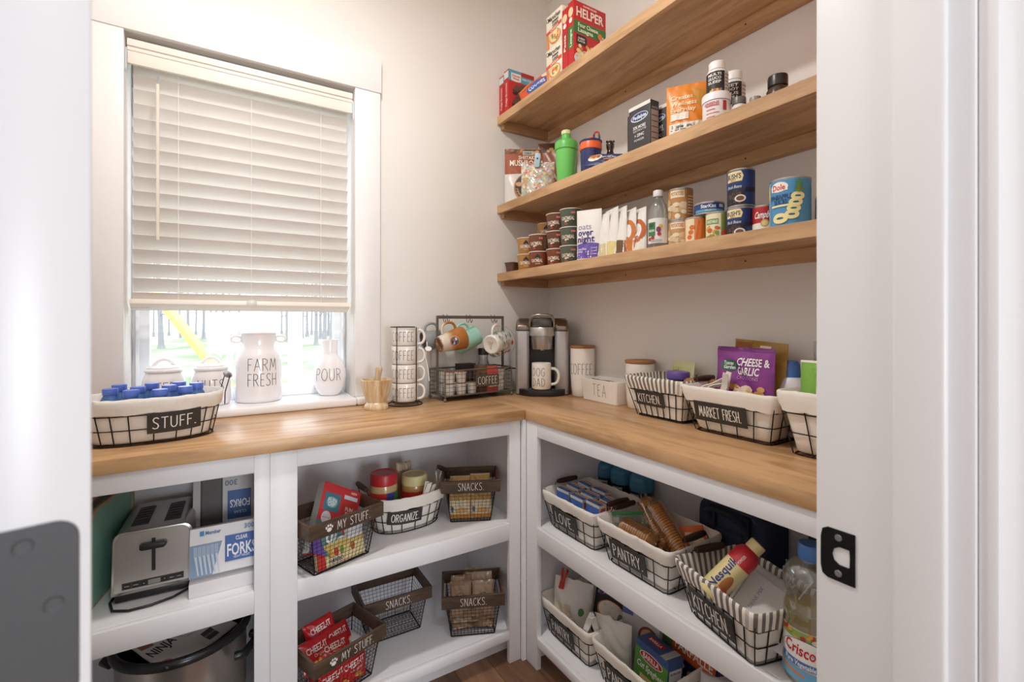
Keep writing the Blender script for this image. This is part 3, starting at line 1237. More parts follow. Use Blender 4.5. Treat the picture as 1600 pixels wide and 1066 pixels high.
def can(name, label, loc, rz, r, h, col, prints=None, cat='can', group=None, metal=None):
    """tin can: paper label wrap, rolled metal rims, recessed ends"""
    TIN = metal or M('#c9c7c4', 0.3, 0.9)
    t = thing(name, label, cat, loc, rz, group)
    g = G()
    g.lathe([(r - .003, .0035), (r - .003, .001), (r - .001, 0), (r + .0008, .0008), (r + .0008, .0028), (r - .0003, .004), (r - .0003, h - .004), (r + .0008, h - .0028), (r + .0008, h - .0008), (r - .001, h), (r - .003, h - .001), (r - .0035, h - .004)], TIN, 32)
    g.lathe([(0, .0035), (r - .003, .0035)], TIN, 32)
    g.lathe([(r - .0035, h - .004), (r * .75, h - .004), (r * .72, h - .0033), (r * .5, h - .0033), (r * .48, h - .004), (0, h - .004)], TIN, 32)
    g.build('tin', t, angle=40)
    g = G().lathe([(r + .0001, .0048), (r + .0001, h - .0048)], M(col, 0.4, noise=0.03), 32)
    lb = g.build('paper_label', t)
    if prints:
        d = Decal(on_round(r + .0001))
        prints(d, r, h)
        d.build(lb, 'print')
    return t


def mug(name, label, loc, rz, r, h, mat, rb=None, group=None, prints=None, rot=None, hw=0.032, hh=0.62, hr=0.0055, inside=None, hz=0.48, a0=0.0):
    """mug with its handle at +x"""
    rb = rb or r
    t = thing(name, label, 'mug', loc, rz, group, rot)
    out = [(0, .0015), (rb * .78, .0015), (rb * .84, 0), (rb * .93, .001), (rb, .006), (rb + (r - rb) * .45, h * .4), (rb + (r - rb) * .8, h * .7), (r, h - .003), (r - .0012, h), (r - .003, h - .0015)]
    inn = [(r - .0036, h - .006), (rb + (r - rb) * .45 - .004, h * .4), (rb - .005, .012), (0, .008)]
    g = G().lathe(out, mat, 32)
    g.lathe([out[-1]] + inn, inside or mat, 32)
    b = g.build('cup', t, angle=50)
    g = G()
    pts = []
    for k in range(11):
        a = -PI / 2 + PI * k / 10
        rr = rb + (r - rb) * .6
        pts.append((rr - .004 + (hw + .003) * cos(a) ** .6 if cos(a) > 0 else rr - .004, 0, h * hz + h * hh / 2 * sin(a)))
    g.tube(pts, hr, mat, 8)
    g.build('handle', t, angle=60)
    if prints:
        d = Decal(on_round(prof_r([(rb, .006), (rb + (r - rb) * .45, h * .4), (rb + (r - rb) * .8, h * .7), (r, h - .003)]), a0), gap=.0006)
        prints(d, r, h)
        d.build(b, 'lettering')
    return t


def axes_rot(up, z):
    """euler that sends local +x to up and local +z to z"""
    z = Vector(z).normalized()
    x = Vector(up)
    x = (x - z * x.dot(z)).normalized()
    y = z.cross(x)
    m = Matrix((x, y, z)).transposed()
    return m.to_euler()


def clothespin(label, loc, rot, col='#efe9de', L=0.07, group=None):
    t = thing('clip', label, 'clip', loc, 0, group, rot)
    m = M(col, 0.5)
    for s in (-1, 1):
        g = G()
        loops = []
        for k in range(9):
            z = -L / 2 + L * k / 8
            y = s * (.0015 + .0065 * max(0, (k - 4) / 4) + (.002 if k in (1, 2) else 0))
            wq = .0075 + .002 * sin(PI * k / 8)
            loops.append([(-wq, y, z), (wq, y, z), (wq, y + s * .003, z), (-wq, y + s * .003, z)])
        g.loft(loops, m)
        g.build('jaw', t, bevel=.0006, seg=1)
    g = G()
    g.X = Matrix.Rotation(PI / 2, 4, 'Y')
    g.lathe([(.0035, -.007), (.0035, .007)], M('#b8b8b8', .3, .9), 10)
    g.build('spring', t)
    return t

# ------------------------------------------------------------------ on the window stool
ZS = 0.9438


def jar(label, x, y, word, rz, r=0.0605):
    t = thing('lidded_jar', label, 'jar', (x, y, ZS), rz, 'lidded jars on the window stool')
    pr = [(0, 0), (r * .86, 0), (r * .95, .004), (r, .02), (r, .075), (r * .985, .092), (r * .93, .106), (r * .86, .114), (r * .84, .118), (r * .84, .121), (0, .121)]
    b = G().lathe(pr, CERAMW, 36).build('body', t, angle=50)
    d = Decal(on_round(prof_r(pr[1:-1])))
    d.hand(word, 0, .071, .040, INK, th=.0019, wide=.95)
    d.build(b, 'lettering')
    l = G().lathe([(0, .1212), (r * .82, .1212), (r * .89, .124), (r * .90, .129), (r * .86, .133), (r * .80, .134), (r * .78, .139), (r * .5, .145), (0, .147)], CERAMW, 36).build('lid', t, angle=50)
    g = G()
    pts = [(-.033, 0, .141), (-.026, 0, .148), (-.014, 0, .160), (-.006, 0, .164), (.006, 0, .164), (.014, 0, .160), (.026, 0, .148), (.033, 0, .141)]
    g.tube(pts, .005, CERAMW, 10, rs=[.004, .0055, .0055, .006, .006, .0055, .0055, .004])
    g.build('knob', l, angle=60)
    return t


jar('white lidded jar lettered KEEP on the window stool', -1.555, .075, 'KEEP', -.02)
jar('white lidded jar lettered NUTS, beside the milk can vase', -1.421, .078, 'NUTS', -.02)

t = thing('milk_can_vase', 'tall white ceramic milk can vase lettered FARM FRESH', 'vase', (-1.272, .083, ZS), -.06)
pr = [(0, 0), (.070, 0), (.0755, .004), (.077, .012), (.077, .150), (.0755, .163), (.070, .176), (.0615, .188), (.057, .198), (.0555, .208), (.0555, .236), (.0585, .246), (.060, .250), (.0585, .2515), (.0555, .249), (.051, .23), (.05, .2), (0, .19)]
b = G().lathe(pr, CERAMW, 40).build('body', t, angle=50)
d = Decal(on_round(prof_r(pr[1:14])))
d.hand('FARM', .012, .137, .043, INK, th=.0019)
d.hand('FRESH', .012, .083, .043, INK, th=.0019, wide=.9)
d.build(b, 'lettering')
for s in (-1, 1):
    g = G()
    g.tube([(s * (.072 + .0165 * cos(a)), 0, .228 + .0115 * sin(a)) for a in [2 * PI * k / 16 for k in range(16)]], .0042, CERAMW, 8, closed=True)
    g.build('ring_handle', t, angle=60)

t = thing('bottle_vase', 'white ceramic bottle vase lettered POUR at the stool end', 'vase', (-1.022, .088, ZS), -.2)
pr = [(0, 0), (.034, 0), (.038, .003), (.050, .022), (.059, .048), (.0625, .076), (.060, .102), (.051, .127), (.040, .146), (.0325, .157), (.0300, .166), (.0300, .214), (.0305, .219), (.0285, .220), (.026, .217), (.026, .17), (0, .16)]
b = G().lathe(pr, CERAMW, 40).build('body', t, angle=50)
d = Decal(on_round(prof_r(pr[1:12])))
d.hand('POUR', -.004, .085, .046, INK, th=.0019, wide=.95)
d.build(b, 'lettering')

# ------------------------------------------------------------------ STUFF basket with the blue-capped bottles
ZC = 0.9142
wire_basket('oval wire basket with cream liner and STUFF sign on the worktop', (-1.553, -.262, ZC), .10, .325, .215, .118, .024, 'STUFF.', oval=True, nl=7, ns=5, cuff=.034,
            sign=(.118, .056, .045, .48), ht=.030, grip_out=.012, grip_up=.046, grip_mat=GRIPL, seed=3)
CAPB = M('#5874cc', 0.4)
BLUEP = clear('#9cc4e8', 0.2, 0.45, '#5f8fd0')
BP = [(-1.652, -.215), (-1.598, -.293), (-1.640, -.160), (-1.592, -.215), (-1.566, -.155), (-1.535, -.298), (-1.520, -.225), (-1.500, -.168), (-1.480, -.272), (-1.455, -.212), (-1.598, -.29)]
BL = ['at the far left by the grip', 'at the front, second cap from the left', 'in the back row, leftmost', 'in the middle, left of centre', 'in the back row below the KEEP jar', 'at the front above the sign',
      'in the middle, right of centre', 'in the back row by the NUTS jar', 'at the front right', 'at the far right by the grip']
b0 = None
for i, (x, y) in enumerate(BP[:10]):
    lb = 'blue-capped bottle in the STUFF basket, ' + BL[i]
    if b0 is None:
        b0 = thing('water_bottle', lb, 'bottle', (x, y, ZC + .008), 0, 'blue-capped bottles in the STUFF basket')
        G().lathe([(0, 0), (.019, 0), (.0235, .004), (.0235, .04), (.022, .044), (.0235, .05), (.0235, .088), (.020, .101), (.0155, .110), (.0155, .113), (0, .113)], BLUEP, 20).build('body', b0, angle=50)
        G().lathe([(.0238, .05), (.0238, .084)], M('#3f62b5', .5), 20).build('wrapper', b0)
        G().lathe([(.0172, .1125), (.0176, .1135), (.0176, .128), (.0168, .1295), (0, .1297)], CAPB, 22).build('cap', b0, angle=40)
    else:
        copy_tree(b0, (x, y, ZC + .008 + (i * 7 % 5) * .0009), 0, lb)

# ------------------------------------------------------------------ mortar and pestle
MARB = wood('onyx_stripes', '#e9d9b9', '#bd9462', 'z', 1.0, 0.3, 0.5)
t = thing('mortar', 'striped beige stone mortar on the worktop by the window', 'mortar', (-.905, -.158, ZC), .2)
nl = 12
pr = [(.040, 0), (.043, .006), (.0415, .016), (.034, .026), (.035, .032), (.044, .06), (.050, .085), (.053, .105), (.0535, .108)]
g = G()
loops = []
n = 60
for r, z in pr + [(.048, .109), (.044, .095), (.036, .05), (.02, .038)]:
    lp = []
    for k in range(n):
        a = 2 * PI * k / n
        q = 1 + (.075 * abs(sin(nl * a / 2)) if z > .026 and r > .03 else .03 * abs(sin(nl * a / 2)) if z < .02 else 0)
        lp.append((r * q * cos(a), r * q * sin(a), z))
    loops.append(lp)
g.loft(loops, MARB, smooth=True)
g.build('bowl', t, angle=50)
g = G().lathe([(0, -.05), (.016, -.047), (.018, -.036), (.014, -.01), (.011, .03), (.012, .05), (.0135, .058), (.011, .066), (0, .068)], MARB, 20)
solid(g, 'pestle', 'striped stone pestle standing in the mortar', 'pestle', (-.903, -.152, ZC + .088), 0, rot=(.10, .12, 0))

# ------------------------------------------------------------------ stacked COFFEE mugs in a wire stand
MSX, MSY = -.783, -.118
t = thing('mug_stand', 'black wire stand holding four stacked white mugs', 'stand', (MSX, MSY, ZC), -.33)
g = G()
ring = lambda r, z, a0=0, a1=2 * PI, n=28: [(r * cos(a0 + (a1 - a0) * k / n), r * sin(a0 + (a1 - a0) * k / n), z) for k in range(n + (0 if abs(a1 - a0 - 2 * PI) < 1e-6 else 1))]
g.tube(ring(.066, .0025), .0022, WIRE, 6, closed=True)
g.tube(ring(.052, .012), .0018, WIRE, 6, closed=True)
g.tube(ring(.0545, .300, .8, 2 * PI - .8 + .0), .0018, WIRE, 6)
for a in (-2.15, -.95 + .25, 2.0):
    g.tube([(.066 * cos(a), .066 * sin(a), .0025), (.056 * cos(a), .056 * sin(a), .016), (.0555 * cos(a), .0555 * sin(a), .300)], .0018, WIRE, 6)
g.build('wire_frame', t)
names = ('bottom', 'second', 'third', 'top')
for i in range(4):
    m = mug('coffee_mug', 'white mug lettered COFFEE, %s of the four in the wire stand' % names[i], (MSX, MSY, ZC + .0135 + i * .0712), -.33, .0515, .0708, CERAM, rb=.047,
            group='COFFEE mugs in the wire stand', prints=lambda d, r, h: d.hand('COFFEE', -.012, .036, .036, INK, th=.0015, wide=.86), hw=.026, hh=.78)
g = G()
g.tube([(0, 0, 0), (.002, 0, -.02), (-.004, .003, -.06), (.004, 0, -.10), (.010, -.002, -.155)], .0022, M('#f4f2ee', .8), 6)
g.X = Matrix.Translation((.004, -.006, -.028)) @ Matrix.Rotation(PI / 2 - .4, 4, 'X')
g.lathe([(0, -.001), (.014, -.001), (.014, .001), (0, .001)], M('#f4f2ee', .7), 18, sy=.7)
solid(g, 'hang_tag', 'white tag on a cord hung from the stacked mug handles', 'tag', (MSX + .076, MSY - .035, ZC + .243))

# ------------------------------------------------------------------ wire coffee caddy with hanging mugs
RX, RY, RR = -.477, -.0865, .07
IRON = M('#6d645c', 0.45, 0.3)
rack = thing('coffee_caddy', 'bronze wire coffee caddy with a COFFEE sign and mug hooks', 'caddy', (RX, RY, ZC), RR)
LX, LY = .1625, .068
g = G()
for z, r in ((.022, .003), (.123, .0032)):
    g.tube([(x, y, z) for x, y in rrect(2 * LX, 2 * LY, .003, 1)], r, IRON, 6, closed=True)
for sx in (-1, 1):
    for sy in (-1, 1):
        g.tube([(sx * LX, sy * LY, .010), (sx * LX, sy * LY, .123)], .003, IRON, 6)
g.box(-LX, LX, -LY, LY, .019, .0215, IRON)
g.build('frame', rack)
g = G()
for i in range(1, 8):
    z = .022 + .101 * i / 6
    if z < .12:
        g.tube([(x, y, z) for x, y in rrect(2 * LX, 2 * LY, .003, 1)], .0009, IRON, 4, closed=True)
for i in range(1, 17):
    x = -LX + 2 * LX * i / 17
    for sy in (-1, 1):
        g.tube([(x, sy * LY, .022), (x, sy * LY, .123)], .0009, IRON, 4)
for i in range(1, 7):
    y = -LY + 2 * LY * i / 7
    for sx in (-1, 1):
        g.tube([(sx * LX, y, .022), (sx * LX, y, .123)], .0009, IRON, 4)
g.build('wire_mesh', rack)
for sx in (-1, 1):
    G().box(sx * LX - .0035, sx * LX + .0035, -.005, .005, .02, .345, IRON).build('post', rack)
G().box(-LX, LX, -.003, .003, .333, .346, IRON).build('top_bar', rack)
for sx in (-1, 1):
    for sy in (-1, 1):
        g = G()
        g.X = Matrix.Translation((sx * LX, sy * LY, .0075))
        g.lathe([(0, -.0075), (.005, -.0055), (.0075, 0), (.005, .0055), (0, .0075)], IRON, 14)
        g.build('foot', rack, angle=60)
HK = [-.128, -.018, .108]
for x in HK:
    for s in (-1, 1):
        g = G()
        g.tube([(x + s * .009, s * .001, .350), (x + s * .009, -.005, .346), (x + s * .009, -.005, .33), (x + s * .009, -.008, .321), (x + s * .008, -.016, .317), (x + s * .008, -.022, .322), (x + s * .008, -.023, .330)], .0017, IRON, 6)
        g.build('hook', rack)
p = G().box(-.058, .058, -.0012, .0012, -.024, .024, M('#5d554f', .5, .3))
so = p.build('sign_plate', rack, bevel=.0005, seg=1)
so.location = (.035, -LY - .0048, .075)
Decal(on_front(-.0012)).hand('COFFEE', 0, 0, .030, '#f3efe8', th=.0019, wide=1.05).build(so, 'lettering')


def rk(x, y, z):
    c, s = cos(RR), sin(RR)
    return (RX + x * c - y * s, RY + x * s + y * c, ZC + z)


# the four hanging mugs
def brown_prints(d, r, h):
    d.ring(-.002, .055, .021, .021, .004, '#e58a6a')
    d.ell(-.002, .055, .0175, .0175, '#4b6b4e')
    for q, (a, b, c) in enumerate(((-.008, .062, '#d8d5e8'), (.004, .06, '#3d4f77'), (-.004, .052, '#c05a5a'), (.006, .05, '#d9c4d6'), (0, .045, '#3a3a66'))):
        d.rect(a - .005, b - .004, a + .005, b + .004, c, 2, 1)


BRN = bpy.data.materials.new('glazed_brown')
BRN.use_nodes = True
nt = BRN.node_tree
b = nt.nodes['Principled BSDF']
b.inputs['Roughness'].default_value = .22
tc = nt.nodes.new('ShaderNodeTexCoord')
sp = nt.nodes.new('ShaderNodeSeparateXYZ')
nz_ = nt.nodes.new('ShaderNodeTexNoise')
nz_.inputs['Scale'].default_value = 40
ad = nt.nodes.new('ShaderNodeMath')
ad.operation = 'MULTIPLY_ADD'
ad.inputs[1].default_value = .02
nt.links.new(tc.outputs['Object'], sp.inputs[0])
nt.links.new(tc.outputs['Object'], nz_.inputs['Vector'])
nt.links.new(nz_.outputs[0], ad.inputs[0])
nt.links.new(sp.outputs[2], ad.inputs[2])
rp = nt.nodes.new('ShaderNodeValToRGB')
e = rp.color_ramp.elements
e[0].position, e[0].color = .0, lin('#7d5232')
e[1].position, e[1].color = 1.0, lin('#a4652f')
for pos, c in ((.013, '#7d5232'), (.018, '#ddd3c4'), (.045, '#d8c9b4'), (.068, '#b0733b')):
    q = e.new(pos)
    q.color = lin(c)
nt.links.new(ad.outputs[0], rp.inputs[0])
nt.links.new(rp.outputs[0], b.inputs['Base Color'])
mug('hanging_mug', 'brown and cream glazed mug hanging from the caddy', (-.648, -.128, ZC + .228), 0, .0485, .118, BRN, rb=.032,
    prints=brown_prints, a0=PI, rot=axes_rot((-.25, 0, 1), (.95, .10, .22)), hw=.036, hh=.55, inside=M('#b9834e', .3), hz=.52)
MINT = M('#a5dccd', .28, noise=.02)
mug('hanging_mug', 'mint green mug hanging behind the brown mug', (-.528, -.056, ZC + .216), 0, .046, .105, MINT, rb=.038, rot=axes_rot((-.2, 0, 1), (.82, .1, .42)), hw=.034, hz=.5)
GREYM = M('#8d9293', .35, noise=.04)
mug('hanging_mug', 'grey mug hanging at the back left of the caddy', (-.592, -.046, ZC + .256), 0, .043, .088, GREYM, rb=.034, rot=axes_rot((.1, 0, 1), (-.93, .05, -.22)), hw=.03, inside=M('#6d7273', .4))


def leaf_prints(d, r, h):
    rnd = random.Random(4)
    for u in (-.085, -.055, -.03, .0, .03, .06, .085):
        for v in (.028, .056, .082):
            uu, vv = u + rnd.uniform(-.006, .006), v + rnd.uniform(-.005, .005)
            k = rnd.choice('lblblo')
            if k == 'o':
                d.ell(uu, vv, .009, .010, '#c8712f', 14)
                d.ell(uu, vv, .005, .006, '#a9541f', 10)
            else:
                for q in range(5):
                    d.ell(uu + rnd.uniform(-.008, .008), vv + rnd.uniform(-.01, .01), .0065, .0024, rnd.choice(('#4f7f86', '#3e6d78', '#79a3a0', '#55713f')), 8, rnd.uniform(0, 3))
    d.rect(-.10, .098, .10, .101, '#c8712f', 24, 1)


wm = mug('hanging_mug', 'white mug printed with teal leaves hanging from the caddy', (-.420, -.152, ZC + .222), 0, .043, .098, CERAM, rb=.0415,
         prints=leaf_prints, a0=PI, rot=axes_rot((-.1, -.1, 1), (.86, .44, .16)), hw=.036, hh=.6)
d = Decal(lambda u, v, o: (v, u, .001 - o))
d.text('MADE FOR', 0, .010, .004, '#4c4944')
d.text('COFFEE', 0, .003, .004, '#4c4944')
d.text('12 OZ', 0, -.005, .004, '#4c4944')
d.ring(0, -.014, .004, .004, .001, '#4c4944', 12)
d.build(wm.children[0], 'base_stamp')

# cups, boxes and bottle inside the caddy
KC = M('#ecebe8', .45)
kc0 = None
KP = [(-.128, -.040, 0), (-.128, -.040, 1), (-.075, -.040, 0), (-.075, -.040, 1), (-.020, -.035, 0), (-.128, .022, 0), (-.128, .022, 1), (-.070, .022, 0), (.128, -.025, 0), (.128, -.025, 1), (.128, .032, 0)]
KN = ['front left, lower', 'front left, upper', 'second from front left, lower', 'second from front left, upper', 'left of the sign', 'back left, lower', 'back left, upper', 'behind the second column', 'right end, lower', 'right end, upper', 'back right corner']
for i, (x, y, k) in enumerate(KP):
    lb = 'white single-serve coffee pod in the wire caddy, ' + KN[i]
    loc = rk(x, y, .0217 + k * .0472)
    if kc0 is None:
        kc0 = thing('coffee_pod', lb, 'coffee pod', loc, 0, 'coffee pods in the caddy')
        G().lathe([(0, 0), (.0175, 0), (.0185, .002), (.0225, .041), (.0250, .042), (.0252, .044), (.0235, .0448)], KC, 22).build('cup', kc0, angle=50)
        G().lathe([(0, .0450), (.0236, .0450), (.0236, .0454), (0, .0456)], M('#a8714f', .4), 22).build('foil_lid', kc0)
    else:
        copy_tree(kc0, loc, 0, lb)


def tea_prints(band, word):
    def fn(o, W, D, H):
        d = Decal(on_front(-D / 2))
        d.rect(-W * .38, H * .52, W * .38, H * .82, band, 2, 1)
        d.text(word, 0, H * .67, H * .12, '#2a2320' if band != '#2c2a2a' else '#e9e3d8')
        d.build(o)
    return fn


carton('tea_box', 'black tea box standing in the coffee caddy', rk(-.012, .030, .0217), RR, .075, .05, .118, '#2c2a2a', tea_prints('#4b4644', 'DARK'))
carton('tea_box', 'brown tea box standing in the coffee caddy', rk(.048, -.012, .0217), RR, .065, .05, .112, '#6f5139', tea_prints('#8c6a4a', 'BLEND'))
o, fn = pouch('sweetener_packet', 'red and cream packet tucked behind the COFFEE sign', rk(.075, -.050, .0217), RR, .055, .108, .012, '#e4574c', 'packet', seed=4, mode='pillow')
Decal(fn, .001).rect(-.02, .02, .02, .06, '#f1dfc0', 4, 4).build(o)
t = thing('glass_bottle', 'clear glass shaker with a black lid in the coffee caddy', 'bottle', rk(.082, .034, .0217), 0)
G().lathe([(0, .001), (.026, .001), (.028, .006), (.028, .09), (.026, .11), (.020, .135), (.0215, .15), (.0215, .158)], clear('#e9efee', .3, .08), 24).build('body', t, angle=50)
G().lathe([(.0235, .152), (.0235, .178), (.021, .181), (0, .181)], M('#2a2725', .4), 24).build('lid', t, angle=40)

# ------------------------------------------------------------------ pod coffee maker
KX, KY, KR = -.155, -.155, -.615
km = thing('coffee_maker', 'silver and black pod coffee maker in the corner', 'coffee maker', (KX, KY, ZC), KR)
SILV = M('#b4b1b1', 0.34, 0.55, noise=0.03, scale=60)
BRON = M('#8d8078', 0.25, 0.85, noise=.03)
BLK = M('#232223', 0.35)
DGREY = M('#4c4a4b', 0.45)
G().box(-.085, .085, .000, .068, .02, .325, DGREY).build('housing', km, bevel=.006)
G().box(-.052, .052, -.055, .001, .205, .318, BLK).build('head_block', km, bevel=.006)
for s in (-1, 1):
    a, b = sorted((s * .0555, s * .116))
    g = G()
    lp = lambda x0, x1, y0, y1, z: [(x0, y0 + .01, z), (x0 + .01, y0, z), (x1 - .01, y0, z), (x1, y0 + .01, z), (x1, y1, z), (x0, y1, z)]
    g.loft([lp(a, b, -.080, .072, .004), lp(a, b, -.080, .072, .280)], SILV)
    pl_ = g.build('side_pillar', km, bevel=.004)
    g = G()
    g.loft([lp(a, b, -.080, .072, .2815), lp(a, b, -.079, .072, .302), lp(a + .003 * (s < 0), b - .003 * (s > 0), -.060, .072, .325), lp(a + .012 * (s < 0), b - .012 * (s > 0), -.035, .070, .336)], BRON, smooth=True)
    g.build('pillar_cap', pl_, bevel=.003)
g = G()
g.X = Matrix.Translation((0, -.058, 0))
g.lathe([(0, .193), (.010, .193), (.012, .198), (.044, .200), (.046, .204), (.050, .258)], STEEL, 32)
g.build('brew_cup', km, angle=45)
g = G()
g.X = Matrix.Translation((0, -.058, 0))
g.lathe([(.050, .258), (.055, .2585), (.0555, .262), (.0555, .292), (.053, .296), (0, .297)], M('#c4c1bd', .3, .7), 32)
g.build('brew_ring', km, angle=45)
g = G()
g.tube([(-.053, -.050, .262), (-.054, -.062, .30), (-.052, -.072, .330), (-.044, -.078, .345), (-.022, -.082, .350), (.022, -.082, .350), (.044, -.078, .345), (.052, -.072, .330), (.054, -.062, .30), (.053, -.050, .262)], .0055, M('#a9a29c', .22, .9), 10)
g.build('lift_handle', km, angle=60)
G().box(-.044, .044, -.070, -.01, .297, .338, M('#5f5955', .2, .6)).build('pod_window', km, bevel=.008)
g = G()
pts = [(-.112, .0)] + [(-.112 * cos(a), -.035 - .100 * sin(a)) for a in [PI * k / 20 for k in range(21)]] + [(.112, .0)]
pts = [(x, max(y, -.128)) for x, y in pts]
g.prism(pts[::-1], .0, .0285, BLK)
dt = g.build('drip_tray', km, bevel=.003)
g = G()
for i in range(9):
    g.box(-.07 + i * .016, -.06 + i * .016, -.118 + .02 * abs(i - 4) / 4, -.052, .0286, .0302, M('#8b8888', .35, .8))
g.build('grate', dt)
g = G()
g.tube([(-.10, .06, .10), (-.14, .045, .105), (-.175, .03, .10), (-.20, .01, .106), (-.225, -.005, .118), (-.25, -.01, .128)], .0032, BLK, 8)
g.build('power_cord', km, angle=60)

mug('dog_dad_mug', 'white mug lettered DOG DAD on the coffee maker tray', (-.2125, -.2315, ZC + .0305), -.62, .042, .112, CERAM,
    prints=lambda d, r, h: (d.hand('DOG', -.014, .075, .034, INK, th=.0016), d.hand('DAD', -.013, .032, .034, INK, th=.0016)), hw=.034, hh=.62, hr=.0065)

# ------------------------------------------------------------------ canisters and tea box
LIDW = wood('lid_wood', '#a97748', '#86572f', 'x', 3.0, .5, .3)


def canister(label, x, y, rz, r, h, word=None):
    t = thing('canister', label, 'canister', (x, y, ZC), rz, 'wood-lidded canisters')
    pr = [(0, 0), (r * .80, 0), (r * .86, .003), (r * .93, .04), (r * .985, .085), (r, .12), (r, h), (r - .003, h), (r - .003, h - .01), (0, h - .012)]
    b = G().lathe(pr, CERAM, 36).build('body', t, angle=50)
    if word:
        d = Decal(on_round(prof_r(pr[1:-2])))
        d.hand(word, -.008, .118, .046, INK, th=.0017, wide=.72)
        d.build(b, 'lettering')
    G().lathe([(0, h + .0003), (r + .001, h + .0003), (r + .002, h + .003), (r + .002, h + .009), (r, h + .012), (0, h + .0122)], LIDW, 36).build('lid', t, angle=40)
    return t


canister('tall white canister lettered COFFEE with a wooden lid', -.057, -.320, -.72, .0525, .206, 'COFFEE')
canister('plain white canister with wooden lid behind the striped basket', -.062, -.654, -.9, .0535, .166)
t = thing('tea_caddy', 'white open ceramic caddy lettered TEA on the worktop', 'caddy', (-.062, -.485, ZC), -PI / 2 - .02)
g = G()
l0, l1 = rrect(.198, .100, .006, 3), rrect(.214, .108, .006, 3)
i0, i1 = rrect(.186, .088, .005, 3), rrect(.202, .096, .005, 3)
g.loft([[(x, y, 0) for x, y in l0], [(x, y, .088) for x, y in l1], [(x, y, .088) for x, y in i1], [(x, y, .006) for x, y in i0]], CERAM)
b = g.build('body', t, bevel=.0012, seg=1)
Decal(lambda u, v, o: (u, -.0500 - .004 * v / .088 - o, v)).hand('TEA', .004, .047, .046, INK, th=.0017, gap=.26).build(b, 'lettering')
tb0 = None
TBN = ['darkest, at the left end', 'second from the left', 'in the middle', 'pale, right of the middle', 'at the right end']
for i, (y, c) in enumerate(((-.422, '#4e5a49'), (-.454, '#5a5f4c'), (-.485, '#46503f'), (-.527, '#d9cdb4'), (-.560, '#e2dccd'))):
    o, fn = pouch('tea_sachet', 'tea sachet lying in the white TEA caddy, ' + TBN[i], (-.062, y, ZC + .052), 0, .060, .032, .016, c, 'sachet', 'tea sachets in the TEA caddy', seed=i, mode='pillow', rot=(.25 + .1 * (i % 2), 0, -PI / 2 + .2 * (i % 3 - 1)))
    Decal(fn, .0007).rect(-.018, .008, .018, .022, ('#8c9a76', '#cfc9a8', '#98a083', '#c0a068', '#d6b79a')[i], 4, 3).build(o)

# ------------------------------------------------------------------ lined baskets on the right worktop
wire_basket('rectangular wire basket with striped liner and KITCHEN sign beside the TEA caddy', (-.1035, -.832, ZC), -PI / 2, .250, .190, .132, .032, 'KITCHEN.', striped=True, nl=7, ns=4, cuff=.038,
            sign=(.118, .050, -.02, .50), ht=.028, grips=(0, 1), grip_up=.012, seed=5)
wire_basket('cream lined wire basket with a MARKET FRESH sign', (-.120, -1.106, ZC), -PI / 2, .285, .205, .128, .030, 'MARKET FRESH.', nl=4, ns=3, cuff=.040,
            sign=(.160, .058, -.02, .50), ht=.030, grips=(0, 0), seed=6)
wire_basket('cream lined wire basket at the far right end of the worktop', (-.138, -1.404, ZC), -PI / 2, .290, .205, .150, .026, '', nl=4, ns=3, cuff=.044,
            sign=(.11, .05, .02, .50), ht=.028, grips=(0, 0), seed=7)
# their contents
o, fn = pouch('snack_packet', 'pale green snack packet in the striped KITCHEN basket', (-.050, -.822, ZC + .03), -PI / 2 - .25, .115, .155, .03, '#dfe2b0', 'packet', seed=9, mode='pillow', rot=(-.12, 0, -PI / 2 - .25))
d = Decal(fn, .001)
d.rect(-.048, .105, .048, .135, '#cfd68c', 6, 4)
d.text('walnut', -.01, .12, .016, '#5b6440', bold=True)
d.build(o)
t = thing('spice_jar', 'dark spice jar with a purple lid in the KITCHEN basket', 'jar', (-.115, -.868, ZC + .008), 0)
G().lathe([(0, 0), (.033, 0), (.035, .004), (.035, .118), (.031, .128), (0, .128)], M('#3b2d28', .3), 26).build('body', t, angle=50)
G().lathe([(.0365, .126), (.037, .128), (.037, .146), (.035, .149), (0, .149)], M('#6a4fa3', .4), 26).build('lid', t, angle=40)
g = G().lathe([(0, -.05), (.013, -.05), (.015, -.04), (.015, .04), (.013, .05), (0, .05)], M('#a5714a', .6, noise=.15), 16)
solid(g, 'cinnamon_roll', 'brown paper-wrapped roll lying in the KITCHEN basket', 'roll', (-.095, -.94, ZC + .125), 0, rot=(PI / 2, 0, .5))

o, fn = pouch('crouton_bag', 'purple crouton bag standing in the MARKET FRESH basket', (-.118, -1.095, ZC + .022), -PI / 2 - .12, .190, .225, .045, '#8b3f8f', 'bag', seed=12, mode='pillow', rough=.25, rot=(-.05, 0, -PI / 2 - .12), crumple=.004)
d = Decal(fn, .0012)
d.rect(-.093, .214, .093, .223, '#7a2f80', 10, 2)
d.rect(-.066, .158, -.012, .184, '#2f6b57', 6, 4)
d.ell(-.039, .171, .031, .017, '#2f6b57')
d.text('Tuscan', -.04, .178, .010, '#f4f1ea', bold=True)
d.text('Garden', -.036, .166, .010, '#f4f1ea', bold=True)
d.text('CHEESE &', .040, .184, .021, '#f6f1f2', width=.092, bold=True)
d.text('GARLIC', .027, .158, .021, '#f6f1f2', width=.066, bold=True)
d.text('CROUTONS', .027, .139, .010, '#c68fc9', width=.066)
rnd = random.Random(2)
d.blobs(-.06, .086, .075, .112, 9, .016, ('#e6c79a', '#d9a665', '#f0dcc0', '#c98d4a'), rnd)
d.build(o)
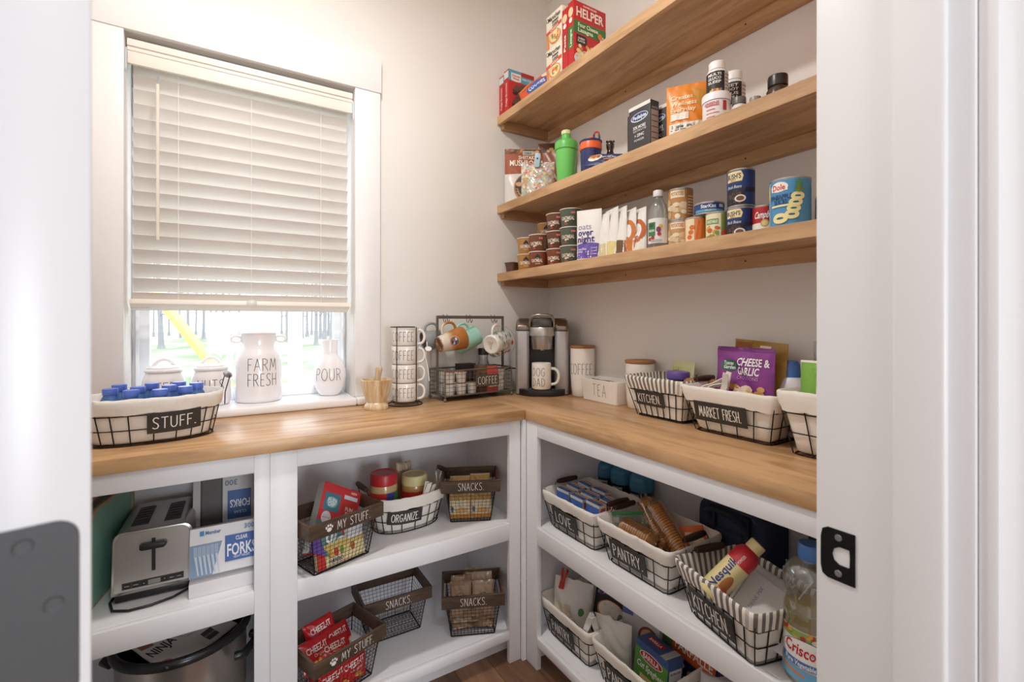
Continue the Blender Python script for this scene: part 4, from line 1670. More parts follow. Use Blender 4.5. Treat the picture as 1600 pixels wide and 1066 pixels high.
o, fn = pouch('chip_bag', 'brown and gold snack bag behind the purple crouton bag', (-.062, -1.100, ZC + .03), -PI / 2 - .22, .185, .235, .035, '#a9843c', 'bag', seed=13, mode='pillow', rough=.3, rot=(-.03, .05, -PI / 2 - .22))
d = Decal(fn, .001)
d.rect(-.085, .185, -.02, .228, '#9a5b28', 6, 4)
d.rect(.01, .216, .045, .223, '#f0e6cf', 4, 2)
d.build(o)
clothespin('cream bag clip lying in the MARKET FRESH basket, left one', (-.165, -1.035, ZC + .135), (1.1, .5, .3), L=.075)
clothespin('cream bag clip standing against the crouton bag', (-.158, -1.068, ZC + .142), (.15, .25, -1.5), L=.07)
t = thing('lotion_bottle', 'white bottle with a blue cap behind the MARKET FRESH basket end', 'bottle', (-.056, -1.200, ZC + .008), 0)
G().lathe([(0, 0), (.030, 0), (.033, .004), (.033, .135), (.026, .158), (.02, .163), (0, .163)], M('#eceaf0', .35), 26).build('body', t, angle=50)
G().lathe([(.0225, .160), (.0225, .163), (.0205, .195), (.016, .205), (0, .207)], M('#4a76c0', .35), 24).build('cap', t, angle=50)
o, fn = pouch('snack_pouch', 'green and orange snack pouch in the far right basket', (-.150, -1.352, ZC + .02), -PI / 2, .16, .205, .05, '#f0ece2', 'pouch', seed=15, mode='pillow', rough=.3, crumple=.003)
d = Decal(fn, .001)
d.rect(-.078, .125, -.035, .200, '#7fb54a', 6, 6)
d.ell(.008, .150, .042, .034, '#ec9a45')
d.ell(.008, .156, .036, .022, '#f3b05f')
d.text('Sauteed', .006, .162, .016, '#ffffff', width=.07, bold=True)
d.rect(-.03, .185, .078, .198, '#f0a050', 6, 2)
d.text('G', .015, .095, .026, '#3f7a3a', bold=True)
d.ell(-.015, .100, .006, .010, '#3f5f3a', 10, .6)
d.build(o)
o, fn = pouch('clear_bag', 'clear plastic bag at the back of the far right basket', (-.058, -1.318, ZC + .02), -PI / 2, .12, .250, .05, '#ffffff', 'bag', seed=17, mode='stand', mat=clear('#e4e4e2', .3, .22, '#d8d6d2', .2), crumple=.006)

# ------------------------------------------------------------------ lowest wall shelf
Z1, Z2, Z3 = SH_Z[0] + .0003, SH_Z[1] + .0003, SH_Z[2] + .0003


def oat(label, x, y, k, col, rz, logo, word='OATMEAL', u0=0.0):
    t = thing('oatmeal_cup', label, 'cup', (x, y, Z1 + k * .0712), rz, 'stacked oatmeal cups')
    pr = [(.0365, 0), (.0365, .004), (.0432, .067)]
    b = G().lathe([(0, .003), (.034, .003), (.0355, 0), (.0365, .001), (.0432, .067)], M(col, .5, noise=.03), 30).build('cup', t, angle=50)
    G().lathe([(.0432, .0668), (.0452, .0672), (.0455, .0688), (.0445, .0702), (.042, .070), (.040, .0685), (0, .0685)], M('#e6ddd0', .5), 30).build('lid', t, angle=50)
    d = Decal(on_round(prof_r(pr), u0), gap=.0005)
    if logo:
        d.poly([(-.013, .040), (.013, .040), (.009, .050), (.004, .054), (0, .060), (-.004, .054), (-.009, .050)], '#2f2b2a')
        d.rect(-.010, .0385, .010, .044, '#3a3634', 3, 1)
        d.text('OATS', 0, .0415, .0035, '#e9e2d6')
    else:
        d.rect(.006, .048, .022, .057, '#c4524a', 3, 1)
        d.text('PROTEIN', .014, .0525, .003, '#f3e6df')
        d.rect(-.022, .017, -.004, .024, '#e7dccb', 3, 1)
        d.rect(-.024, .009, -.010, .013, '#c4524a', 2, 1)
        d.rect(.030, .012, .048, .058, '#8b7a63' if col != '#5a6355' else '#a7a08e', 4, 1)
        for q in range(6):
            d.rect(.032, .017 + q * .0065, .046, .0185 + q * .0065, '#4e3e33', 4, 1)
    d.text(word, -.004 if logo else -.008, .0315, .0135, '#efe6d6', width=.052, bold=True)
    d.rect(-.012, .0165, .012, .0195, '#d9b98c' if logo else col, 2, 1)
    d.build(b)
    return t


CAR, BRW, GRN = '#b8854a', '#7c4b33', '#5a6355'
hh = ('lower', 'upper')
h3 = ('bottom', 'middle', 'top')
for k in range(2):
    oat('caramel oatmeal cup, %s of the leftmost short stack' % hh[k], -.243, -.165, k, CAR, -.70, True)
    oat('brown oatmeal cup, %s of the front brown stack of two' % hh[k], -.243, -.258, k, '#84472d' if k == 0 else BRW, -.78, k == 0)
for k in range(3):
    oat('caramel oatmeal cup, %s of the stack at the back' % h3[k], -.148, -.185, k, CAR, -.72, True)
    oat('brown oatmeal cup, %s of the brown stack of three' % h3[k], -.225, -.358, k, '#84472d' if k == 0 else '#6f4532', -.85, False)
    oat('dark green oatmeal cup, %s of the stack beside the pouches' % h3[k], -.228, -.452, k, GRN, -.80, False)
t = thing('pudding_cup', 'small brown plastic cup at the left end of the lowest shelf', 'cup', (-.245, -.045, Z1), .3)
g = G()
g.loft([[(x, y, z) for x, y in rrect(2 * r, 2 * r, r * .55, 3)] for r, z in ((.022, 0), (.026, .030), (.029, .046))], M('#5e3d30', .4), smooth=True)
g.build('cup', t, angle=40)
g = G()
g.loft([[(x, y, z) for x, y in rrect(2 * r, 2 * r, r * .5, 3)] for r, z in ((.0315, .0462), (.0315, .048), (.029, .0483))], M('#8a6a58', .35))
g.build('foil_lid', t)


def oats_pouch(label, x, y, rz, W, H, band, seed, main=False, wordcol=None):
    o, fn = pouch('oats_pouch', label, (x, y, Z1), rz, W, H, .045, '#edebe8', 'pouch', 'oats pouches in a row', seed=seed, mode='stand', crumple=.0012)
    d = Decal(fn, .0008)
    d.rect(-W * .49, .004, W * .49, H * .30, band, 10, 6, top=lambda a: H * .03 * sin(PI * a))
    if main:
        d.text('oats', -W * .40, H * .66, H * .12, '#8f8aa8', align='l')
        d.text('over', -W * .40, H * .54, H * .12, '#3b3080', bold=True, align='l')
        d.text('night', -W * .42, H * .41, H * .13, '#3b3080', bold=True, align='l')
        d.text('vanilla', -W * .38, H * .21, H * .045, '#e9e4f6', align='l', bold=True)
        d.text('chai', -W * .38, H * .16, H * .045, '#e9e4f6', align='l', bold=True)
        for q in range(3):
            d.ring(W * .18, H * (.22 - q * .06), .0035, .0035, .0008, '#e9e4f6', 12)
            d.rect(W * .24, H * (.22 - q * .06) - .001, W * .38, H * (.22 - q * .06) + .001, '#e9e4f6', 2, 1)
    elif wordcol:
        d.ring(W * .12, H * .50, W * .42, H * .26, W * .16, wordcol, 24)
        d.text('nt', W * .1, H * .36, H * .14, wordcol, bold=True)
    d.build(o)


oats_pouch('white pouch with a purple base, leftmost of the oats row', -.262, -.598, -1.08, .094, .181, '#6a52ad', 21, True)
oats_pouch('white pouch with a dull yellow base, second of the oats row', -.232, -.640, -1.85, .088, .160, '#d5cba0', 22)
oats_pouch('white pouch with a bright yellow base, third of the oats row', -.228, -.678, -1.85, .090, .172, '#ded28e', 23)
oats_pouch('white pouch with a dark brown base, fourth of the oats row', -.222, -.714, -1.88, .088, .168, '#6b5439', 24)
oats_pouch('white pouch with orange letters, fifth of the oats row', -.216, -.750, -1.85, .086, .156, '#c87a3c', 25, wordcol='#c87a3c')
oats_pouch('white pouch with an orange ring, last of the oats row', -.210, -.786, -1.80, .084, .152, '#e9e4dc', 26, wordcol='#b9622f')

t = thing('vinegar_bottle', 'clear vinegar bottle with white cap beside the oats pouches', 'bottle', (-.215, -.872, Z1), -.95)
pr = [(0, .001), (.027, .001), (.0305, .005), (.0305, .105), (.0295, .115), (.030, .125), (.026, .145), (.017, .160), (.0125, .167), (.0125, .174)]
b = G().lathe(pr, clear('#eef3f2', .35, .10, '#dfe5e4'), 28).build('body', t, angle=50)
G().lathe([(.015, .172), (.0155, .173), (.0155, .190), (.014, .192), (0, .192)], M('#e8e6e4', .4), 22).build('cap', t, angle=40)
g = G().lathe([(.0308, .022), (.0308, .100)], M('#e9ebe8', .4), 28)
lb = g.build('paper_label', t)
d = Decal(on_round(.0308))
d.rect(-.034, .045, -.006, .088, '#3f7d4c', 5, 1)
d.text('VINEGAR', -.020, .062, .007, '#f1f1ea', width=.024, bold=True)
d.ell(-.020, .078, .010, .006, '#2c5b38')
for a, b_, c in ((-.026, .036, '#b5343a'), (-.014, .040, '#a52b33'), (.006, .050, '#b5343a'), (.010, .074, '#e3b94c')):
    d.ell(a, b_, .006, .006, c, 12)
d.ell(.004, .064, .007, .009, '#7f3f62', 12)
for q in range(3):
    d.rect(-.020, .026 + q * .003, .014, .0272 + q * .003, '#8a8c8a', 5, 1)
d.build(lb)


def potato(d, r, h):
    rnd = random.Random(3)
    d.rect(-.030, h * .70, .014, h * .93, '#f0e2c6', 6, 1)
    d.text('POTATOES', -.008, h * .82, .011, '#b4632c', width=.038, bold=True)
    d.blobs(-.040, .010, .016, h * .62, 16, .012, ('#e6d7b8', '#d9c4a0', '#efe4cc', '#c9ae84'), rnd)
    d.rect(.020, .006, .046, h - .006, '#a87342', 5, 1)
    for q in range(7):
        d.rect(.023, .016 + q * .009, .043, .0185 + q * .009, '#e5d3b6', 4, 1)


can('food_can', 'sliced potato can, lower one under its twin', (-.175, -.925, Z1), -.95, .0365, .088, '#c39a6a', potato, group='stacked food cans')
can('food_can', 'tall sliced potato can stacked on the other potato can', (-.175, -.925, Z1 + .0882), -.95, .0375, .098, '#c08a50', potato, group='stacked food cans')


def carrots(d, r, h):
    d.rect(-.034, .006, -.004, h - .006, '#e8dcb9', 5, 1)
    for q in range(3):
        d.ell(-.018 + q * .004, .024 + q * .014, .008, .007, '#d9702c', 12)
    for q in range(4):
        d.poly([(-.002 + q * .007, .012), (.006 + q * .007, .010), (.012 + q * .006, h - .014), (.006 + q * .006, h - .010)], ('#d8692b', '#e07f37')[q % 2])
    d.rect(.024, .006, .046, h - .006, '#e07a4a', 4, 1)
    d.rect(.026, h * .55, .044, h * .8, '#c34f35', 3, 1)


def mixed(d, r, h):
    d.rect(-.036, .006, .010, h - .006, '#e6dfc0', 6, 1)
    d.rect(-.032, h * .58, .004, h * .76, '#6f9a4c', 6, 1)
    d.text('VEGETABLES', -.014, h * .67, .008, '#f3f4e6', width=.032, bold=True)
    rnd = random.Random(8)
    d.blobs(-.030, .012, .004, h * .5, 14, .007, ('#d9a24a', '#c9622f', '#7b9a46', '#e8d9a8'), rnd)
    d.rect(.014, .006, .034, h - .006, '#7d8a3d', 4, 1)
    d.ell(.022, .022, .012, .012, '#c94c2b', 12)
    d.rect(.036, .006, .050, h - .006, '#3f7d3a', 3, 1)


can('food_can', 'carrot can with orange label under the blue tuna tin', (-.195, -.998, Z1), -.98, .0325, .083, '#dd8a50', carrots, group='stacked food cans')
can('food_can', 'mixed vegetable can with green label under the blue tuna tin', (-.195, -1.068, Z1), -1.0, .0320, .085, '#8fa450', mixed, group='stacked food cans')
can('tuna_tin', 'flat blue tuna tin lying across the carrot and vegetable cans', (-.180, -1.030, Z1 + .0856), -1.0, .0415, .035, '#24407f',
    lambda d, r, h: (d.rect(-.040, .006, .046, .013, '#5aa3c4', 12, 1), d.text('StarKist', 0, .022, .010, '#f2f4f6', width=.042, bold=True), d.text('SELECTS', .006, .0095, .005, '#f2f4f6', width=.03), d.rect(.030, .018, .045, .027, '#d6dfe6', 4, 1)), group='stacked food cans')


def beans(d, r, h):
    d.rect(-.046, .005, -.028, h - .005, '#2f4d8c', 3, 1)
    d.poly([(-.034, h * .66), (.008, h * .66), (.012, h * .80), (.006, h * .93), (-.034, h * .93)], '#f0dfa8')
    d.text("BUSH'S", -.013, h * .80, h * .13, '#1d2b57', width=.038, bold=True)
    d.text('BEST', -.013, h * .70, .005, '#8c3230')
    d.rect(-.034, h * .45, .010, h * .60, '#1c3160', 8, 1)
    d.text('Black Beans', -.012, h * .525, .008, '#e9edf5', width=.038, slant=.2)
    rnd = random.Random(6)
    d.rect(-.034, .006, .014, h * .44, '#2a2124', 8, 1)
    d.blobs(-.032, .009, .012, h * .42, 26, .0042, ('#4d3a3c', '#3b2c30', '#5e474a'), rnd)
    d.ell(.004, h * .20, .013, .010, '#e8dccb', 18)
    d.ell(.004, h * .20, .009, .0065, '#6a5046', 14)
    d.rect(.016, h * .36, .042, h * .48, '#1a1a22', 5, 1)


can('food_can', 'blue black-bean can, lower of two beside the red soup can', (-.190, -1.134, Z1), -1.18, .0335, .085, '#203a75', beans, group='stacked food cans')
can('food_can', 'tall blue black-bean can, upper of the two', (-.190, -1.136, Z1 + .0852), -1.18, .0345, .102, '#203a75', beans, group='stacked food cans')
can('food_can', 'red and white soup can between bean cans and pineapple can', (-.175, -1.196, Z1), -1.06, .0315, .080, '#b3202b',
    lambda d, r, h: (d.rect(-.05, .006, .05, h * .42, '#eceae4', 14, 1), d.text("Campbell's", -.002, h * .68, .017, '#f3efe8', width=.056, slant=.25, bold=True), d.ell(-.002, h * .40, .010, .010, '#c9a64f', 16), d.ell(-.002, h * .40, .007, .007, '#e3cf92', 14)), group='stacked food cans')


def pine(d, r, h):
    d.rect(-.066, .005, -.052, h - .005, '#7fb6d8', 3, 1)
    d.rect(-.062, h * .6, -.054, h * .9, '#e9d676', 2, 1)
    d.ell(-.026, h * .82, .021, .012, '#f3efe6', 24)
    d.rect(-.046, h * .74, -.006, h * .83, '#f3efe6', 6, 1)
    d.text('Dole', -.026, h * .815, .013, '#c9302f', width=.030, bold=True)
    d.text('PINEAPPLE', -.022, h * .615, .011, '#1f3f72', width=.050, bold=True)
    d.text('SLICES', -.022, h * .51, .011, '#1f3f72', width=.030, bold=True)
    d.rect(-.044, h * .415, -.002, h * .455, '#efe6b0', 6, 1)
    for (a, b_, q) in ((-.022, .18, .017), (.002, .24, .015), (.006, .36, .014), (.010, .48, .014), (.014, .60, .014)):
        d.ring(a, h * b_, q, q * .72, q * .55, '#efe4a0', 24)
    for k in range(7):
        a = PI / 2 + (k - 3) * .36
        x, y = .016 + .012 * cos(a), h * .78 + .022 * sin(a)
        d.poly([(.016 - .004 * sin(a), h * .74), (x, y), (.016 + .004 * sin(a), h * .74)], '#4f8a3e')
    d.ell(.016, h * .725, .009, .006, '#6c7d35', 12)


can('pineapple_can', 'large blue pineapple slices can near the right end of the shelf', (-.228, -1.286, Z1), -1.06, .0435, .117, '#4f93c4', pine)
t = thing('dark_jar', 'dark jar half hidden by the door jamb on the lowest shelf', 'jar', (-.150, -1.338, Z1), 0)
G().lathe([(0, 0), (.028, 0), (.030, .004), (.030, .075), (.022, .092), (.018, .098), (0, .098)], M('#3a3a35', .25), 24).build('body', t, angle=50)
G().lathe([(.020, .0965), (.0205, .098), (.0205, .115), (0, .116)], M('#1f1f1f', .4), 22).build('lid', t, angle=40)

# ------------------------------------------------------------------ middle wall shelf
o, fn = pouch('mushroom_bag', 'rust and white mushroom crisps bag at the left end of the middle shelf', (-.190, -.085, Z2), -.52, .205, .258, .055, '#dedad6', 'bag', seed=31, mode='stand', rough=.3, crumple=.003)
d = Decal(fn, .0012)
H = .258
d.rect(-.1022, H * .54, .1022, H * .91, '#a4522b', 12, 6)
d.rect(-.1022, H * .91, .1022, H * .995, '#6a4029', 12, 2)
rnd = random.Random(14)
d.blobs(-.095, H * .92, .095, H * .985, 16, .010, ('#c98a52', '#e0b483', '#8a5a38', '#b9764a'), rnd)
d.rect(-.020, H * .885, .030, H * .96, '#b7c0b3', 4, 2)
d.text('DJ&A', .005, H * .92, .010, '#4a5248', bold=True)
d.text('SHIITAKE', .002, H * .835, .017, '#f2e7d6', width=.082, bold=True)
d.text('MUSHROOM', -.004, H * .735, .026, '#f5ecdd', width=.150, bold=True)
d.text('CRISPS', .01, H * .64, .014, '#f2e7d6', width=.05)
d.ell(.010, H * .28, .072, .070, '#b98a5a', 28)
d.ell(.010, H * .29, .066, .064, '#4d3d38', 28)
d.blobs(-.045, H * .10, .065, H * .46, 18, .014, ('#d9a878', '#e3c09a', '#7a5a46', '#c48f5e', '#5c463c'), rnd, clip=lambda u, v: (u - .01) ** 2 + (v - H * .29) ** 2 < .0030)
d.build(o)
o, fn = pouch('mushroom_bag', 'second rust mushroom bag, tucked behind the first', (-.080, -.165, Z2), -.75, .170, .285, .045, '#8b4a2b', 'bag', seed=32, mode='stand', rough=.3, crumple=.003)
d = Decal(fn, .0012)
d.rect(-.08, .24, .08, .28, '#5e3a26', 8, 3)
d.blobs(-.078, .235, .078, .275, 16, .010, ('#c98a52', '#e0b483', '#3f2a20', '#b9764a'), rnd)
d.text('MC', -.045, .165, .020, '#f2e7d6', bold=True)
d.build(o)
# clear bag of coloured cereal, with a clip
CER = bpy.data.materials.new('cereal')
CER.use_nodes = True
nt = CER.node_tree
b = nt.nodes['Principled BSDF']
b.inputs['Roughness'].default_value = .35
b.inputs['Coat Weight'].default_value = .6
tc = nt.nodes.new('ShaderNodeTexCoord')
vo = nt.nodes.new('ShaderNodeTexVoronoi')
vo.inputs['Scale'].default_value = 95
nt.links.new(tc.outputs['Object'], vo.inputs['Vector'])
rp = nt.nodes.new('ShaderNodeValToRGB')
rp.color_ramp.interpolation = 'CONSTANT'
sp = nt.nodes.new('ShaderNodeSeparateColor')
nt.links.new(vo.outputs['Color'], sp.inputs[0])
nt.links.new(sp.outputs[0], rp.inputs[0])
e = rp.color_ramp.elements
e[0].position, e[0].color = 0, lin('#b9b3a4')
e[1].position, e[1].color = .16, lin('#c58a86')
for pos, c in ((.30, '#d8d2c2'), (.46, '#9fb49c'), (.60, '#c79a6a'), (.72, '#a9b7c0'), (.84, '#d6c9a0'), (.93, '#b86f62')):
    q = e.new(pos)
    q.color = lin(c)
nt.links.new(rp.outputs[0], b.inputs['Base Color'])
bp = nt.nodes.new('ShaderNodeBump')
bp.inputs['Strength'].default_value = .6
bp.inputs['Distance'].default_value = .003
nt.links.new(vo.outputs['Distance'], bp.inputs['Height'])
nt.links.new(bp.outputs[0], b.inputs['Normal'])
cb, fn = pouch('cereal_bag', 'clear bag of coloured cereal pieces in front of the mushroom bag', (-.240, -.243, Z2), -.72, .142, .142, .055, '#cccccc', 'bag', seed=33, mode='stand', mat=CER, crumple=.004)
t = thing('clip', 'pale blue bag clip closing the cereal bag', 'clip', (-.246, -.250, Z2 + .148), 0, rot=(.0, .10, -.72))
m = M('#a9c6d3', .4)
g = G()
g.loft([[(x, -.004, z) for x, z in ((-.011, -.03), (.011, -.03), (.013, .018), (.010, .030), (-.010, .030), (-.013, .018))], [(x, -.0085, z) for x, z in ((-.011, -.03), (.011, -.03), (.013, .018), (.010, .030), (-.010, .030), (-.013, .018))]], m)
g.build('jaw', t, bevel=.0015)
g = G()
g.loft([[(x, .008, z) for x, z in ((-.011, -.03), (.011, -.03), (.013, .018), (-.013, .018))], [(x, .004, z) for x, z in ((-.011, -.03), (.011, -.03), (.013, .018), (-.013, .018))]], m)
g.build('jaw', t, bevel=.001)
g = G()
g.X = Matrix.Translation((0, -.0087, .006)) @ Matrix.Rotation(PI / 2, 4, 'X')
g.lathe([(.004, 0), (.004, .001), (0, .001)], M('#35393b', .4), 14)
g.build('rivet', t)

t = thing('shaker_bottle', 'bright green shaker bottle with a pale cap on the middle shelf', 'bottle', (-.236, -.432, Z2), -.5)
GRN1 = M('#6fca62', .38, noise=.02)
G().lathe([(0, 0), (.033, 0), (.0345, .003), (.041, .118), (.0415, .136), (0, .136)], GRN1, 32).build('body', t, angle=50)
l = G().lathe([(.0425, .1362), (.0445, .138), (.0450, .160), (.043, .166), (.036, .172), (.022, .177), (.0185, .180), (.0175, .196), (0, .197)], M('#66c05c', .35), 32).build('lid', t, angle=40)
G().lathe([(.0425, .1345), (.0452, .1362), (.0452, .1392), (.0445, .1395)], GRN1, 32).build('collar', t)
G().lathe([(.0175, .1965), (.0195, .1975), (.0195, .210), (.017, .2135), (0, .214)], M('#d6dba6', .4), 22).build('flip_cap', l, angle=40)

t = thing('water_tumbler', 'navy tumbler with orange lid and carry loop beside green shaker', 'bottle', (-.208, -.545, Z2), -.6)
NAVY = M('#2b3168', .35)
G().lathe([(0, 0), (.035, 0), (.0365, .003), (.039, .105), (0, .106)], NAVY, 30).build('body', t, angle=50)
l = G().lathe([(.0385, .1045), (.0415, .106), (.0415, .128), (.040, .133), (.033, .137), (0, .138)], M('#ee6a3c', .35), 30).build('lid', t, angle=40)
g = G()
g.lathe([(.0415, .133), (.0425, .135), (.0425, .139), (.040, .141), (.037, .139)], NAVY, 30)
g.build('ring', l)
g = G()
g.lathe([(.011, .136), (.0115, .150), (.009, .156), (0, .157)], M('#ee6a3c', .35), 16)
g.build('spout', l, angle=50)
g = G()
g.tube([(.014, .0, .138), (.012, 0, .155), (.012, 0, .168)], .0035, NAVY, 8)
g.tube([(.012, 0, .168), (.016, 0, .176), (.024, 0, .178), (.030, 0, .173), (.031, 0, .166)], .0035, M('#c8412c', .4), 8)
g.tube([(.031, 0, .166), (.033, 0, .15), (.033, 0, .138)], .0035, NAVY, 8)
g.build('carry_loop', l, angle=60)

t = thing('syrup_bottle', 'small dark bear-shaped bottle behind the navy packet', 'bottle', (-.140, -.578, Z2), -.6)
g = G().lathe([(0, 0), (.027, 0), (.030, .006), (.031, .035), (.029, .06), (.024, .078), (.016, .094), (.0115, .106), (.0118, .112), (.0145, .120), (.0155, .130), (.0135, .140), (.008, .146), (0, .147)], M('#33251f', .2, coat=.5), 28)
g.build('body', t, angle=60)
g = G()
for s in (-1, 1):
    g.X = Matrix.Translation((s * .0125, 0, .1435))
    g.lathe([(0, -.005), (.0048, -.001), (.003, .004), (0, .005)], M('#33251f', .2, coat=.5), 12)
g.build('ears', t)
o, fn = pouch('snack_packet', 'navy snack packet with a food picture lying by the tumbler', (-.262, -.655, Z2 + .010), 0, .120, .075, .022, '#2f3f6b', 'packet', seed=36, mode='pillow', rot=(-.75, .12, -1.05))
d = Decal(fn, .001)
d.ell(-.030, .042, .026, .024, '#e8e2d6', 20)
d.blobs(-.048, .028, -.014, .058, 10, .009, ('#c9762f', '#a85a26', '#5f7a38', '#e0a25a'), random.Random(9))
d.text('CRUNCHY', .022, .040, .012, '#dfe6f0', width=.05, bold=True)
d.text('BITES', .022, .024, .010, '#e58a3c', width=.03, bold=True)
d.build(o)

o, fn = pouch('drink_pouch', 'black pouch standing left of the electrolyte boxes', (-.186, -.760, Z2), -1.1, .072, .168, .04, '#3c3b3d', 'pouch', seed=38, mode='stand')
d = Decal(fn, .001)
d.text('ZERO', -.012, .085, .014, '#d9d6d2', rot=PI / 2, bold=True)
d.build(o)


def pedia(o, W, D, H):
    d = Decal(on_front(-D / 2))
    d.rect(-W / 2, H * .93, W / 2, H, '#e6e4e1', 1, 1)
    d.ell(0, H * .76, W * .40, H * .085, '#dfe3ea')
    d.ell(0, H * .765, W * .37, H * .070, '#2d4380')
    d.text('Pedialyte', 0, H * .765, .0115, '#f2f4f7', width=W * .62, slant=.2, bold=True)
    d.text('33% MORE', .0, H * .575, .010, '#f0efee', width=W * .58, bold=True)
    d.text('ELECTROLYTES', .002, H * .51, .006, '#f0efee', width=W * .6)
    d.text('+ ZINC', 0, H * .42, .009, '#f0efee', bold=True)
    d.text('POWDER', 0, H * .33, .007, '#f0efee')
    d.ell(.01, H * .10, .018, .012, '#d9b98a')
    d.ell(.026, H * .08, .012, .010, '#e8d3a8')
    d.build(o)
    d = Decal(on_right(W / 2))
    d.rect(-D * .42, H * .10, D * .42, H * .82, '#b9a79c', 1, 1)
    for q in range(6):
        d.rect(-D * .36, H * (.18 + q * .105), D * .34, H * (.195 + q * .105), '#3a3330', 1, 1)
    d.text('FACTS', 0, H * .86, .006, '#e9e6e2')
    d.build(o)


carton('electrolyte_box', 'black electrolyte powder box with a blue oval badge', (-.215, -.812, Z2), -PI / 2, .092, .040, .172, '#403f42', pedia)
carton('electrolyte_box', 'second black electrolyte box, mostly hidden behind the first', (-.160, -.835, Z2), -PI / 2, .092, .040, .165, '#403f42', pedia)

o, fn = pouch('supplement_pouch', 'orange supplement pouch with a white facts panel', (-.195, -.965, Z2), -.98, .118, .182, .05, '#e68a2e', 'pouch', seed=40, mode='stand', crumple=.0035, rough=.35)
d = Decal(fn, .0012)
d.poly([(.012, .172), (.056, .150), (.056, .085), (.034, .110), (.018, .145)], '#c98f38')
d.text('Creates', -.046, .142, .014, '#f6e3bd', align='l', bold=True)
d.text('Wellness', -.046, .122, .014, '#f6e3bd', align='l', bold=True)
d.text('Everyday', -.046, .102, .014, '#f6e3bd', align='l', bold=True)
d.rect(-.046, .070, .006, .092, '#ece2d4', 6, 3)
d.rect(-.050, .004, .054, .060, '#e6e1da', 10, 6)
d.text('Supplement Facts', .001, .050, .010, '#3b3733', width=.088, bold=True)
for z in (.040, .030, .022, .014):
    d.rect(-.045, z - .0012, .046, z + .0008, '#4a4542', 8, 1)
d.build(o)


def pills(label, x, y, z, rz, r, h, lab, words, stripecol, group='supplement bottles'):
    t = thing('supplement_bottle', label, 'bottle', (x, y, z), rz, group)
    G().lathe([(0, 0), (r * .94, 0), (r, .003), (r, h * .68), (r * .93, h * .73), (r * .72, h * .765), (r * .70, h * .78), (0, h * .78)], M('#e9e8e8', .35), 28).build('body', t, angle=50)
    G().lathe([(r * .72, h * .775), (r * .78, h * .78), (r * .78, h * .985), (r * .74, h), (0, h)], M('#efefee', .4), 26).build('cap', t, angle=40)
    lb = G().lathe([(r + .0004, h * .06), (r + .0004, h * .66)], M(lab, .45), 28).build('paper_label', t)
    d = Decal(on_round(r + .0004))
    for i, wd_ in enumerate(words):
        d.text(wd_, -.006, h * (.57 - i * .11), h * .075, '#f1efec', width=r * 1.3, bold=True)
    d.blobs(-r * .8, h * .08, r * .5, h * .14, 8, .004, stripecol, random.Random(len(label)))
    d.rect(r * .75, h * .08, r * 1.45, h * .65, '#d3cdc6', 4, 1)
    for q in range(5):
        d.rect(r * .8, h * (.14 + q * .1), r * 1.4, h * (.16 + q * .1), '#5c5550', 4, 1)
    d.build(lb)


t = thing('powder_tub', 'short white tub with red print under a supplement bottle', 'tub', (-.225, -1.085, Z2), -1.0)
b = G().lathe([(0, 0), (.034, 0), (.036, .003), (.036, .066), (0, .067)], M('#ece9ea', .35), 30).build('body', t, angle=50)
l = G().lathe([(.036, .0668), (.0378, .068), (.0378, .086), (.036, .089), (0, .0892)], M('#eeecee', .4), 30).build('lid', t, angle=40)
d = Decal(on_round(.036))
for q in range(4):
    d.rect(-.026, .020 + q * .010, -.002 + (q % 2) * .01, .0225 + q * .010, '#c25a58', 5, 1)
d.text('GREENS', -.012, .058, .008, '#c25a58', bold=True)
d.rect(.018, .036, .028, .062, '#b9343a', 2, 1)
d.build(b)
G().lathe([(.0362, .0660), (.0366, .0668)], M('#3f6fb0', .4), 30).build('blue_band', t)
pills('white and black supplement bottle standing on the red-printed tub', -.215, -1.080, Z2 + .0895, -1.0, .0275, .096, '#2b2929', ('MULTI', 'GLUCO', 'SLEEP'), ('#d9b23c', '#c9482f', '#4fa0c0'))
t = thing('powder_tub', 'plain white tub at the back under the second supplement bottle', 'tub', (-.120, -1.068, Z2), -1.0)
G().lathe([(0, 0), (.034, 0), (.036, .003), (.036, .060), (0, .061)], M('#ece9ea', .35), 30).build('body', t, angle=50)
G().lathe([(.036, .0608), (.0378, .062), (.0378, .078), (.036, .081), (0, .0812)], M('#eeecee', .4), 30).build('lid', t, angle=40)
pills('white and black supplement bottle behind the one on the tub', -.120, -1.068, Z2 + .0815, -1.0, .0300, .108, '#332a26', ('BEET', 'ROOT', 'PLUS', 'EXTRA'), ('#d9c23c', '#d9772f', '#5fa06a'))
for lb, x, y, r, h, c1, c2 in (('small grey-lidded jar right of the red-printed tub', -.205, -1.140, .020, .066, '#d9d7d4', '#66625f'),
                               ('tiny clear-capped jar left of the black-lidded amber jar', -.205, -1.185, .016, .050, '#cfcac4', '#8d8681'),
                               ('amber jar with a wide black lid on the middle shelf', -.165, -1.222, .027, .100, '#43322a', '#242221'),
                               ('tiny dark-lidded jar right of the amber jar', -.130, -1.268, .016, .076, '#cfcac4', '#3a3634')):
    t = thing('small_jar', lb, 'jar', (x, y, Z2), 0)
    G().lathe([(0, 0), (r * .95, 0), (r, .003), (r, h * .62), (r * .8, h * .70), (r * .75, h * .74), (0, h * .74)], M(c1, .2, coat=.4), 24).build('body', t, angle=50)
    G().lathe([(r * .82, h * .72), (r * .88, h * .73), (r * .88, h * .97), (r * .84, h), (0, h)], M(c2, .35), 24).build('lid', t, angle=40)
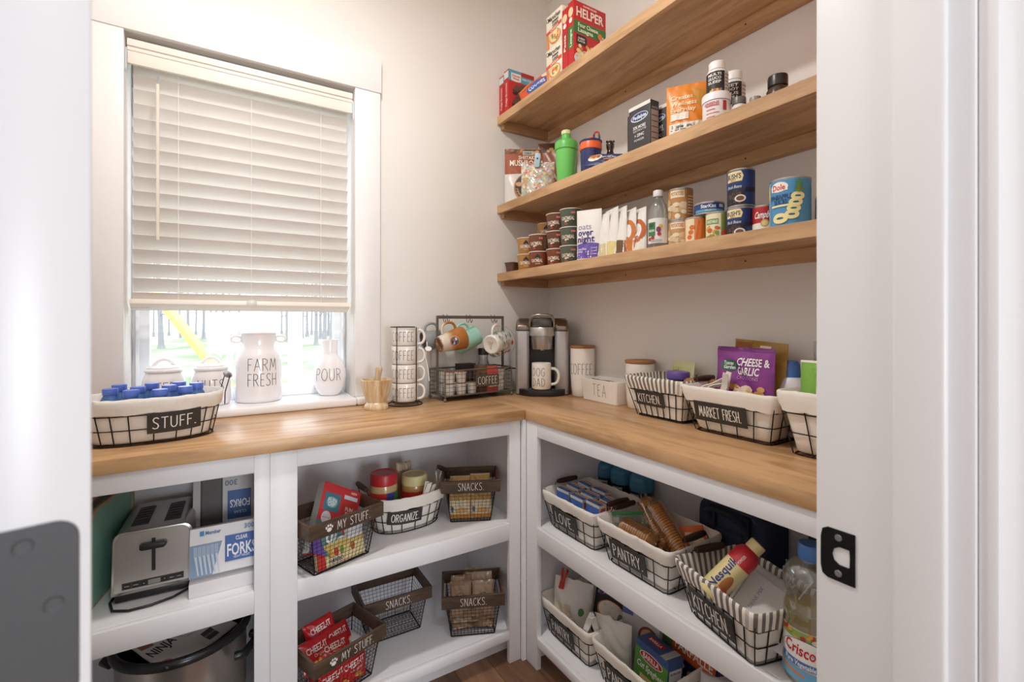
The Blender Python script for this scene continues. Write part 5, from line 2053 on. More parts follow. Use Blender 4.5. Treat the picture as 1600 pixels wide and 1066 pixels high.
carton('cereal_box', 'tall orange box at the jamb end of the middle shelf', (-.080, -1.420, Z2), -PI / 2, .19, .055, .33, '#e5742e',
       lambda o, W, D, H: (lambda d: (d.rect(-.07, .20, .07, .28, '#f0e4cf', 1, 1), d.build(o)))(Decal(on_front(-D / 2))))

# ------------------------------------------------------------------ top wall shelf


def brownie(o, W, D, H):
    d = Decal(on_front(-D / 2))
    d.rect(-W / 2, H * .74, W / 2, H, '#5aa5bd', 1, 1)
    d.rect(-W * .02, H * .90, W / 2, H, '#b5262b', 1, 1)
    d.rect(-W * .40, H * .76, -W * .02, H * .93, '#f2ece2', 1, 1)
    d.ell(-W * .21, H * .77, W * .19, H * .035, '#f2ece2')
    d.text('Duncan', -W * .21, H * .875, .010, '#b5262b', bold=True, width=W * .3)
    d.text('Hines', -W * .21, H * .81, .010, '#b5262b', bold=True, width=W * .24)
    d.text('DARK FUDGE', W * .24, H * .845, .009, '#eaf3f5', width=W * .44, bold=True)
    rnd = random.Random(3)
    for q, (a, b_) in enumerate(((-.10, .54), (.02, .38), (-.12, .22), (.12, .56), (.18, .25))):
        x, z = a * W, b_ * H
        d.poly([(x - .034, z), (x + .026, z - .014), (x + .040, z + .014), (x - .018, z + .028)], '#6b4637')
        d.poly([(x - .034, z - .020), (x + .026, z - .034), (x + .026, z - .014), (x - .034, z)], '#3d2620')
        d.blobs(x - .03, z - .028, x + .022, z - .006, 5, .003, ('#241512', '#80563f'), rnd)
    d.build(o)
    d = Decal(on_left(-W / 2))
    d.rect(-D / 2, H * .80, D / 2, H * .96, '#d9e2e4', 1, 1)
    d.text('Fudge Brownies', 0, H * .42, .012, '#f0d9d0', width=H * .55, rot=PI / 2, bold=True)
    d.build(o)


carton('brownie_box', 'red brownie mix box against the window wall', (-.220, -.0225, Z3), 0, .140, .038, .182, '#c3272b', brownie)
carton('brownie_box', 'red brownie mix box showing its cover, in front of its twin', (-.220, -.066, Z3), 0, .140, .038, .192, '#c3272b', brownie)
o, fn = pouch('cookie_packet', 'orange and blue packet leaning by the red brownie boxes', (-.245, -.262, Z3 + .004), 0, .165, .098, .045, '#d9562c', 'packet', seed=44, mode='pillow', rot=(-.30, -.42, -1.05), crumple=.003)
d = Decal(fn, .0012)
d.ell(.012, .046, .052, .022, '#3c62ad', 22, 0)
d.text('COOKIES', .012, .046, .016, '#eef1f6', width=.08, bold=True)
d.ell(.058, .078, .016, .012, '#efe0cc', 14)
d.rect(-.07, .078, -.01, .088, '#efb63c', 5, 2)
d.build(o)


def noodle(label, k):
    t = thing('noodle_cup_box', label, 'box', (-.235, -.408, Z3 + k * .1355), -PI / 2, 'stacked noodle boxes')
    g = G()
    lp = lambda w_, d_, z: [(x, y, z) for x, y in rrect(w_, d_, .004, 1)]
    g.loft([lp(.092, .082, 0), lp(.102, .088, .055), lp(.106, .090, .135)], M('#efe6d3', .5))
    o = g.build('sleeve', t, bevel=.001, seg=1)
    d = Decal(lambda u, v, o_: (u, -(.0412 + (.0448 - .0412) * min(1, v / .07)) - o_, v), gap=.0008)
    d.text('Maruchan', .004, .116, .017, '#2d2a33', width=.078, bold=True)
    d.ring(-.040, .118, .007, .008, .002, '#2d2a33', 14, .6, 5.6)
    d.text('Instant', .012, .099, .012, '#2d2a33', width=.040, bold=True)
    d.text('Lunch', .012, .086, .012, '#2d2a33', width=.036, bold=True)
    d.poly([(-.047, .058), (.050, .070), (.050, .082), (-.047, .070)], '#d9532e')
    d.text('Chicken', .006, .070, .009, '#f4e9d6', width=.05, rot=.12, bold=True)
    d.ell(.008, .036, .036, .026, '#d98a4a', 24)
    d.ell(.008, .038, .031, .021, '#efdca8', 24)
    d.blobs(-.014, .024, .030, .052, 12, .007, ('#e3c06a', '#d8a24a', '#7d9a4c', '#d9703c'), random.Random(k))
    d.rect(-.045, .002, -.032, .056, '#e08a3c', 1, 1)
    d.build(o)


noodle('cream instant noodle box, lower of two', 0)
noodle('cream instant noodle box, upper of two', 1)


def helper(col, w1, w2):
    def fn(o, W, D, H):
        d = Decal(on_front(-D / 2))
        d.rect(-W / 2, H * .52, W / 2, H * .71, col, 1, 1)
        d.text('HAMBURGER', 0, H * .955, .007, '#f4e9dc', width=W * .42, bold=True)
        d.text('HELPER', 0, H * .845, H * .135, '#f6efe4', width=W * .84, bold=True)
        d.text(w1, -W * .06, H * .655, .015, '#f2f0dc', width=W * .62, bold=True)
        d.text(w2, -W * .14, H * .580, .015, '#f2f0dc', width=W * .46, bold=True)
        d.poly([(-W * .42, H * .36), (-W * .12, H * .36), (-W * .10, H * .46), (-W * .14, H * .50), (-W * .42, H * .50)], '#2c2a28')
        d.text('CHEESY', -W * .27, H * .45, .007, '#f2ecd8', width=W * .22, bold=True)
        d.text('FLAVOR', -W * .27, H * .41, .007, '#f2ecd8', width=W * .22, bold=True)
        rnd = random.Random(7)
        d.ell(0, H * .14, W * .5 - .001, H * .15, '#d3dbe4')
        d.blobs(-W * .42, H * .06, W * .32, H * .36, 46, .010, ('#e6b871', '#f0d29a', '#d69a4e', '#c78340', '#f3e0b8'), rnd)
        d.poly([(W * .28, H * .26), (W * .44, H * .24), (W * .46, H * .52), (W * .40, H * .60), (W * .30, H * .56)], '#e8e6e4')
        d.ell(W * .30, H * .58, .012, .012, '#e0793c')
        d.ell(W * .40, H * .53, .006, .010, '#6a6866')
        d.build(o)
        d = Decal(on_left(-W / 2))
        d.rect(-D * .46, H * .30, D * .46, H * .62, col, 1, 1)
        d.text(w2, 0, H * .45, .011, '#f2f0dc', width=H * .26, rot=PI / 2, bold=True)
        d.ell(0, H * .84, D * .42, H * .07, '#e8d3a8')
        d.ell(0, H * .72, D * .28, H * .04, '#ece8e2')
        d.build(o)
    return fn


carton('dinner_box', 'red pasta dinner box tucked behind the green-banded one', (-.200, -.4795, Z3), 0, .160, .034, .242, '#c4272c', helper('#a83028', 'Beef', 'Pasta'))
carton('dinner_box', 'red dinner box with a green band across its cover', (-.200, -.5150, Z3), 0, .160, .034, .250, '#c4272c', helper('#3f7a3c', 'Four Cheese', 'Lasagna'))

# ------------------------------------------------------------------ left cabinet: trays, toaster, boxes, pot
FM, FB = ZM + .0003, ZB + .0003
MINTT = M('#8fc7b4', .4, noise=.03)
TAN = M('#b9a68e', .6, noise=.06)


def tray(label, x, rz, w_, h, lean):
    t = thing('serving_tray', label, 'tray', (x, -.235, FM), 0, rot=(0, lean, rz))
    n = []
    R = .07
    out = [(-w_ / 2, 0), (w_ / 2, 0)]
    out += [(w_ / 2 - R + R * cos(a), h - R + R * sin(a)) for a in [PI / 2 * k / 8 for k in range(9)]]
    out += [(-w_ / 2 + R - R * sin(a), h - R + R * cos(a)) for a in [PI / 2 * k / 8 for k in range(9)]]
    g = G()
    ins = [(y * .93, .012 + (z - .012) * .955 + .002) for y, z in out]
    g.loft([[(-.003, y, z) for y, z in out], [(.005, y, z) for y, z in out], [(.005, y, z) for y, z in ins], [(.0, y, z) for y, z in ins]], TAN, cap0=True, cap1=False)
    g.build('rim', t, bevel=.0015, seg=1)
    g = G()
    g.loft([[(.0002, y, z) for y, z in ins], [(.0012, y, z) for y, z in ins]], MINTT)
    g.build('inner_face', t)
    return t


tray('mint green serving tray on edge, nearest the toaster', -1.660, -.20, .30, .262, .06)
tray('mint green serving tray on edge, behind its twin', -1.700, -.16, .30, .250, .06)

TX, TY = -1.541, -.215
t = thing('toaster', 'brushed steel two-slot toaster with digital buttons', 'toaster', (TX, TY, FM), -.04)
BRUSH = M('#c4bfbb', .33, .75, noise=.06, scale=12, stretch=(1, 1, 60))
BRUSHT = M('#bab4b0', .3, .75, noise=.05, scale=12, stretch=(60, 1, 1))
BLK2 = M('#211f1f', .4)
W, D, H = .168, .235, .182


def tl(y, k, z0=.022):
    """rounded front outline of the toaster in xz at depth y"""
    w_ = W / 2 * k
    pts = [(-w_ * 1.04, z0), (w_ * 1.04, z0)]
    r = .022
    top = H * (1 - (1 - k) * .3)
    pts += [(w_ - r + r * cos(a), top - r + r * sin(a)) for a in [PI / 2 * q / 6 for q in range(7)]]
    pts += [(-w_ + r - r * sin(a), top - r + r * cos(a)) for a in [PI / 2 * q / 6 for q in range(7)]]
    return [(x, y, z) for x, z in pts]


g = G()
g.loft([tl(-D / 2 + .006, 1.0), tl(D / 2 - .006, 1.0), tl(D / 2, .95)], BRUSHT, smooth=True)
body = g.build('body', t, angle=40)
g = G()
g.loft([tl(-D / 2 - .001, 1.02), tl(-D / 2 + .0065, 1.02)], M('#c6c2bf', .25, .9))
g.build('front_bezel', t, bevel=.002)
g = G()
g.loft([tl(-D / 2 - .0025, .95, .03), tl(-D / 2 - .0008, .95, .03)], BRUSH)
fp = g.build('front_plate', t, bevel=.001, seg=1)
G().box(-W / 2 * .98, W / 2 * .98, -D / 2 + .002, D / 2 - .004, .004, .0225, BLK2).build('base', t, bevel=.003)
for sx in (-1, 1):
    for sy in (-1, 1):
        G().box(sx * .06 - .009, sx * .06 + .009, sy * .09 - .009, sy * .09 + .009, 0, .0045, BLK2).build('foot', t)
for sx in (-1, 1):
    g = G()
    x0 = sx * .036
    g.box(x0 - .019, x0 + .019, -.075, .070, H - .006, H + .0006, BLK2)
    s = g.build('slot', t)
    g = G()
    for q in range(7):
        y = -.06 + q * .021
        g.tube([(x0 - .016, y, H + .001), (x0 + .016, y + .004, H + .001)], .0011, M('#8c8884', .3, .9), 5)
    g.build('guard_wires', s)
yf = -D / 2 - .0028
G().box(-.0042, .0042, yf - .0004, yf + .001, .072, .158, BLK2).build('lever_track', t)
g = G()
LV = ((-.030, .138), (-.025, .134), (.025, .134), (.030, .138), (.030, .146), (.025, .150), (-.025, .150), (-.030, .146))
g.loft([[(x, yf - .001, z) for x, z in LV], [(x * .93, yf - .018, .142 + (z - .142) * .9) for x, z in LV]], BLK2)
g.build('lever', t, bevel=.002)
cp = G().box(-.066, .066, yf - .0012, yf + .001, .036, .053, M('#3a3838', .3)).build('control_panel', t, bevel=.0006, seg=1)
d = Decal(on_front(yf - .0012))
for q, x in enumerate((-.055, -.037, -.020, .024, .040, .056)):
    d.rect(x - .0072, .0385, x + .0072, .0505, '#1b1a1a', 1, 1)
    d.text(('BAGEL', 'FROZEN', 'v', '^', 'REHEAT', 'CANCEL')[q], x, .0445, .0030 if q not in (2, 3) else .005, '#d7d4d1', width=.010 if q not in (2, 3) else None)
d.rect(-.011, .0385, .015, .0505, '#8d8f88', 1, 1)
d.build(cp, 'buttons')
g = G()
g.tube([(-.082, -.06, .010), (-.092, -.11, .006), (-.080, -.150, .0035), (-.045, -.168, .0035), (.0, -.166, .0035), (.045, -.150, .0035), (.075, -.128, .006), (.083, -.10, .010)], .0032, BLK2, 8)
g.build('power_cord', t, angle=60)


def forks_flip(o, W, D, H):
    d = Decal(on_front(-D / 2))
    d.rect(-W * .46, H * .04, W * .46, H * .34, '#7f93ad', 1, 1)
    d.rect(-W * .38, H * .30, -W * .02, H * .92, '#3a3735', 1, 1)
    d.rect(-W * .35, H * .33, -W * .05, H * .89, '#57524f', 1, 1)
    d.rect(W * .06, H * .36, W * .46, H * .72, '#3f62a4', 1, 1)
    d.text('FORKS', W * .27, H * .55, .022, '#eef1f5', width=W * .34, rot=PI, bold=True)
    d.text('CLEAR', W * .27, H * .44, .008, '#eef1f5', rot=PI)
    d.text('300', W * .12, H * .82, .016, '#6f7f98', rot=PI, bold=True)
    for q in range(4):
        d.rect(-W * .30 + q * .016, H * .08, -W * .295 + q * .016, H * .28, '#c3cddb', 1, 1)
    d.build(o)


def forks(o, W, D, H):
    d = Decal(on_front(-D / 2))
    d.poly([(-W * .5, H * .0), (-W * .18, H * .0), (-W * .04, H * .66), (-W * .5, H * .66)], '#8099b8')
    for q in range(6):
        x = -W * .46 + q * .0095
        d.poly([(x + .012, .004), (x + .015, .004), (x + .010, H * .42), (x + .004, H * .42)], '#c7d3e0')
        for k in range(3):
            d.rect(x + .0035 + k * .0028, H * .42, x + .0047 + k * .0028, H * .62, '#c7d3e0', 1, 1)
    d.rect(W * .0, H * .20, W * .48, H * .74, '#3a5fa8', 1, 1)
    d.text('FORKS', W * .245, H * .43, .030, '#f2f4f7', width=W * .43, bold=True)
    d.text('CLEAR', W * .245, H * .66, .010, '#f2f4f7', width=W * .18, bold=True)
    d.text('HEAVY WEIGHT', W * .245, H * .27, .006, '#f2f4f7', width=W * .24)
    d.rect(-W * .36, H * .83, -W * .30, H * .93, '#3f86c4', 1, 1)
    d.text('Member', -W * .17, H * .88, .009, '#3f6ea4', bold=True, width=W * .22)
    d.text('300', W * .36, H * .88, .012, '#6f8fb4', bold=True)
    d.build(o)


carton('cutlery_box', 'plain white carton flat on the shelf under the forks boxes', (-1.387, -.300, FM), -.02, .155, .20, .036, '#e3e0e2')
carton('cutlery_box', 'white and blue CLEAR FORKS box tilted on the white carton', (-1.384, -.360, FM + .040), -.02, .162, .085, .122, '#e9e8ea', forks, rot=(-.30, 0, -.02))
carton('cutlery_box', 'upside-down forks box with dark window behind the tilted one', (-1.384, -.180, FM + .0365), -.05, .158, .10, .235, '#d5d2d3', forks_flip, rot=(-.13, 0, -.05))

PX, PY = -1.484, -.222
t = thing('stockpot', 'large brushed steel pot with a black rim and handles', 'pot', (PX, PY, FB), -.46)
R = .158
G().lathe([(0, .004), (R - .02, .004), (R - .004, .012), (R, .03), (R, .205), (R + .003, .212)], M('#bdb6af', .28, .9, noise=.06, scale=14, stretch=(1, 1, .05)), 56).build('body', t, angle=60)
g = G().lathe([(R + .003, .212), (R + .013, .214), (R + .015, .224), (R + .010, .234), (R + .002, .236), (R - .006, .230), (R - .008, .19), (R - .012, .03), (0, .022)], M('#262525', .22), 56)
g.build('black_rim', t, angle=60)
for s in (-1, 1):
    g = G()
    g.tube([(s * (R + .006), -.05, .165), (s * (R + .028), -.045, .168), (s * (R + .034), 0, .17), (s * (R + .028), .045, .168), (s * (R + .006), .05, .165)], .012, M('#262525', .3), 10)
    g.build('handle', t, angle=60)
for sx, sy in ((.11, .06), (-.11, .06), (0, -.12)):
    G().box(sx - .012, sx + .012, sy - .012, sy + .012, 0, .0055, M('#262525', .3)).build('foot', t)
g = G()
v, f = [], []
for j in range(9):
    for i in range(9):
        a, b_ = -1 + i / 4, -1 + j / 4
        v.append((a * .108, b_ * .075, .012 * a * a + .004 * sin(3 * b_ + a)))
for j in range(8):
    for i in range(8):
        f.append((j * 9 + i, j * 9 + i + 1, j * 9 + i + 10, j * 9 + i + 9))
g.add(v, f, M('#cfc9c4', .6, noise=.05))
v2 = [(x, y, z + .003) for x, y, z in v]
g.add(v2, f, M('#d9d4cf', .55, noise=.04))
mb = solid(g, 'manual_booklet', 'grey instruction booklet lying on the steel pot rim', 'booklet', (PX + .002, PY - .045, FB + .217), 0, rot=(.18, .05, .72))
d = Decal(lambda u, v_, o: (u, v_, .003 + .012 * (u / .108) ** 2 + .004 * sin(3 * v_ / .075 + u / .108) + o), gap=.001)
d.text('NINJA', -.058, .012, .024, '#232021', width=.080, bold=True, rot=.18)
d.rect(-.10, .030, -.065, .066, '#a5694f', 4, 4)
d.ell(-.085, -.045, .014, .010, '#b98268', 14)
d.ring(.022, .015, .026, .018, .001, '#77716c', 24)
d.rect(.030, -.060, .062, -.022, '#4c4743', 4, 4)
d.text('MANUAL', .046, -.04, .006, '#cfc9c4')
d.build(mb)

# ------------------------------------------------------------------ middle cabinet: wood-rimmed crates and the ORGANIZE basket
crate('paw-print MY STUFF crate on the upper shelf holding a candy box', (-1.100, -.370, FM), .325, .245, .178, .160, .026, 'MY STUFF.', paw=True)
crate('SNACKS crate on the upper shelf, full of cracker packs', (-.596, -.310, FM), -.44, .212, .168, .160, .026, 'SNACKS.')
crate('paw-print MY STUFF crate on the lower shelf, full of red packs', (-1.090, -.366, FB), .335, .242, .185, .160, .026, 'MY STUFF.', paw=True)
crate('empty SNACKS crate on the lower shelf', (-.862, -.198, FB), -.02, .246, .182, .160, .026, 'SNACKS.')
crate('SNACKS crate on the lower shelf, full of brown wrapped bars', (-.606, -.345, FB), -.42, .222, .178, .160, .026, 'SNACKS.')
wire_basket('oval wire basket with ORGANIZE sign on the cabinet shelf', (-.822, -.232, FM), .09, .292, .215, .122, .028, 'ORGANIZE.', oval=True, nl=6, ns=4, cuff=.036,
            sign=(.118, .050, -.040, .48), ht=.028, grip_out=.010, grip_up=.040, seed=11)

# candy box leaning in the first crate
def dip(o, W, D, H):
    d = Decal(on_front(-D / 2))
    d.rect(-W / 2, 0, W / 2, H * .52, '#5c8c86', 1, 1)
    d.poly([(-W * .5, H * .46), (W * .5, H * .30), (W * .5, H * .56), (-W * .5, H * .60)], '#d43c42')
    d.poly([(-W * .5, 0), (-W * .1, 0), (-W * .3, H * .2), (-W * .5, H * .26)], '#6a4f9e')
    d.rect(-W * .42, H * .60, -W * .02, H * .86, '#4a8596', 1, 1)
    d.ell(-W * .22, H * .73, W * .14, H * .08, '#8fb6bd')
    d.text('FUN', -W * .22, H * .76, .012, '#e9f1f2', bold=True)
    d.text('DIP', -W * .22, H * .70, .012, '#e9f1f2', bold=True)
    d.rect(W * .06, H * .54, W * .42, H * .78, '#b9423a', 1, 1)
    d.text('FUN', W * .24, H * .69, .011, '#f4dcd2', bold=True)
    d.text('DIP', W * .24, H * .62, .011, '#f4dcd2', bold=True)
    d.rect(W * .06, H * .83, W * .42, H * .89, '#d3dfe6', 1, 1)
    d.ell(-W * .30, H * .50, W * .12, H * .09, '#e9e6ee')
    d.text('VALENTINE', -W * .30, H * .50, .004, '#7a5ca8')
    d.text('Dip', W * .06, H * .20, .046, '#f1eef4', width=W * .52, bold=True, rot=PI)
    d.text('Valentine', W * .06, H * .40, .013, '#efe9f2', width=W * .5, bold=True, rot=PI)
    d.text('NEW', W * .3, H * .94, .007, '#f4dcd2', bold=True)
    d.build(o)
    d = Decal(on_left(-W / 2))
    d.rect(-D * .5, 0, D * .5, H, '#b9bdb8', 1, 1)
    d.build(o)


carton('candy_box', 'red and teal candy box leaning in the MY STUFF crate', (-1.128, -.418, FM + .030), 0, .145, .030, .205, '#d83d44', dip, rot=(-.42, .52, .30))


def sweet(o, W, D, H):
    d = Decal(on_front(-D / 2))
    d.rect(-W / 2, 0, -W * .34, H, '#c9322f', 1, 1)
    d.rect(-W * .34, H * .72, W * .5, H, '#cdb36a', 1, 1)
    d.text('HARIBO', -W * .12, H * .22, .012, '#2b3f72', width=W * .3, bold=True)
    for q in range(5):
        d.ell(-W * .22 + q * .018, H * .56, .008, .012, ('#c9a24a', '#b9452f', '#8a9a48', '#dcc68a', '#a86a3a')[q], 12)
    d.build(o)


carton('candy_packet', 'cream candy packet at the bottom of the upper MY STUFF crate', (-1.085, -.415, FM + .006), .33, .155, .018, .062, '#e3d2a0', sweet, cat='packet', rot=(-.25, 0, .33))
carton('pudding_packet', 'white carton at the right end of upper MY STUFF crate', (-1.108 + .058 * cos(.325), -.370 + .058 * sin(.325), FM + .006), .325, .050, .090, .108, '#e6e5e8',
       lambda o, W, D, H: (lambda d: (d.rect(-.02, .025, .02, .032, '#4a4a52', 1, 1), d.rect(-.024, .05, .024, .054, '#9aa0ac', 1, 1), d.build(o)))(Decal(on_front(-D / 2))))
# cracker packs in the SNACKS crate
CRK = M('#c98f45', .5, noise=.12, scale=50)


def crackers(label, x, y, z, rz, rot, seed, grp='cracker packs in the SNACKS crate'):
    o, fn = pouch('cracker_pack', label, (x, y, z), rz, .076, .088, .030, '#e3d2ae', 'packet', grp, rot=rot, seed=seed, mode='pillow', rough=.25, crumple=.003)
    d = Decal(fn, .001)
    d.rect(-.037, .002, .037, .018, '#c98a3c', 8, 3)
    d.rect(-.037, .066, .037, .084, '#d8a862', 8, 3)
    d.text('WHEAT', 0, .062, .010, '#efe8d8', width=.046, bold=True)
    d.text('CRACKERS', 0, .049, .009, '#f2ead8', width=.054, bold=True)
    d.ell(.006, .032, .024, .008, '#d9a868', 16)
    d.rect(-.033, .026, -.023, .044, '#5d6f94', 2, 2)
    return d.build(o)


c5, s5 = cos(-.52), sin(-.52)


def lc(cx, cy, rz, x, y):
    return (cx + x * cos(rz) - y * sin(rz), cy + x * sin(rz) + y * cos(rz))


for i, (x, y, z, tilt) in enumerate(((-.039, -.038, .008, -.12), (.039, -.038, .008, -.10), (-.039, .000, .010, -.16), (.039, .002, .012, -.15), (-.038, .032, .050, -.2), (.039, .034, .056, -.2))):
    X, Y = lc(-.596, -.310, -.44, x, y)
    crackers('orange cracker pack in the upper SNACKS crate, ' + ('front left', 'front right', 'middle left', 'middle right', 'back left', 'back right')[i], X, Y, FM + z, 0, (tilt, 0, -.44), 60 + i)

# jars and clips in the ORGANIZE basket
def pjar(label, x, y, r, h, lid, body, lidh, prints):
    t = thing('spread_jar', label, 'jar', (x, y, FM + .010), -.25)
    G().lathe([(0, 0), (r * .94, 0), (r, .004), (r, h * .76), (r * .92, h * .82), (r * .90, h - lidh), (0, h - lidh)], body, 30).build('body', t, angle=50)
    l = G().lathe([(r * .97, h - lidh + .0004), (r, h - lidh + .002), (r, h - .004), (r * .95, h), (r * .8, h), (r * .78, h - .002), (0, h - .002)], lid, 36).build('lid', t, angle=40)
    lb = G().lathe([(r + .0005, h * .10), (r + .0005, h * .66)], M('#c5322f', .4), 30).build('paper_label', t)
    d = Decal(on_round(r + .0005))
    prints(d, r, h)
    d.build(lb)
    return t


pjar('peanut butter jar with a red lid in the ORGANIZE basket', -.898, -.225, .0475, .183, M('#c42f37', .35), M('#c9ac7c', .25, coat=.5), .040,
     lambda d, r, h: (d.rect(.008, h * .10, .045, h * .66, '#35499a', 5, 1), d.rect(.036, h * .10, .060, h * .66, '#3f8a4a', 4, 1), d.text('Jif', .022, h * .42, .026, '#f2f2f4', width=.034, bold=True)))
pjar('peanut butter jar with a pale yellow lid in the ORGANIZE basket', -.785, -.228, .0465, .160, M('#dcd39a', .4), M('#b98f58', .25, coat=.5), .036,
     lambda d, r, h: d.text('Peanut', 0, h * .42, .014, '#f2e7d0', width=.05, bold=True))
clothespin('white bag clip on the ORGANIZE liner, left one', (-.775, -.318, FM + .128), (.10, .25, .15), '#eee9df', .066)
clothespin('white bag clip on the ORGANIZE liner, middle one', (-.752, -.308, FM + .118), (.15, .05, .5), '#eee9df', .066)
clothespin('white bag clip on the ORGANIZE liner by the right handle', (-.706, -.262, FM + .140), (.1, -.25, 1.0), '#eee9df', .072)
o, fn = pouch('twine_bundle', 'tan knotted bag behind the yellow-lidded jar', (-.800, -.150, FM + .05), 0, .06, .145, .03, '#b9a58c', 'bag', seed=70, mode='pillow', crumple=.006)

# red cracker packs in the lower MY STUFF crate
for i, (x, y, z, tilt, yaw, roll) in enumerate(((-.058, -.010, .078, -.55, .05, .06), (-.012, .040, .098, -.60, .0, -.05), (.024, .000, .078, -.70, .15, .1), (-.010, -.036, .070, -.80, -.1, .05), (-.042, -.048, .008, -.08, 0, 0), (.030, -.048, .008, -.08, 0, 0), (-.04, .0, .008, -.1, 0, 0), (.03, .01, .008, -.12, 0, 0))):
    X, Y = lc(-1.090, -.366, .335, x, y)
    o, fn = pouch('snack_pack', 'red cheese cracker pack in the lower MY STUFF crate, ' + ('leftmost', 'at the top back', 'in the middle', 'lying at the front', 'seen through mesh, front left', 'seen through mesh, front right', 'underneath at left', 'underneath at right')[i],
                  (X, Y, FB + z), 0, .088 if i > 3 else .098, .085, .026, '#c8262b', 'packet', 'red cracker packs in the crate', rot=(tilt, roll, .335 + yaw), seed=80 + i, mode='pillow', rough=.25, crumple=.003)
    d = Decal(fn, .001)
    d.text('CHEEZ-IT', 0, .058, .017, '#f3eee8', width=.068, bold=True, rot=.06)
    if i % 3 != 1:
        d.text('Original', .005, .040, .009, '#f0e3c8', width=.04, slant=.2)
    d.blobs(-.035, .008, .040, .026, 6, .008, ('#dc9a3c', '#c97f2c', '#e8b35a'), random.Random(i))
    d.build(o)
X, Y = lc(-1.090, -.366, .335, .068, .035)
carton('cracker_box', 'white box at right end of the lower MY STUFF crate', (X, Y, FB + .006), .335, .030, .09, .095, '#e3e2e6')

# brown wrapped bars in the lower right SNACKS crate
for i in range(10):
    col = ('#a9876a', '#b5977a', '#9d7b5e', '#c2aa90')[i % 4]
    if i < 5:
        x, y, z = ((-.041, -.010, .030), (.042, -.014, .030), (-.04, .024, .036), (.04, .028, .040), (.0, .046, .048))[i]
        rot = (-.42 + .05 * (i % 3), .06 * (i % 3 - 1), -.42 + .12 * (i % 3 - 1))
        nm = ('front left', 'front right', 'middle left', 'middle right', 'at the back')[i]
        W, H = .080, .125
    else:
        x, y, z = ((-.036, -.030, .012), (.036, -.032, .014), (-.036, -.026, .032), (.036, -.026, .034), (.0, -.030, .052))[i - 5]
        rot = (-1.35, .0, -.42 + .15 * (i % 3 - 1))
        nm = ('lowest left of the flat ones', 'lowest right of the flat ones', 'flat, second layer left', 'flat, second layer right', 'flat, on top of the lying bars')[i - 5]
        W, H = .072, .070
    X, Y = lc(-.606, -.345, -.42, x, y)
    o, fn = pouch('wrapped_bar', 'brown wrapped bar in the lower right SNACKS crate, ' + nm, (X, Y, FB + z), 0, W, H, .018, col, 'packet', 'brown bars in the SNACKS crate', rot=rot, seed=100 + i, mode='pillow', rough=.18, crumple=.004)
    d = Decal(fn, .001)
    d.rect(-W * .40, H * .12, W * .40, H * .88, ('#bfa083', '#c7ab8e', '#b08e70')[i % 3], 6, 6)
    d.ring(0, H * .55, W * .22, W * .22, .002, '#5a4232', 24)
    d.text('Cookie', 0, H * .56, .013, '#5a4232', width=W * .5, bold=True)
    d.text('and bar', 0, H * .44, .009, '#5a4232', width=W * .36)
    d.build(o)

# ------------------------------------------------------------------ right cabinet, upper shelf
RB = -PI / 2
wire_basket('cream lined wire basket with LOVE sign', (-.300, -.650, FM), RB, .280, .225, .125, .028, 'LOVE.', nl=4, ns=3, cuff=.034, sign=(.132, .062, -.018, .43), ht=.036, grips=(1, 1), grip_out=-.012, grip_up=.020, seed=21)
wire_basket('cream lined wire basket with PANTRY sign on the upper cabinet shelf', (-.300, -.940, FM), RB, .278, .225, .125, .028, 'PANTRY.', nl=4, ns=3, cuff=.034, sign=(.140, .062, -.018, .43), ht=.036, grips=(1, 1), grip_out=-.012, grip_up=.020, seed=22)
wire_basket('striped lined wire basket with KITCHEN sign in the cabinet', (-.345, -1.245, FM), RB - .24, .258, .205, .127, .030, 'KITCHEN.', striped=True, nl=7, ns=4, cuff=.036, sign=(.145, .060, -.012, .42), ht=.036, grips=(1, 0), grip_out=-.012, grip_up=.016, seed=23)


def strips(o, W, D, H):
    d = Decal(on_top(H))
    d.rect(-W / 2, D * .05, W / 2, D * .5, '#e6e2da', 1, 1)
    d.rect(-W * .42, D * .16, W * .42, D * .34, '#c96a52', 1, 1)
    d.rect(-W * .30, -D * .38, W * .30, -D * .20, '#6f8fcf', 1, 1)
    d.build(o)
    d = Decal(on_front(-D / 2))
    if W < .06:
        d.rect(-W / 2, H * .60, W / 2, H, '#e6e2da', 1, 1)
        d.rect(-W * .42, H * .68, W * .42, H * .94, '#c23a34', 1, 1)
        d.text('PUFFS XL', 0, H * .81, H * .12, '#f2eee8', width=W * .6, bold=True)
    else:
        d.rect(-W / 2, H * .90, W / 2, H, '#e6e2da', 1, 1)
    d.text('STRIPS', 0, H * .36, H * .2, '#d7e0ef', width=W * .6, bold=True)
    d.build(o)
    d = Decal(on_right(W / 2))
    d.rect(-D / 2, H * .60, D / 2, H, '#e6e2da', 1, 1)
    d.rect(-D * .36, H * .7, D * .36, H * .9, '#c96a52', 1, 1)
    d.build(o)


BXN = ['leftmost, by the wooden grip', 'second in the front row', 'third in the front row', 'fourth in the front row', 'left of the back row', 'second in the back row', 'third in the back row', 'standing at the right end']
for i, (x, y, z, q) in enumerate(((-.352, -.570, .084, .08), (-.352, -.650, .084, .05), (-.312, -.662, .090, .05), (-.352, -.728, .088, .04), (-.306, -.572, .088, .05), (-.258, -.582, .092, .0), (-.268, -.662, .094, .06), (-.300, -.742, .090, .03))):
    carton('strip_box', 'blue and white small box in the LOVE basket, ' + BXN[i], (x, y, FM + z - .048), 0, .062 if i != 7 else .058, .032 if i != 7 else .04, .098, '#4a6fb8', strips, group='small boxes in the LOVE basket', rot=(.04 * (i % 3 - 1), .03, RB + q))

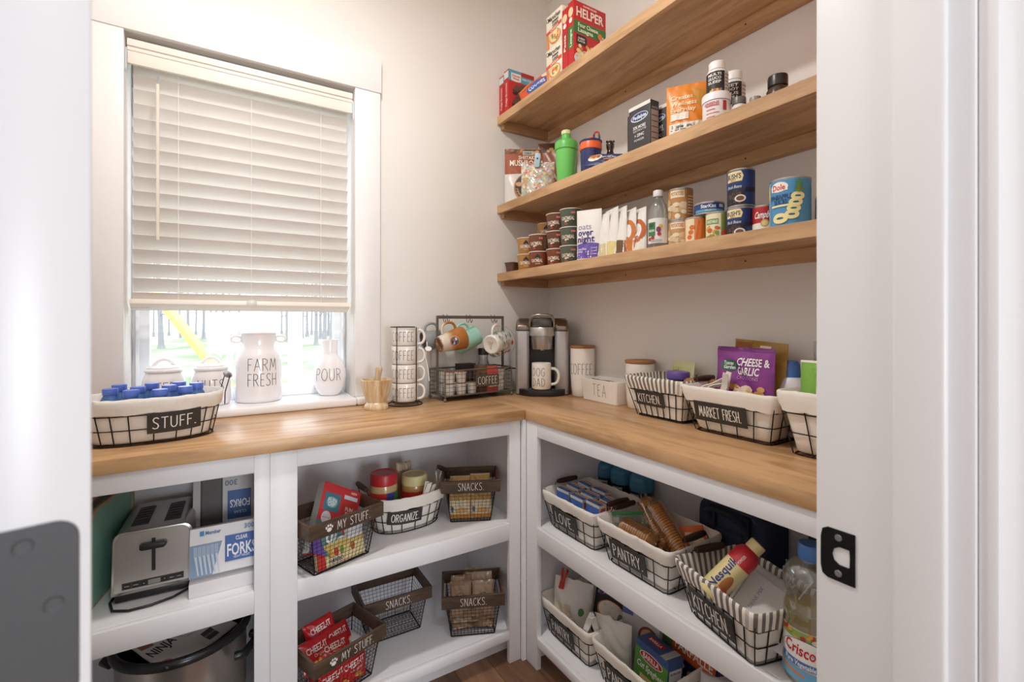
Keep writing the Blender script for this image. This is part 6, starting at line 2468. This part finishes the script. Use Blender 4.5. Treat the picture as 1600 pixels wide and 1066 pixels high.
# shrink-wrapped blue bottles at the back
BLW = clear('#8fc4e4', .4, .72, '#62a8d0')
bb = None
for i, y in enumerate((-.452, -.548, -.648)):
    lb = 'blue wide-shouldered bottle with black label at the cabinet back, ' + ('leftmost', 'middle one', 'rightmost')[i]
    if bb is None:
        bb = thing('drink_jug', lb, 'bottle', (-.068, y - .02, FM), 0, 'blue bottles at the back of the cabinet')
        G().lathe([(0, 0), (.040, 0), (.043, .004), (.043, .110), (.045, .116), (.045, .132), (.043, .137), (.045, .142), (.043, .155), (.034, .166), (.022, .171), (0, .172)], BLW, 26).build('body', bb, angle=50)
        lb_ = G().lathe([(.0436, .040), (.0436, .108)], M('#2b2b30', .4), 26).build('paper_label', bb)
        d = Decal(on_round(.0436, -1.0))
        d.rect(-.020, .048, .020, .100, '#c9c8c6', 5, 1)
        for q in range(5):
            d.rect(-.017, .053 + q * .009, .017, .056 + q * .009, '#4d4c50', 4, 1)
        d.build(lb_)
        G().lathe([(.020, .1712), (.021, .172), (.021, .186), (.019, .188), (0, .188)], M('#c9cbd0', .4), 20).build('cap', bb, angle=40)
    else:
        copy_tree(bb, (-.068, y - .02, FM), -.25 * i, lb)

# crackers and bag in the PANTRY basket
BISC = M('#d29a5a', .6, noise=.12, scale=70)
WRAP = clear('#fdf6ea', .10, .03, '#e8d2ae', .08)


def sleeve(label, loc, rot, n, r=.030, dz=.0084):
    t = thing('cracker_sleeve', label, 'crackers', loc, 0, 'cracker sleeves in the PANTRY basket', rot)
    rnd = random.Random(n)
    d0 = G()
    d0.lathe([(0, 0), (r * .90, 0), (r, .0014), (r, dz - .0040), (r * .90, dz - .0026), (0, dz - .0026)], BISC, 20)
    first = None
    for k in range(n):
        off = (rnd.uniform(-.001, .001), rnd.uniform(-.001, .001), k * dz)
        if first is None:
            first = d0.build('cracker', t, angle=50)
            first.location = off
        else:
            c = first.copy()
            COL.objects.link(c)
            c.location = off
            c.parent = t
    L = n * dz
    g = G()
    pr = [(r * .25, -.020), (r * .5, -.008), (r + .002, .002)] + [(r + .0016 + .0012 * (k % 2), L * k / 10) for k in range(1, 10)] + [(r + .002, L), (r * .55, L + .008), (r * .35, L + .016), (r * .6, L + .024)]
    g.lathe(pr, WRAP, 20)
    g.build('wrapper', t, angle=80)
    return t


sleeve('cracker sleeve leaning at the back left of the PANTRY basket', (-.290, -.965, FM + .072), axes_rot((0, 0, 1), (.06, .14, .085)), 19, .0255)
sleeve('longest cracker sleeve, slanting across the PANTRY basket', (-.292, -1.040, FM + .068), axes_rot((0, 0, 1), (.045, .155, .085)), 22, .029)
sleeve('short cracker sleeve lying at the front left of the PANTRY basket', (-.340, -.850, FM + .100), axes_rot((0, 0, 1), (.02, -1, -.06)), 13, .029)
sleeve('cracker sleeve lying low at the front right of the PANTRY basket', (-.340, -.930, FM + .056), axes_rot((0, 0, 1), (.1, -1, -.05)), 11, .026)
o, fn = pouch('zip_bag', 'clear zip bag with a green seal in the PANTRY basket', (-.312, -.872, FM + .018), 0, .135, .118, .035, '#ffffff', 'bag', seed=120, mode='stand', rot=(-.25, 0, -.55), mat=clear('#e3ebe5', .35, .16, '#d9e2da', .12), crumple=.005)
g = G().box(-.070, .070, -.0030, .0030, .112, .121, M('#2f8a4c', .4))
zs = g.build('green_seal', o, bevel=.001)
o, fn = pouch('spice_packet', 'orange packet at the right end of the PANTRY basket', (-.228, -1.030, FM + .030), 0, .07, .108, .012, '#e2702f', 'packet', seed=121, mode='pillow', rot=(-.1, -.2, -.9))
d = Decal(fn, .001)
d.rect(-.03, .055, .03, .075, '#f0e2cf', 5, 3)
d.rect(-.02, .084, .02, .092, '#f4d9b8', 4, 2)
d.build(o)

# navy lunch bag
t = thing('lunch_bag', 'navy soft lunch bag with dark straps at the cabinet back', 'bag', (-.085, -1.075, FM), RB)
NV = M('#343c54', .85, noise=.08, scale=90, bump=.3)
NV2 = M('#262a38', .8, noise=.06, scale=90, bump=.3)
g = G()
loops = []
for y, k in ((-.062, .94), (-.055, 1.0), (.05, 1.0), (.057, .94)):
    W, H, r = .215 * k, .205 * (k * .5 + .5), .05
    lp = [(-W / 2, y, .002), (W / 2, y, .002)]
    lp += [(W / 2 - r + r * cos(a), y, H - r + r * sin(a)) for a in [PI / 2 * q / 6 for q in range(7)]]
    lp += [(-W / 2 + r - r * sin(a), y, H - r + r * cos(a)) for a in [PI / 2 * q / 6 for q in range(7)]]
    loops.append(lp)
g.loft(loops, NV, smooth=True)
g.build('body', t, bevel=.004, angle=50)
g = G()
lp = [(x, -.0635 - .010 * q, z) for q in (0,) for x, z in ((-.08, .02), (.08, .02), (.085, .11), (.07, .13), (-.07, .13), (-.085, .11))]
g.loft([lp, [(x * .96, y - .012, .075 + (z - .075) * .94) for x, y, z in lp]], NV)
g.build('front_pocket', t, bevel=.004)
for s in (-.05, .055):
    g = G().box(s - .011, s + .011, -.0785, -.0755, .01, .13, NV2)
    g.box(s - .011, s + .011, -.0785, -.0630, .128, .185, NV2)
    g.build('strap', t, bevel=.001, seg=1)
g = G()
g.tube([(-.05, -.07, .15), (-.06, -.088, .175), (-.03, -.098, .19), (.02, -.098, .185), (.055, -.088, .165), (.055, -.07, .14)], .009, NV2, 8)
g.build('handle', t, angle=60)
g = G()
g.tube([(-.085, -.058, .165), (-.06, -.064, .19), (.06, -.064, .19), (.085, -.058, .165)], .0022, M('#55596a', .4, .4), 6)
g.build('zip', t)

# bottle and papers in the lower KITCHEN basket
t = thing('milk_powder_bottle', 'yellow and red plastic bottle lying tilted in the striped basket', 'bottle', (-.428, -1.205, FM + .095), 0, rot=axes_rot((-.7, -.6, .55), (.50, -.34, .62)))
YB = M('#e6d79a', .35)
prf = [(0, 0), (.030, 0), (.0335, .004), (.0335, .118), (.032, .128), (.026, .138), (.0175, .143), (0, .143)]
b = G().lathe(prf, YB, 30, sy=.86).build('body', t, angle=50)
G().lathe([(.0165, .1425), (.0185, .1435), (.0185, .164), (.0165, .166), (0, .166)], M('#ead9a0', .4), 24).build('cap', t, angle=40)
G().lathe([(.0338, .100), (.0338, .118), (.0323, .128), (.0262, .1382), (.0178, .1434)], M('#c9303a', .35), 30, sy=.86).build('red_shoulder', t)
rr = prof_r(prf[1:7])
dn = Decal(lambda u, v, o: ((rr(v) + o) * cos(u / .033), .86 * (rr(v) + o) * sin(u / .033), v), gap=.0010, fine=.011)
# the word runs along the bottle, read from its base
dn.text('Nesquik', -.014, .062, .020, '#23377f', width=.088, rot=PI / 2, bold=True)
dn.rect(-.040, .098, .040, .103, '#c9303a', 10, 1, bot=None)
dn.ell(.012, .045, .012, .024, '#b0703c', 16)
dn.ell(.018, .030, .010, .010, '#cf5a34', 12)
dn.ell(.006, .026, .007, .007, '#e3a06a', 12)
dn.text('POWDER', -.002, .112, .007, '#f2dcd0', width=.024, rot=PI / 2, bold=True)
dn.build(b)
PAP = M('#e4e2e2', .7, noise=.03)
for i in range(5):
    g = G()
    v, f = [], []
    for j in range(7):
        for q in range(7):
            a, b_ = -1 + q / 3, -1 + j / 3
            v.append((a * .062, b_ * .078, .006 * a * a + .004 * sin(2.5 * b_ + i)))
    for j in range(6):
        for q in range(6):
            f.append((j * 7 + q, j * 7 + q + 1, j * 7 + q + 8, j * 7 + q + 7))
    g.add(v, f, PAP)
    g.add([(x, y, z + .0016) for x, y, z in v], f, PAP)
    nm = ('outermost', 'second', 'middle', 'fourth', 'innermost')[i]
    pk = solid(g, 'drink_mix_packet', 'white drink-mix packet with blue print in the striped basket, %s of five' % nm, 'packet', (-.292 - .016 * i, -1.268 - .012 * i, FM + .064 + .003 * i), 0, 'drink-mix packets in the striped basket', rot=(.22 + .04 * i, -.95 + .10 * i, -.26 + .05 * i))
    d = Decal(lambda u, v_, o, i=i: (u, v_, .0016 + .006 * (u / .062) ** 2 + .004 * sin(2.5 * v_ / .078 + i) + o), gap=.0008)
    d.rect(-.050, .020, -.030, .034, '#7aa6c8', 3, 2)
    d.rect(-.050, -.030, -.036, -.012, '#8db3cf', 3, 2)
    d.text('DRINK MIX', .012, .045, .008, '#8c97a8', rot=.0)
    d.rect(-.04, -.05, .05, -.047, '#b4b8c0', 5, 1)
    d.build(pk)

# oil bottle by the jamb
t = thing('oil_bottle', 'large clear vegetable oil bottle with a blue cap', 'bottle', (-.372, -1.402, FM), -1.02)
R = .0485
pr = [(0, .001), (R * .86, .001), (R * .97, .006), (R, .014), (R, .118), (R * .97, .124), (R * .97, .128), (R, .134), (R * .985, .150), (R * .90, .162), (R * .88, .168), (R * .97, .180), (R, .195), (R * .99, .212), (R * .90, .228), (R * .62, .241), (.021, .247), (.0195, .252), (.0195, .256)]
b = G().lathe(pr, clear('#f3f6f4', .5, .05, '#dfe5e2', .06), 40).build('body', t, angle=60)
OIL = clear('#f3e3a0', .25, .45, '#e8cf78', .05)
G().lathe([(0, .004), (R * .84, .004), (R * .965, .014), (R * .965, .118), (R * .94, .128), (R * .965, .138), (R * .955, .148), (0, .148)], OIL, 36).build('oil', t, angle=60)
g = G()
for k in range(9):
    a = 2 * PI * k / 9
    g.tube([(R * 1.0 * cos(a + .5 * q / 5), R * 1.0 * sin(a + .5 * q / 5), .178 + .045 * q / 5) for q in range(6)], .0018, clear('#ffffff', .8, .10, '#eef2f0'), 6)
g.build('ribs', t)
c = G().lathe([(.0225, .2485), (.023, .250), (.023, .274), (.021, .277), (0, .277)], M('#4d7fc4', .35), 28)
c.build('cap', t, angle=40)
G().lathe([(.0222, .243), (.0225, .2478)], M('#4d7fc4', .35), 28).build('tear_band', t)
lb = G().lathe([(R + .0006, .016), (R + .0006, .116)], M('#e9e6e0', .35), 40).build('paper_label', t)
d = Decal(on_round(R + .0006, -.32))
d.rect(-.06, .098, .06, .115, '#8fa85a', 20, 1)
d.blobs(-.055, .098, .055, .114, 18, .006, ('#b5382f', '#7d9a46', '#e0a04a', '#eadfc4'), random.Random(5))
d.rect(-.06, .017, .06, .046, '#6db0d8', 20, 2, top=lambda a: -.012 * a)
d.poly([(-.055, .034), (.0, .026), (.0, .031), (-.055, .040)], '#e6803c')
d.ell(-.002, .074, .044, .026, '#4d79b5', 36)
d.ell(-.002, .075, .042, .024, '#f2efe9', 36)
d.text('Crisco', -.008, .080, .022, '#c9273a', width=.056, bold=True, rot=-.10)
d.rect(-.046, .049, .046, .062, '#4a74b4', 14, 1, top=lambda a: -.008 * a, bot=lambda a: -.008 * a)
d.text('Pure Vegetable', -.008, .0522, .009, '#eff3f8', width=.056, bold=True, rot=-.09)
d.build(lb)
carton('dark_box', 'black box with red band behind the oil bottle', (-.055, -1.305, FM), RB, .10, .05, .172, '#231f20',
       lambda o, W, D, H: (lambda d: (d.text('TEA', 0, .155, .012, '#eceae6', bold=True), d.rect(-.03, .135, .045, .145, '#c9302f', 1, 1), d.build(o)))(Decal(on_front(-D / 2))))

# ------------------------------------------------------------------ right cabinet, lower shelf
wire_basket('cream lined wire basket with PANTRY sign on the lower shelf, left one', (-.297, -.628, FB), RB, .268, .225, .125, .026, 'PANTRY.', nl=4, ns=3, cuff=.032, sign=(.130, .062, -.015, .44), ht=.036, grips=(0, 0), seed=31)
wire_basket('cream lined wire basket with PANTRY sign on the lower shelf, right one', (-.293, -.905, FB), RB, .268, .225, .125, .026, 'PANTRY.', nl=4, ns=3, cuff=.032, sign=(.130, .062, -.015, .44), ht=.036, grips=(0, 0), seed=32)
o, fn = pouch('flour_bag', 'white folded paper bag closed with red clip', (-.325, -.575, FB + .018), 0, .140, .180, .085, '#e4e0dc', 'bag', seed=130, mode='stand', rot=(.02, .06, -.95), crumple=.008, rough=.6)
d = Decal(fn, .0015)
d.ell(.036, .085, .010, .013, '#4f8a4a', 16)
d.rect(-.06, .02, .0, .10, '#d9cdb8', 5, 5)
d.build(o)
t = thing('clip', 'red plastic bag clip on top of the white paper bag', 'clip', (-.352, -.562, FB + .200), 0, rot=(.05, .22, -.8))
RED = M('#c9312b', .35)
for s in (-1, 1):
    g = G()
    g.loft([[(s * x, -.009, z) for x, z in ((.001, -.038), (.010, -.034), (.008, .0), (.013, .030), (.004, .036))], [(s * x, .009, z) for x, z in ((.001, -.038), (.010, -.034), (.008, .0), (.013, .030), (.004, .036))]], RED)
    g.build('jaw', t, bevel=.0015)
o, fn = pouch('rice_pouch', 'black rice pouch with a purple banner in the lower basket', (-.255, -.690, FB + .030), 0, .135, .195, .05, '#2b2829', 'pouch', seed=131, mode='stand', rot=(-.14, .10, -1.15), crumple=.003)
d = Decal(fn, .0012)
d.rect(-.055, .172, .045, .192, '#e6e2de', 6, 3)
d.text('90 sec', -.012, .182, .016, '#3a3637', width=.07, bold=True)
d.ring(0, .125, .060, .044, .012, '#8f8a88', 30, .1, 3.0)
d.rect(-.050, .128, .050, .148, '#5d3d7d', 8, 3, top=lambda a: .010 * sin(PI * a), bot=lambda a: .010 * sin(PI * a))
d.text('JASMINE RICE', 0, .143, .009, '#efe6c8', width=.07, bold=True)
d.ell(0, .088, .050, .036, '#c9803c', 26)
d.ell(0, .092, .044, .030, '#efe8dc', 26)
d.blobs(-.036, .070, .036, .112, 24, .005, ('#f5f1e8', '#e2d9c8', '#f0eadc'), rnd)
d.build(o)
clothespin('pale green clip at the cabinet back behind the white paper bag', (-.230, -.600, FB + .190), (.3, 1.1, .2), '#a9cdb9', .07)
carton('steel_box', 'grey box leaning between the two lower PANTRY baskets', (-.275, -.765, FB + .040), 0, .09, .022, .085, '#6d675f', rot=(-.5, .1, RB))
o, fn = pouch('cloth_bag', 'white knotted plastic bag hanging over the lower basket rim', (-.330, -.790, FB + .02), 0, .125, .150, .06, '#e2dfda', 'bag', seed=132, mode='stand', rot=(.0, .0, -1.2), crumple=.009, rough=.5)
clothespin('white clip on the knotted plastic bag, front one', (-.392, -.742, FB + .150), (.2, .35, -.9), '#f0efec', .070)
clothespin('white clip on the knotted plastic bag, back one', (-.372, -.748, FB + .148), (.2, -.3, -.4), '#f0efec', .064)


def wpasta(o, W, D, H):
    d = Decal(on_front(-D / 2))
    d.rect(-W * .5, 0, W * .5, H, '#c9c6c4', 1, 1)
    d.rect(-W * .46, H * .3, -W * .28, H * .42, '#b5462f', 1, 1)
    d.ell(W * .20, H * .60, W * .26, H * .18, '#8f3f2c')
    d.ell(W * .20, H * .60, W * .20, H * .14, '#d9b48c')
    d.rect(-W * .5, H * .86, -W * .2, H, '#5c6fa5', 1, 1)
    d.build(o)


carton('pasta_box', 'tall pale box standing at left of the right lower basket', (-.255, -.842, FB + .012), 0, .125, .040, .190, '#cfcdd3', wpasta, rot=(-.06, .0, -1.25))


def cut(o, W, D, H):
    d = Decal(on_front(-D / 2))
    d.rect(-W / 2, 0, W / 2, H * .86, '#57963f', 1, 1)
    d.ell(0, H * .78, W * .36, H * .10, '#f0ece6')
    d.ell(0, H * .78, W * .34, H * .085, '#b5262f')
    d.text('BARILLA', 0, H * .78, .014, '#f3efe9', width=W * .50, bold=True)
    d.text('Cut Spaghetti', 0, H * .58, .017, '#f2f4e6', width=W * .84, bold=True, slant=.15)
    d.rect(-W * .3, H * .12, W * .3, H * .42, '#e0c98a', 1, 1)
    d.build(o)
    d = Decal(on_top(H))
    d.rect(-W * .36, -D * .16, W * .10, D * .24, '#b5262f', 1, 1)
    d.text('BARILLA', -W * .13, D * .04, .011, '#f3efe9', width=W * .38, bold=True)
    d.rect(W * .24, -D / 2, W * .42, D / 2, '#d6d4d2', 1, 1)
    for q in range(3):
        d.rect(W * (.255 + .05 * q), -D / 2, W * (.265 + .05 * q), D / 2, '#6a6a6e', 1, 1)
    d.build(o)
    d = Decal(on_right(W / 2))
    d.rect(-D * .40, H * .05, D * .40, H * .82, '#e4e3e6', 1, 1)
    d.text('Nutrition Facts', 0, H * .76, .008, '#33333a', width=D * .66, bold=True)
    for q in range(7):
        d.rect(-D * .34, H * (.12 + .08 * q), D * .34, H * (.13 + .08 * q), '#6a6a72', 1, 1)
    d.build(o)


carton('pasta_box', 'green and blue cut spaghetti box in the right lower basket', (-.312, -.945, FB + .012), 0, .125, .062, .150, '#3f568a', cut, rot=(-.10, .02, -1.62))


def farf(o, W, D, H):
    d = Decal(on_front(-D / 2))
    d.rect(-W * .30, H * .48, W * .5, H * .76, '#d9602c', 1, 1)
    d.text('FARFALLE', W * .10, H * .62, .026, '#f6efe4', width=W * .70, bold=True)
    d.ell(W * .08, H * .86, W * .20, H * .06, '#b5262f')
    d.text('BARILLA', W * .08, H * .86, .010, '#f3efe9', width=W * .30, bold=True)
    d.rect(-W * .5, H * .5, -W * .30, H * .86, '#4f7a3c', 1, 1)
    d.blobs(-W * .3, H * .08, W * .4, H * .40, 26, .012, ('#e0c48a', '#d3b06c', '#ecd8a8'), random.Random(4))
    d.build(o)


carton('pasta_box', 'dark blue FARFALLE box with orange band in the lower basket', (-.215, -.985, FB + .012), 0, .185, .040, .215, '#28345e', farf, rot=(-.08, .05, -1.58))
carton('pasta_box', 'green-fronted pasta box behind the cut spaghetti box', (-.205, -.872, FB + .012), 0, .070, .045, .205, '#5f7f45',
       lambda o, W, D, H: (lambda d: (d.rect(-.03, .17, .03, .2, '#a9342c', 1, 1), d.text('Pasta', 0, .13, .02, '#eef0e0', bold=True), d.build(o)))(Decal(on_front(-D / 2))), rot=(-.05, 0, -1.55))
o, fn = pouch('sugar_sack', 'white sack on the lower shelf right of the baskets', (-.245, -1.165, FB), 0, .20, .155, .15, '#dcdad8', 'bag', seed=140, mode='pillow', rot=(0, 0, -1.3), crumple=.005, rough=.6)
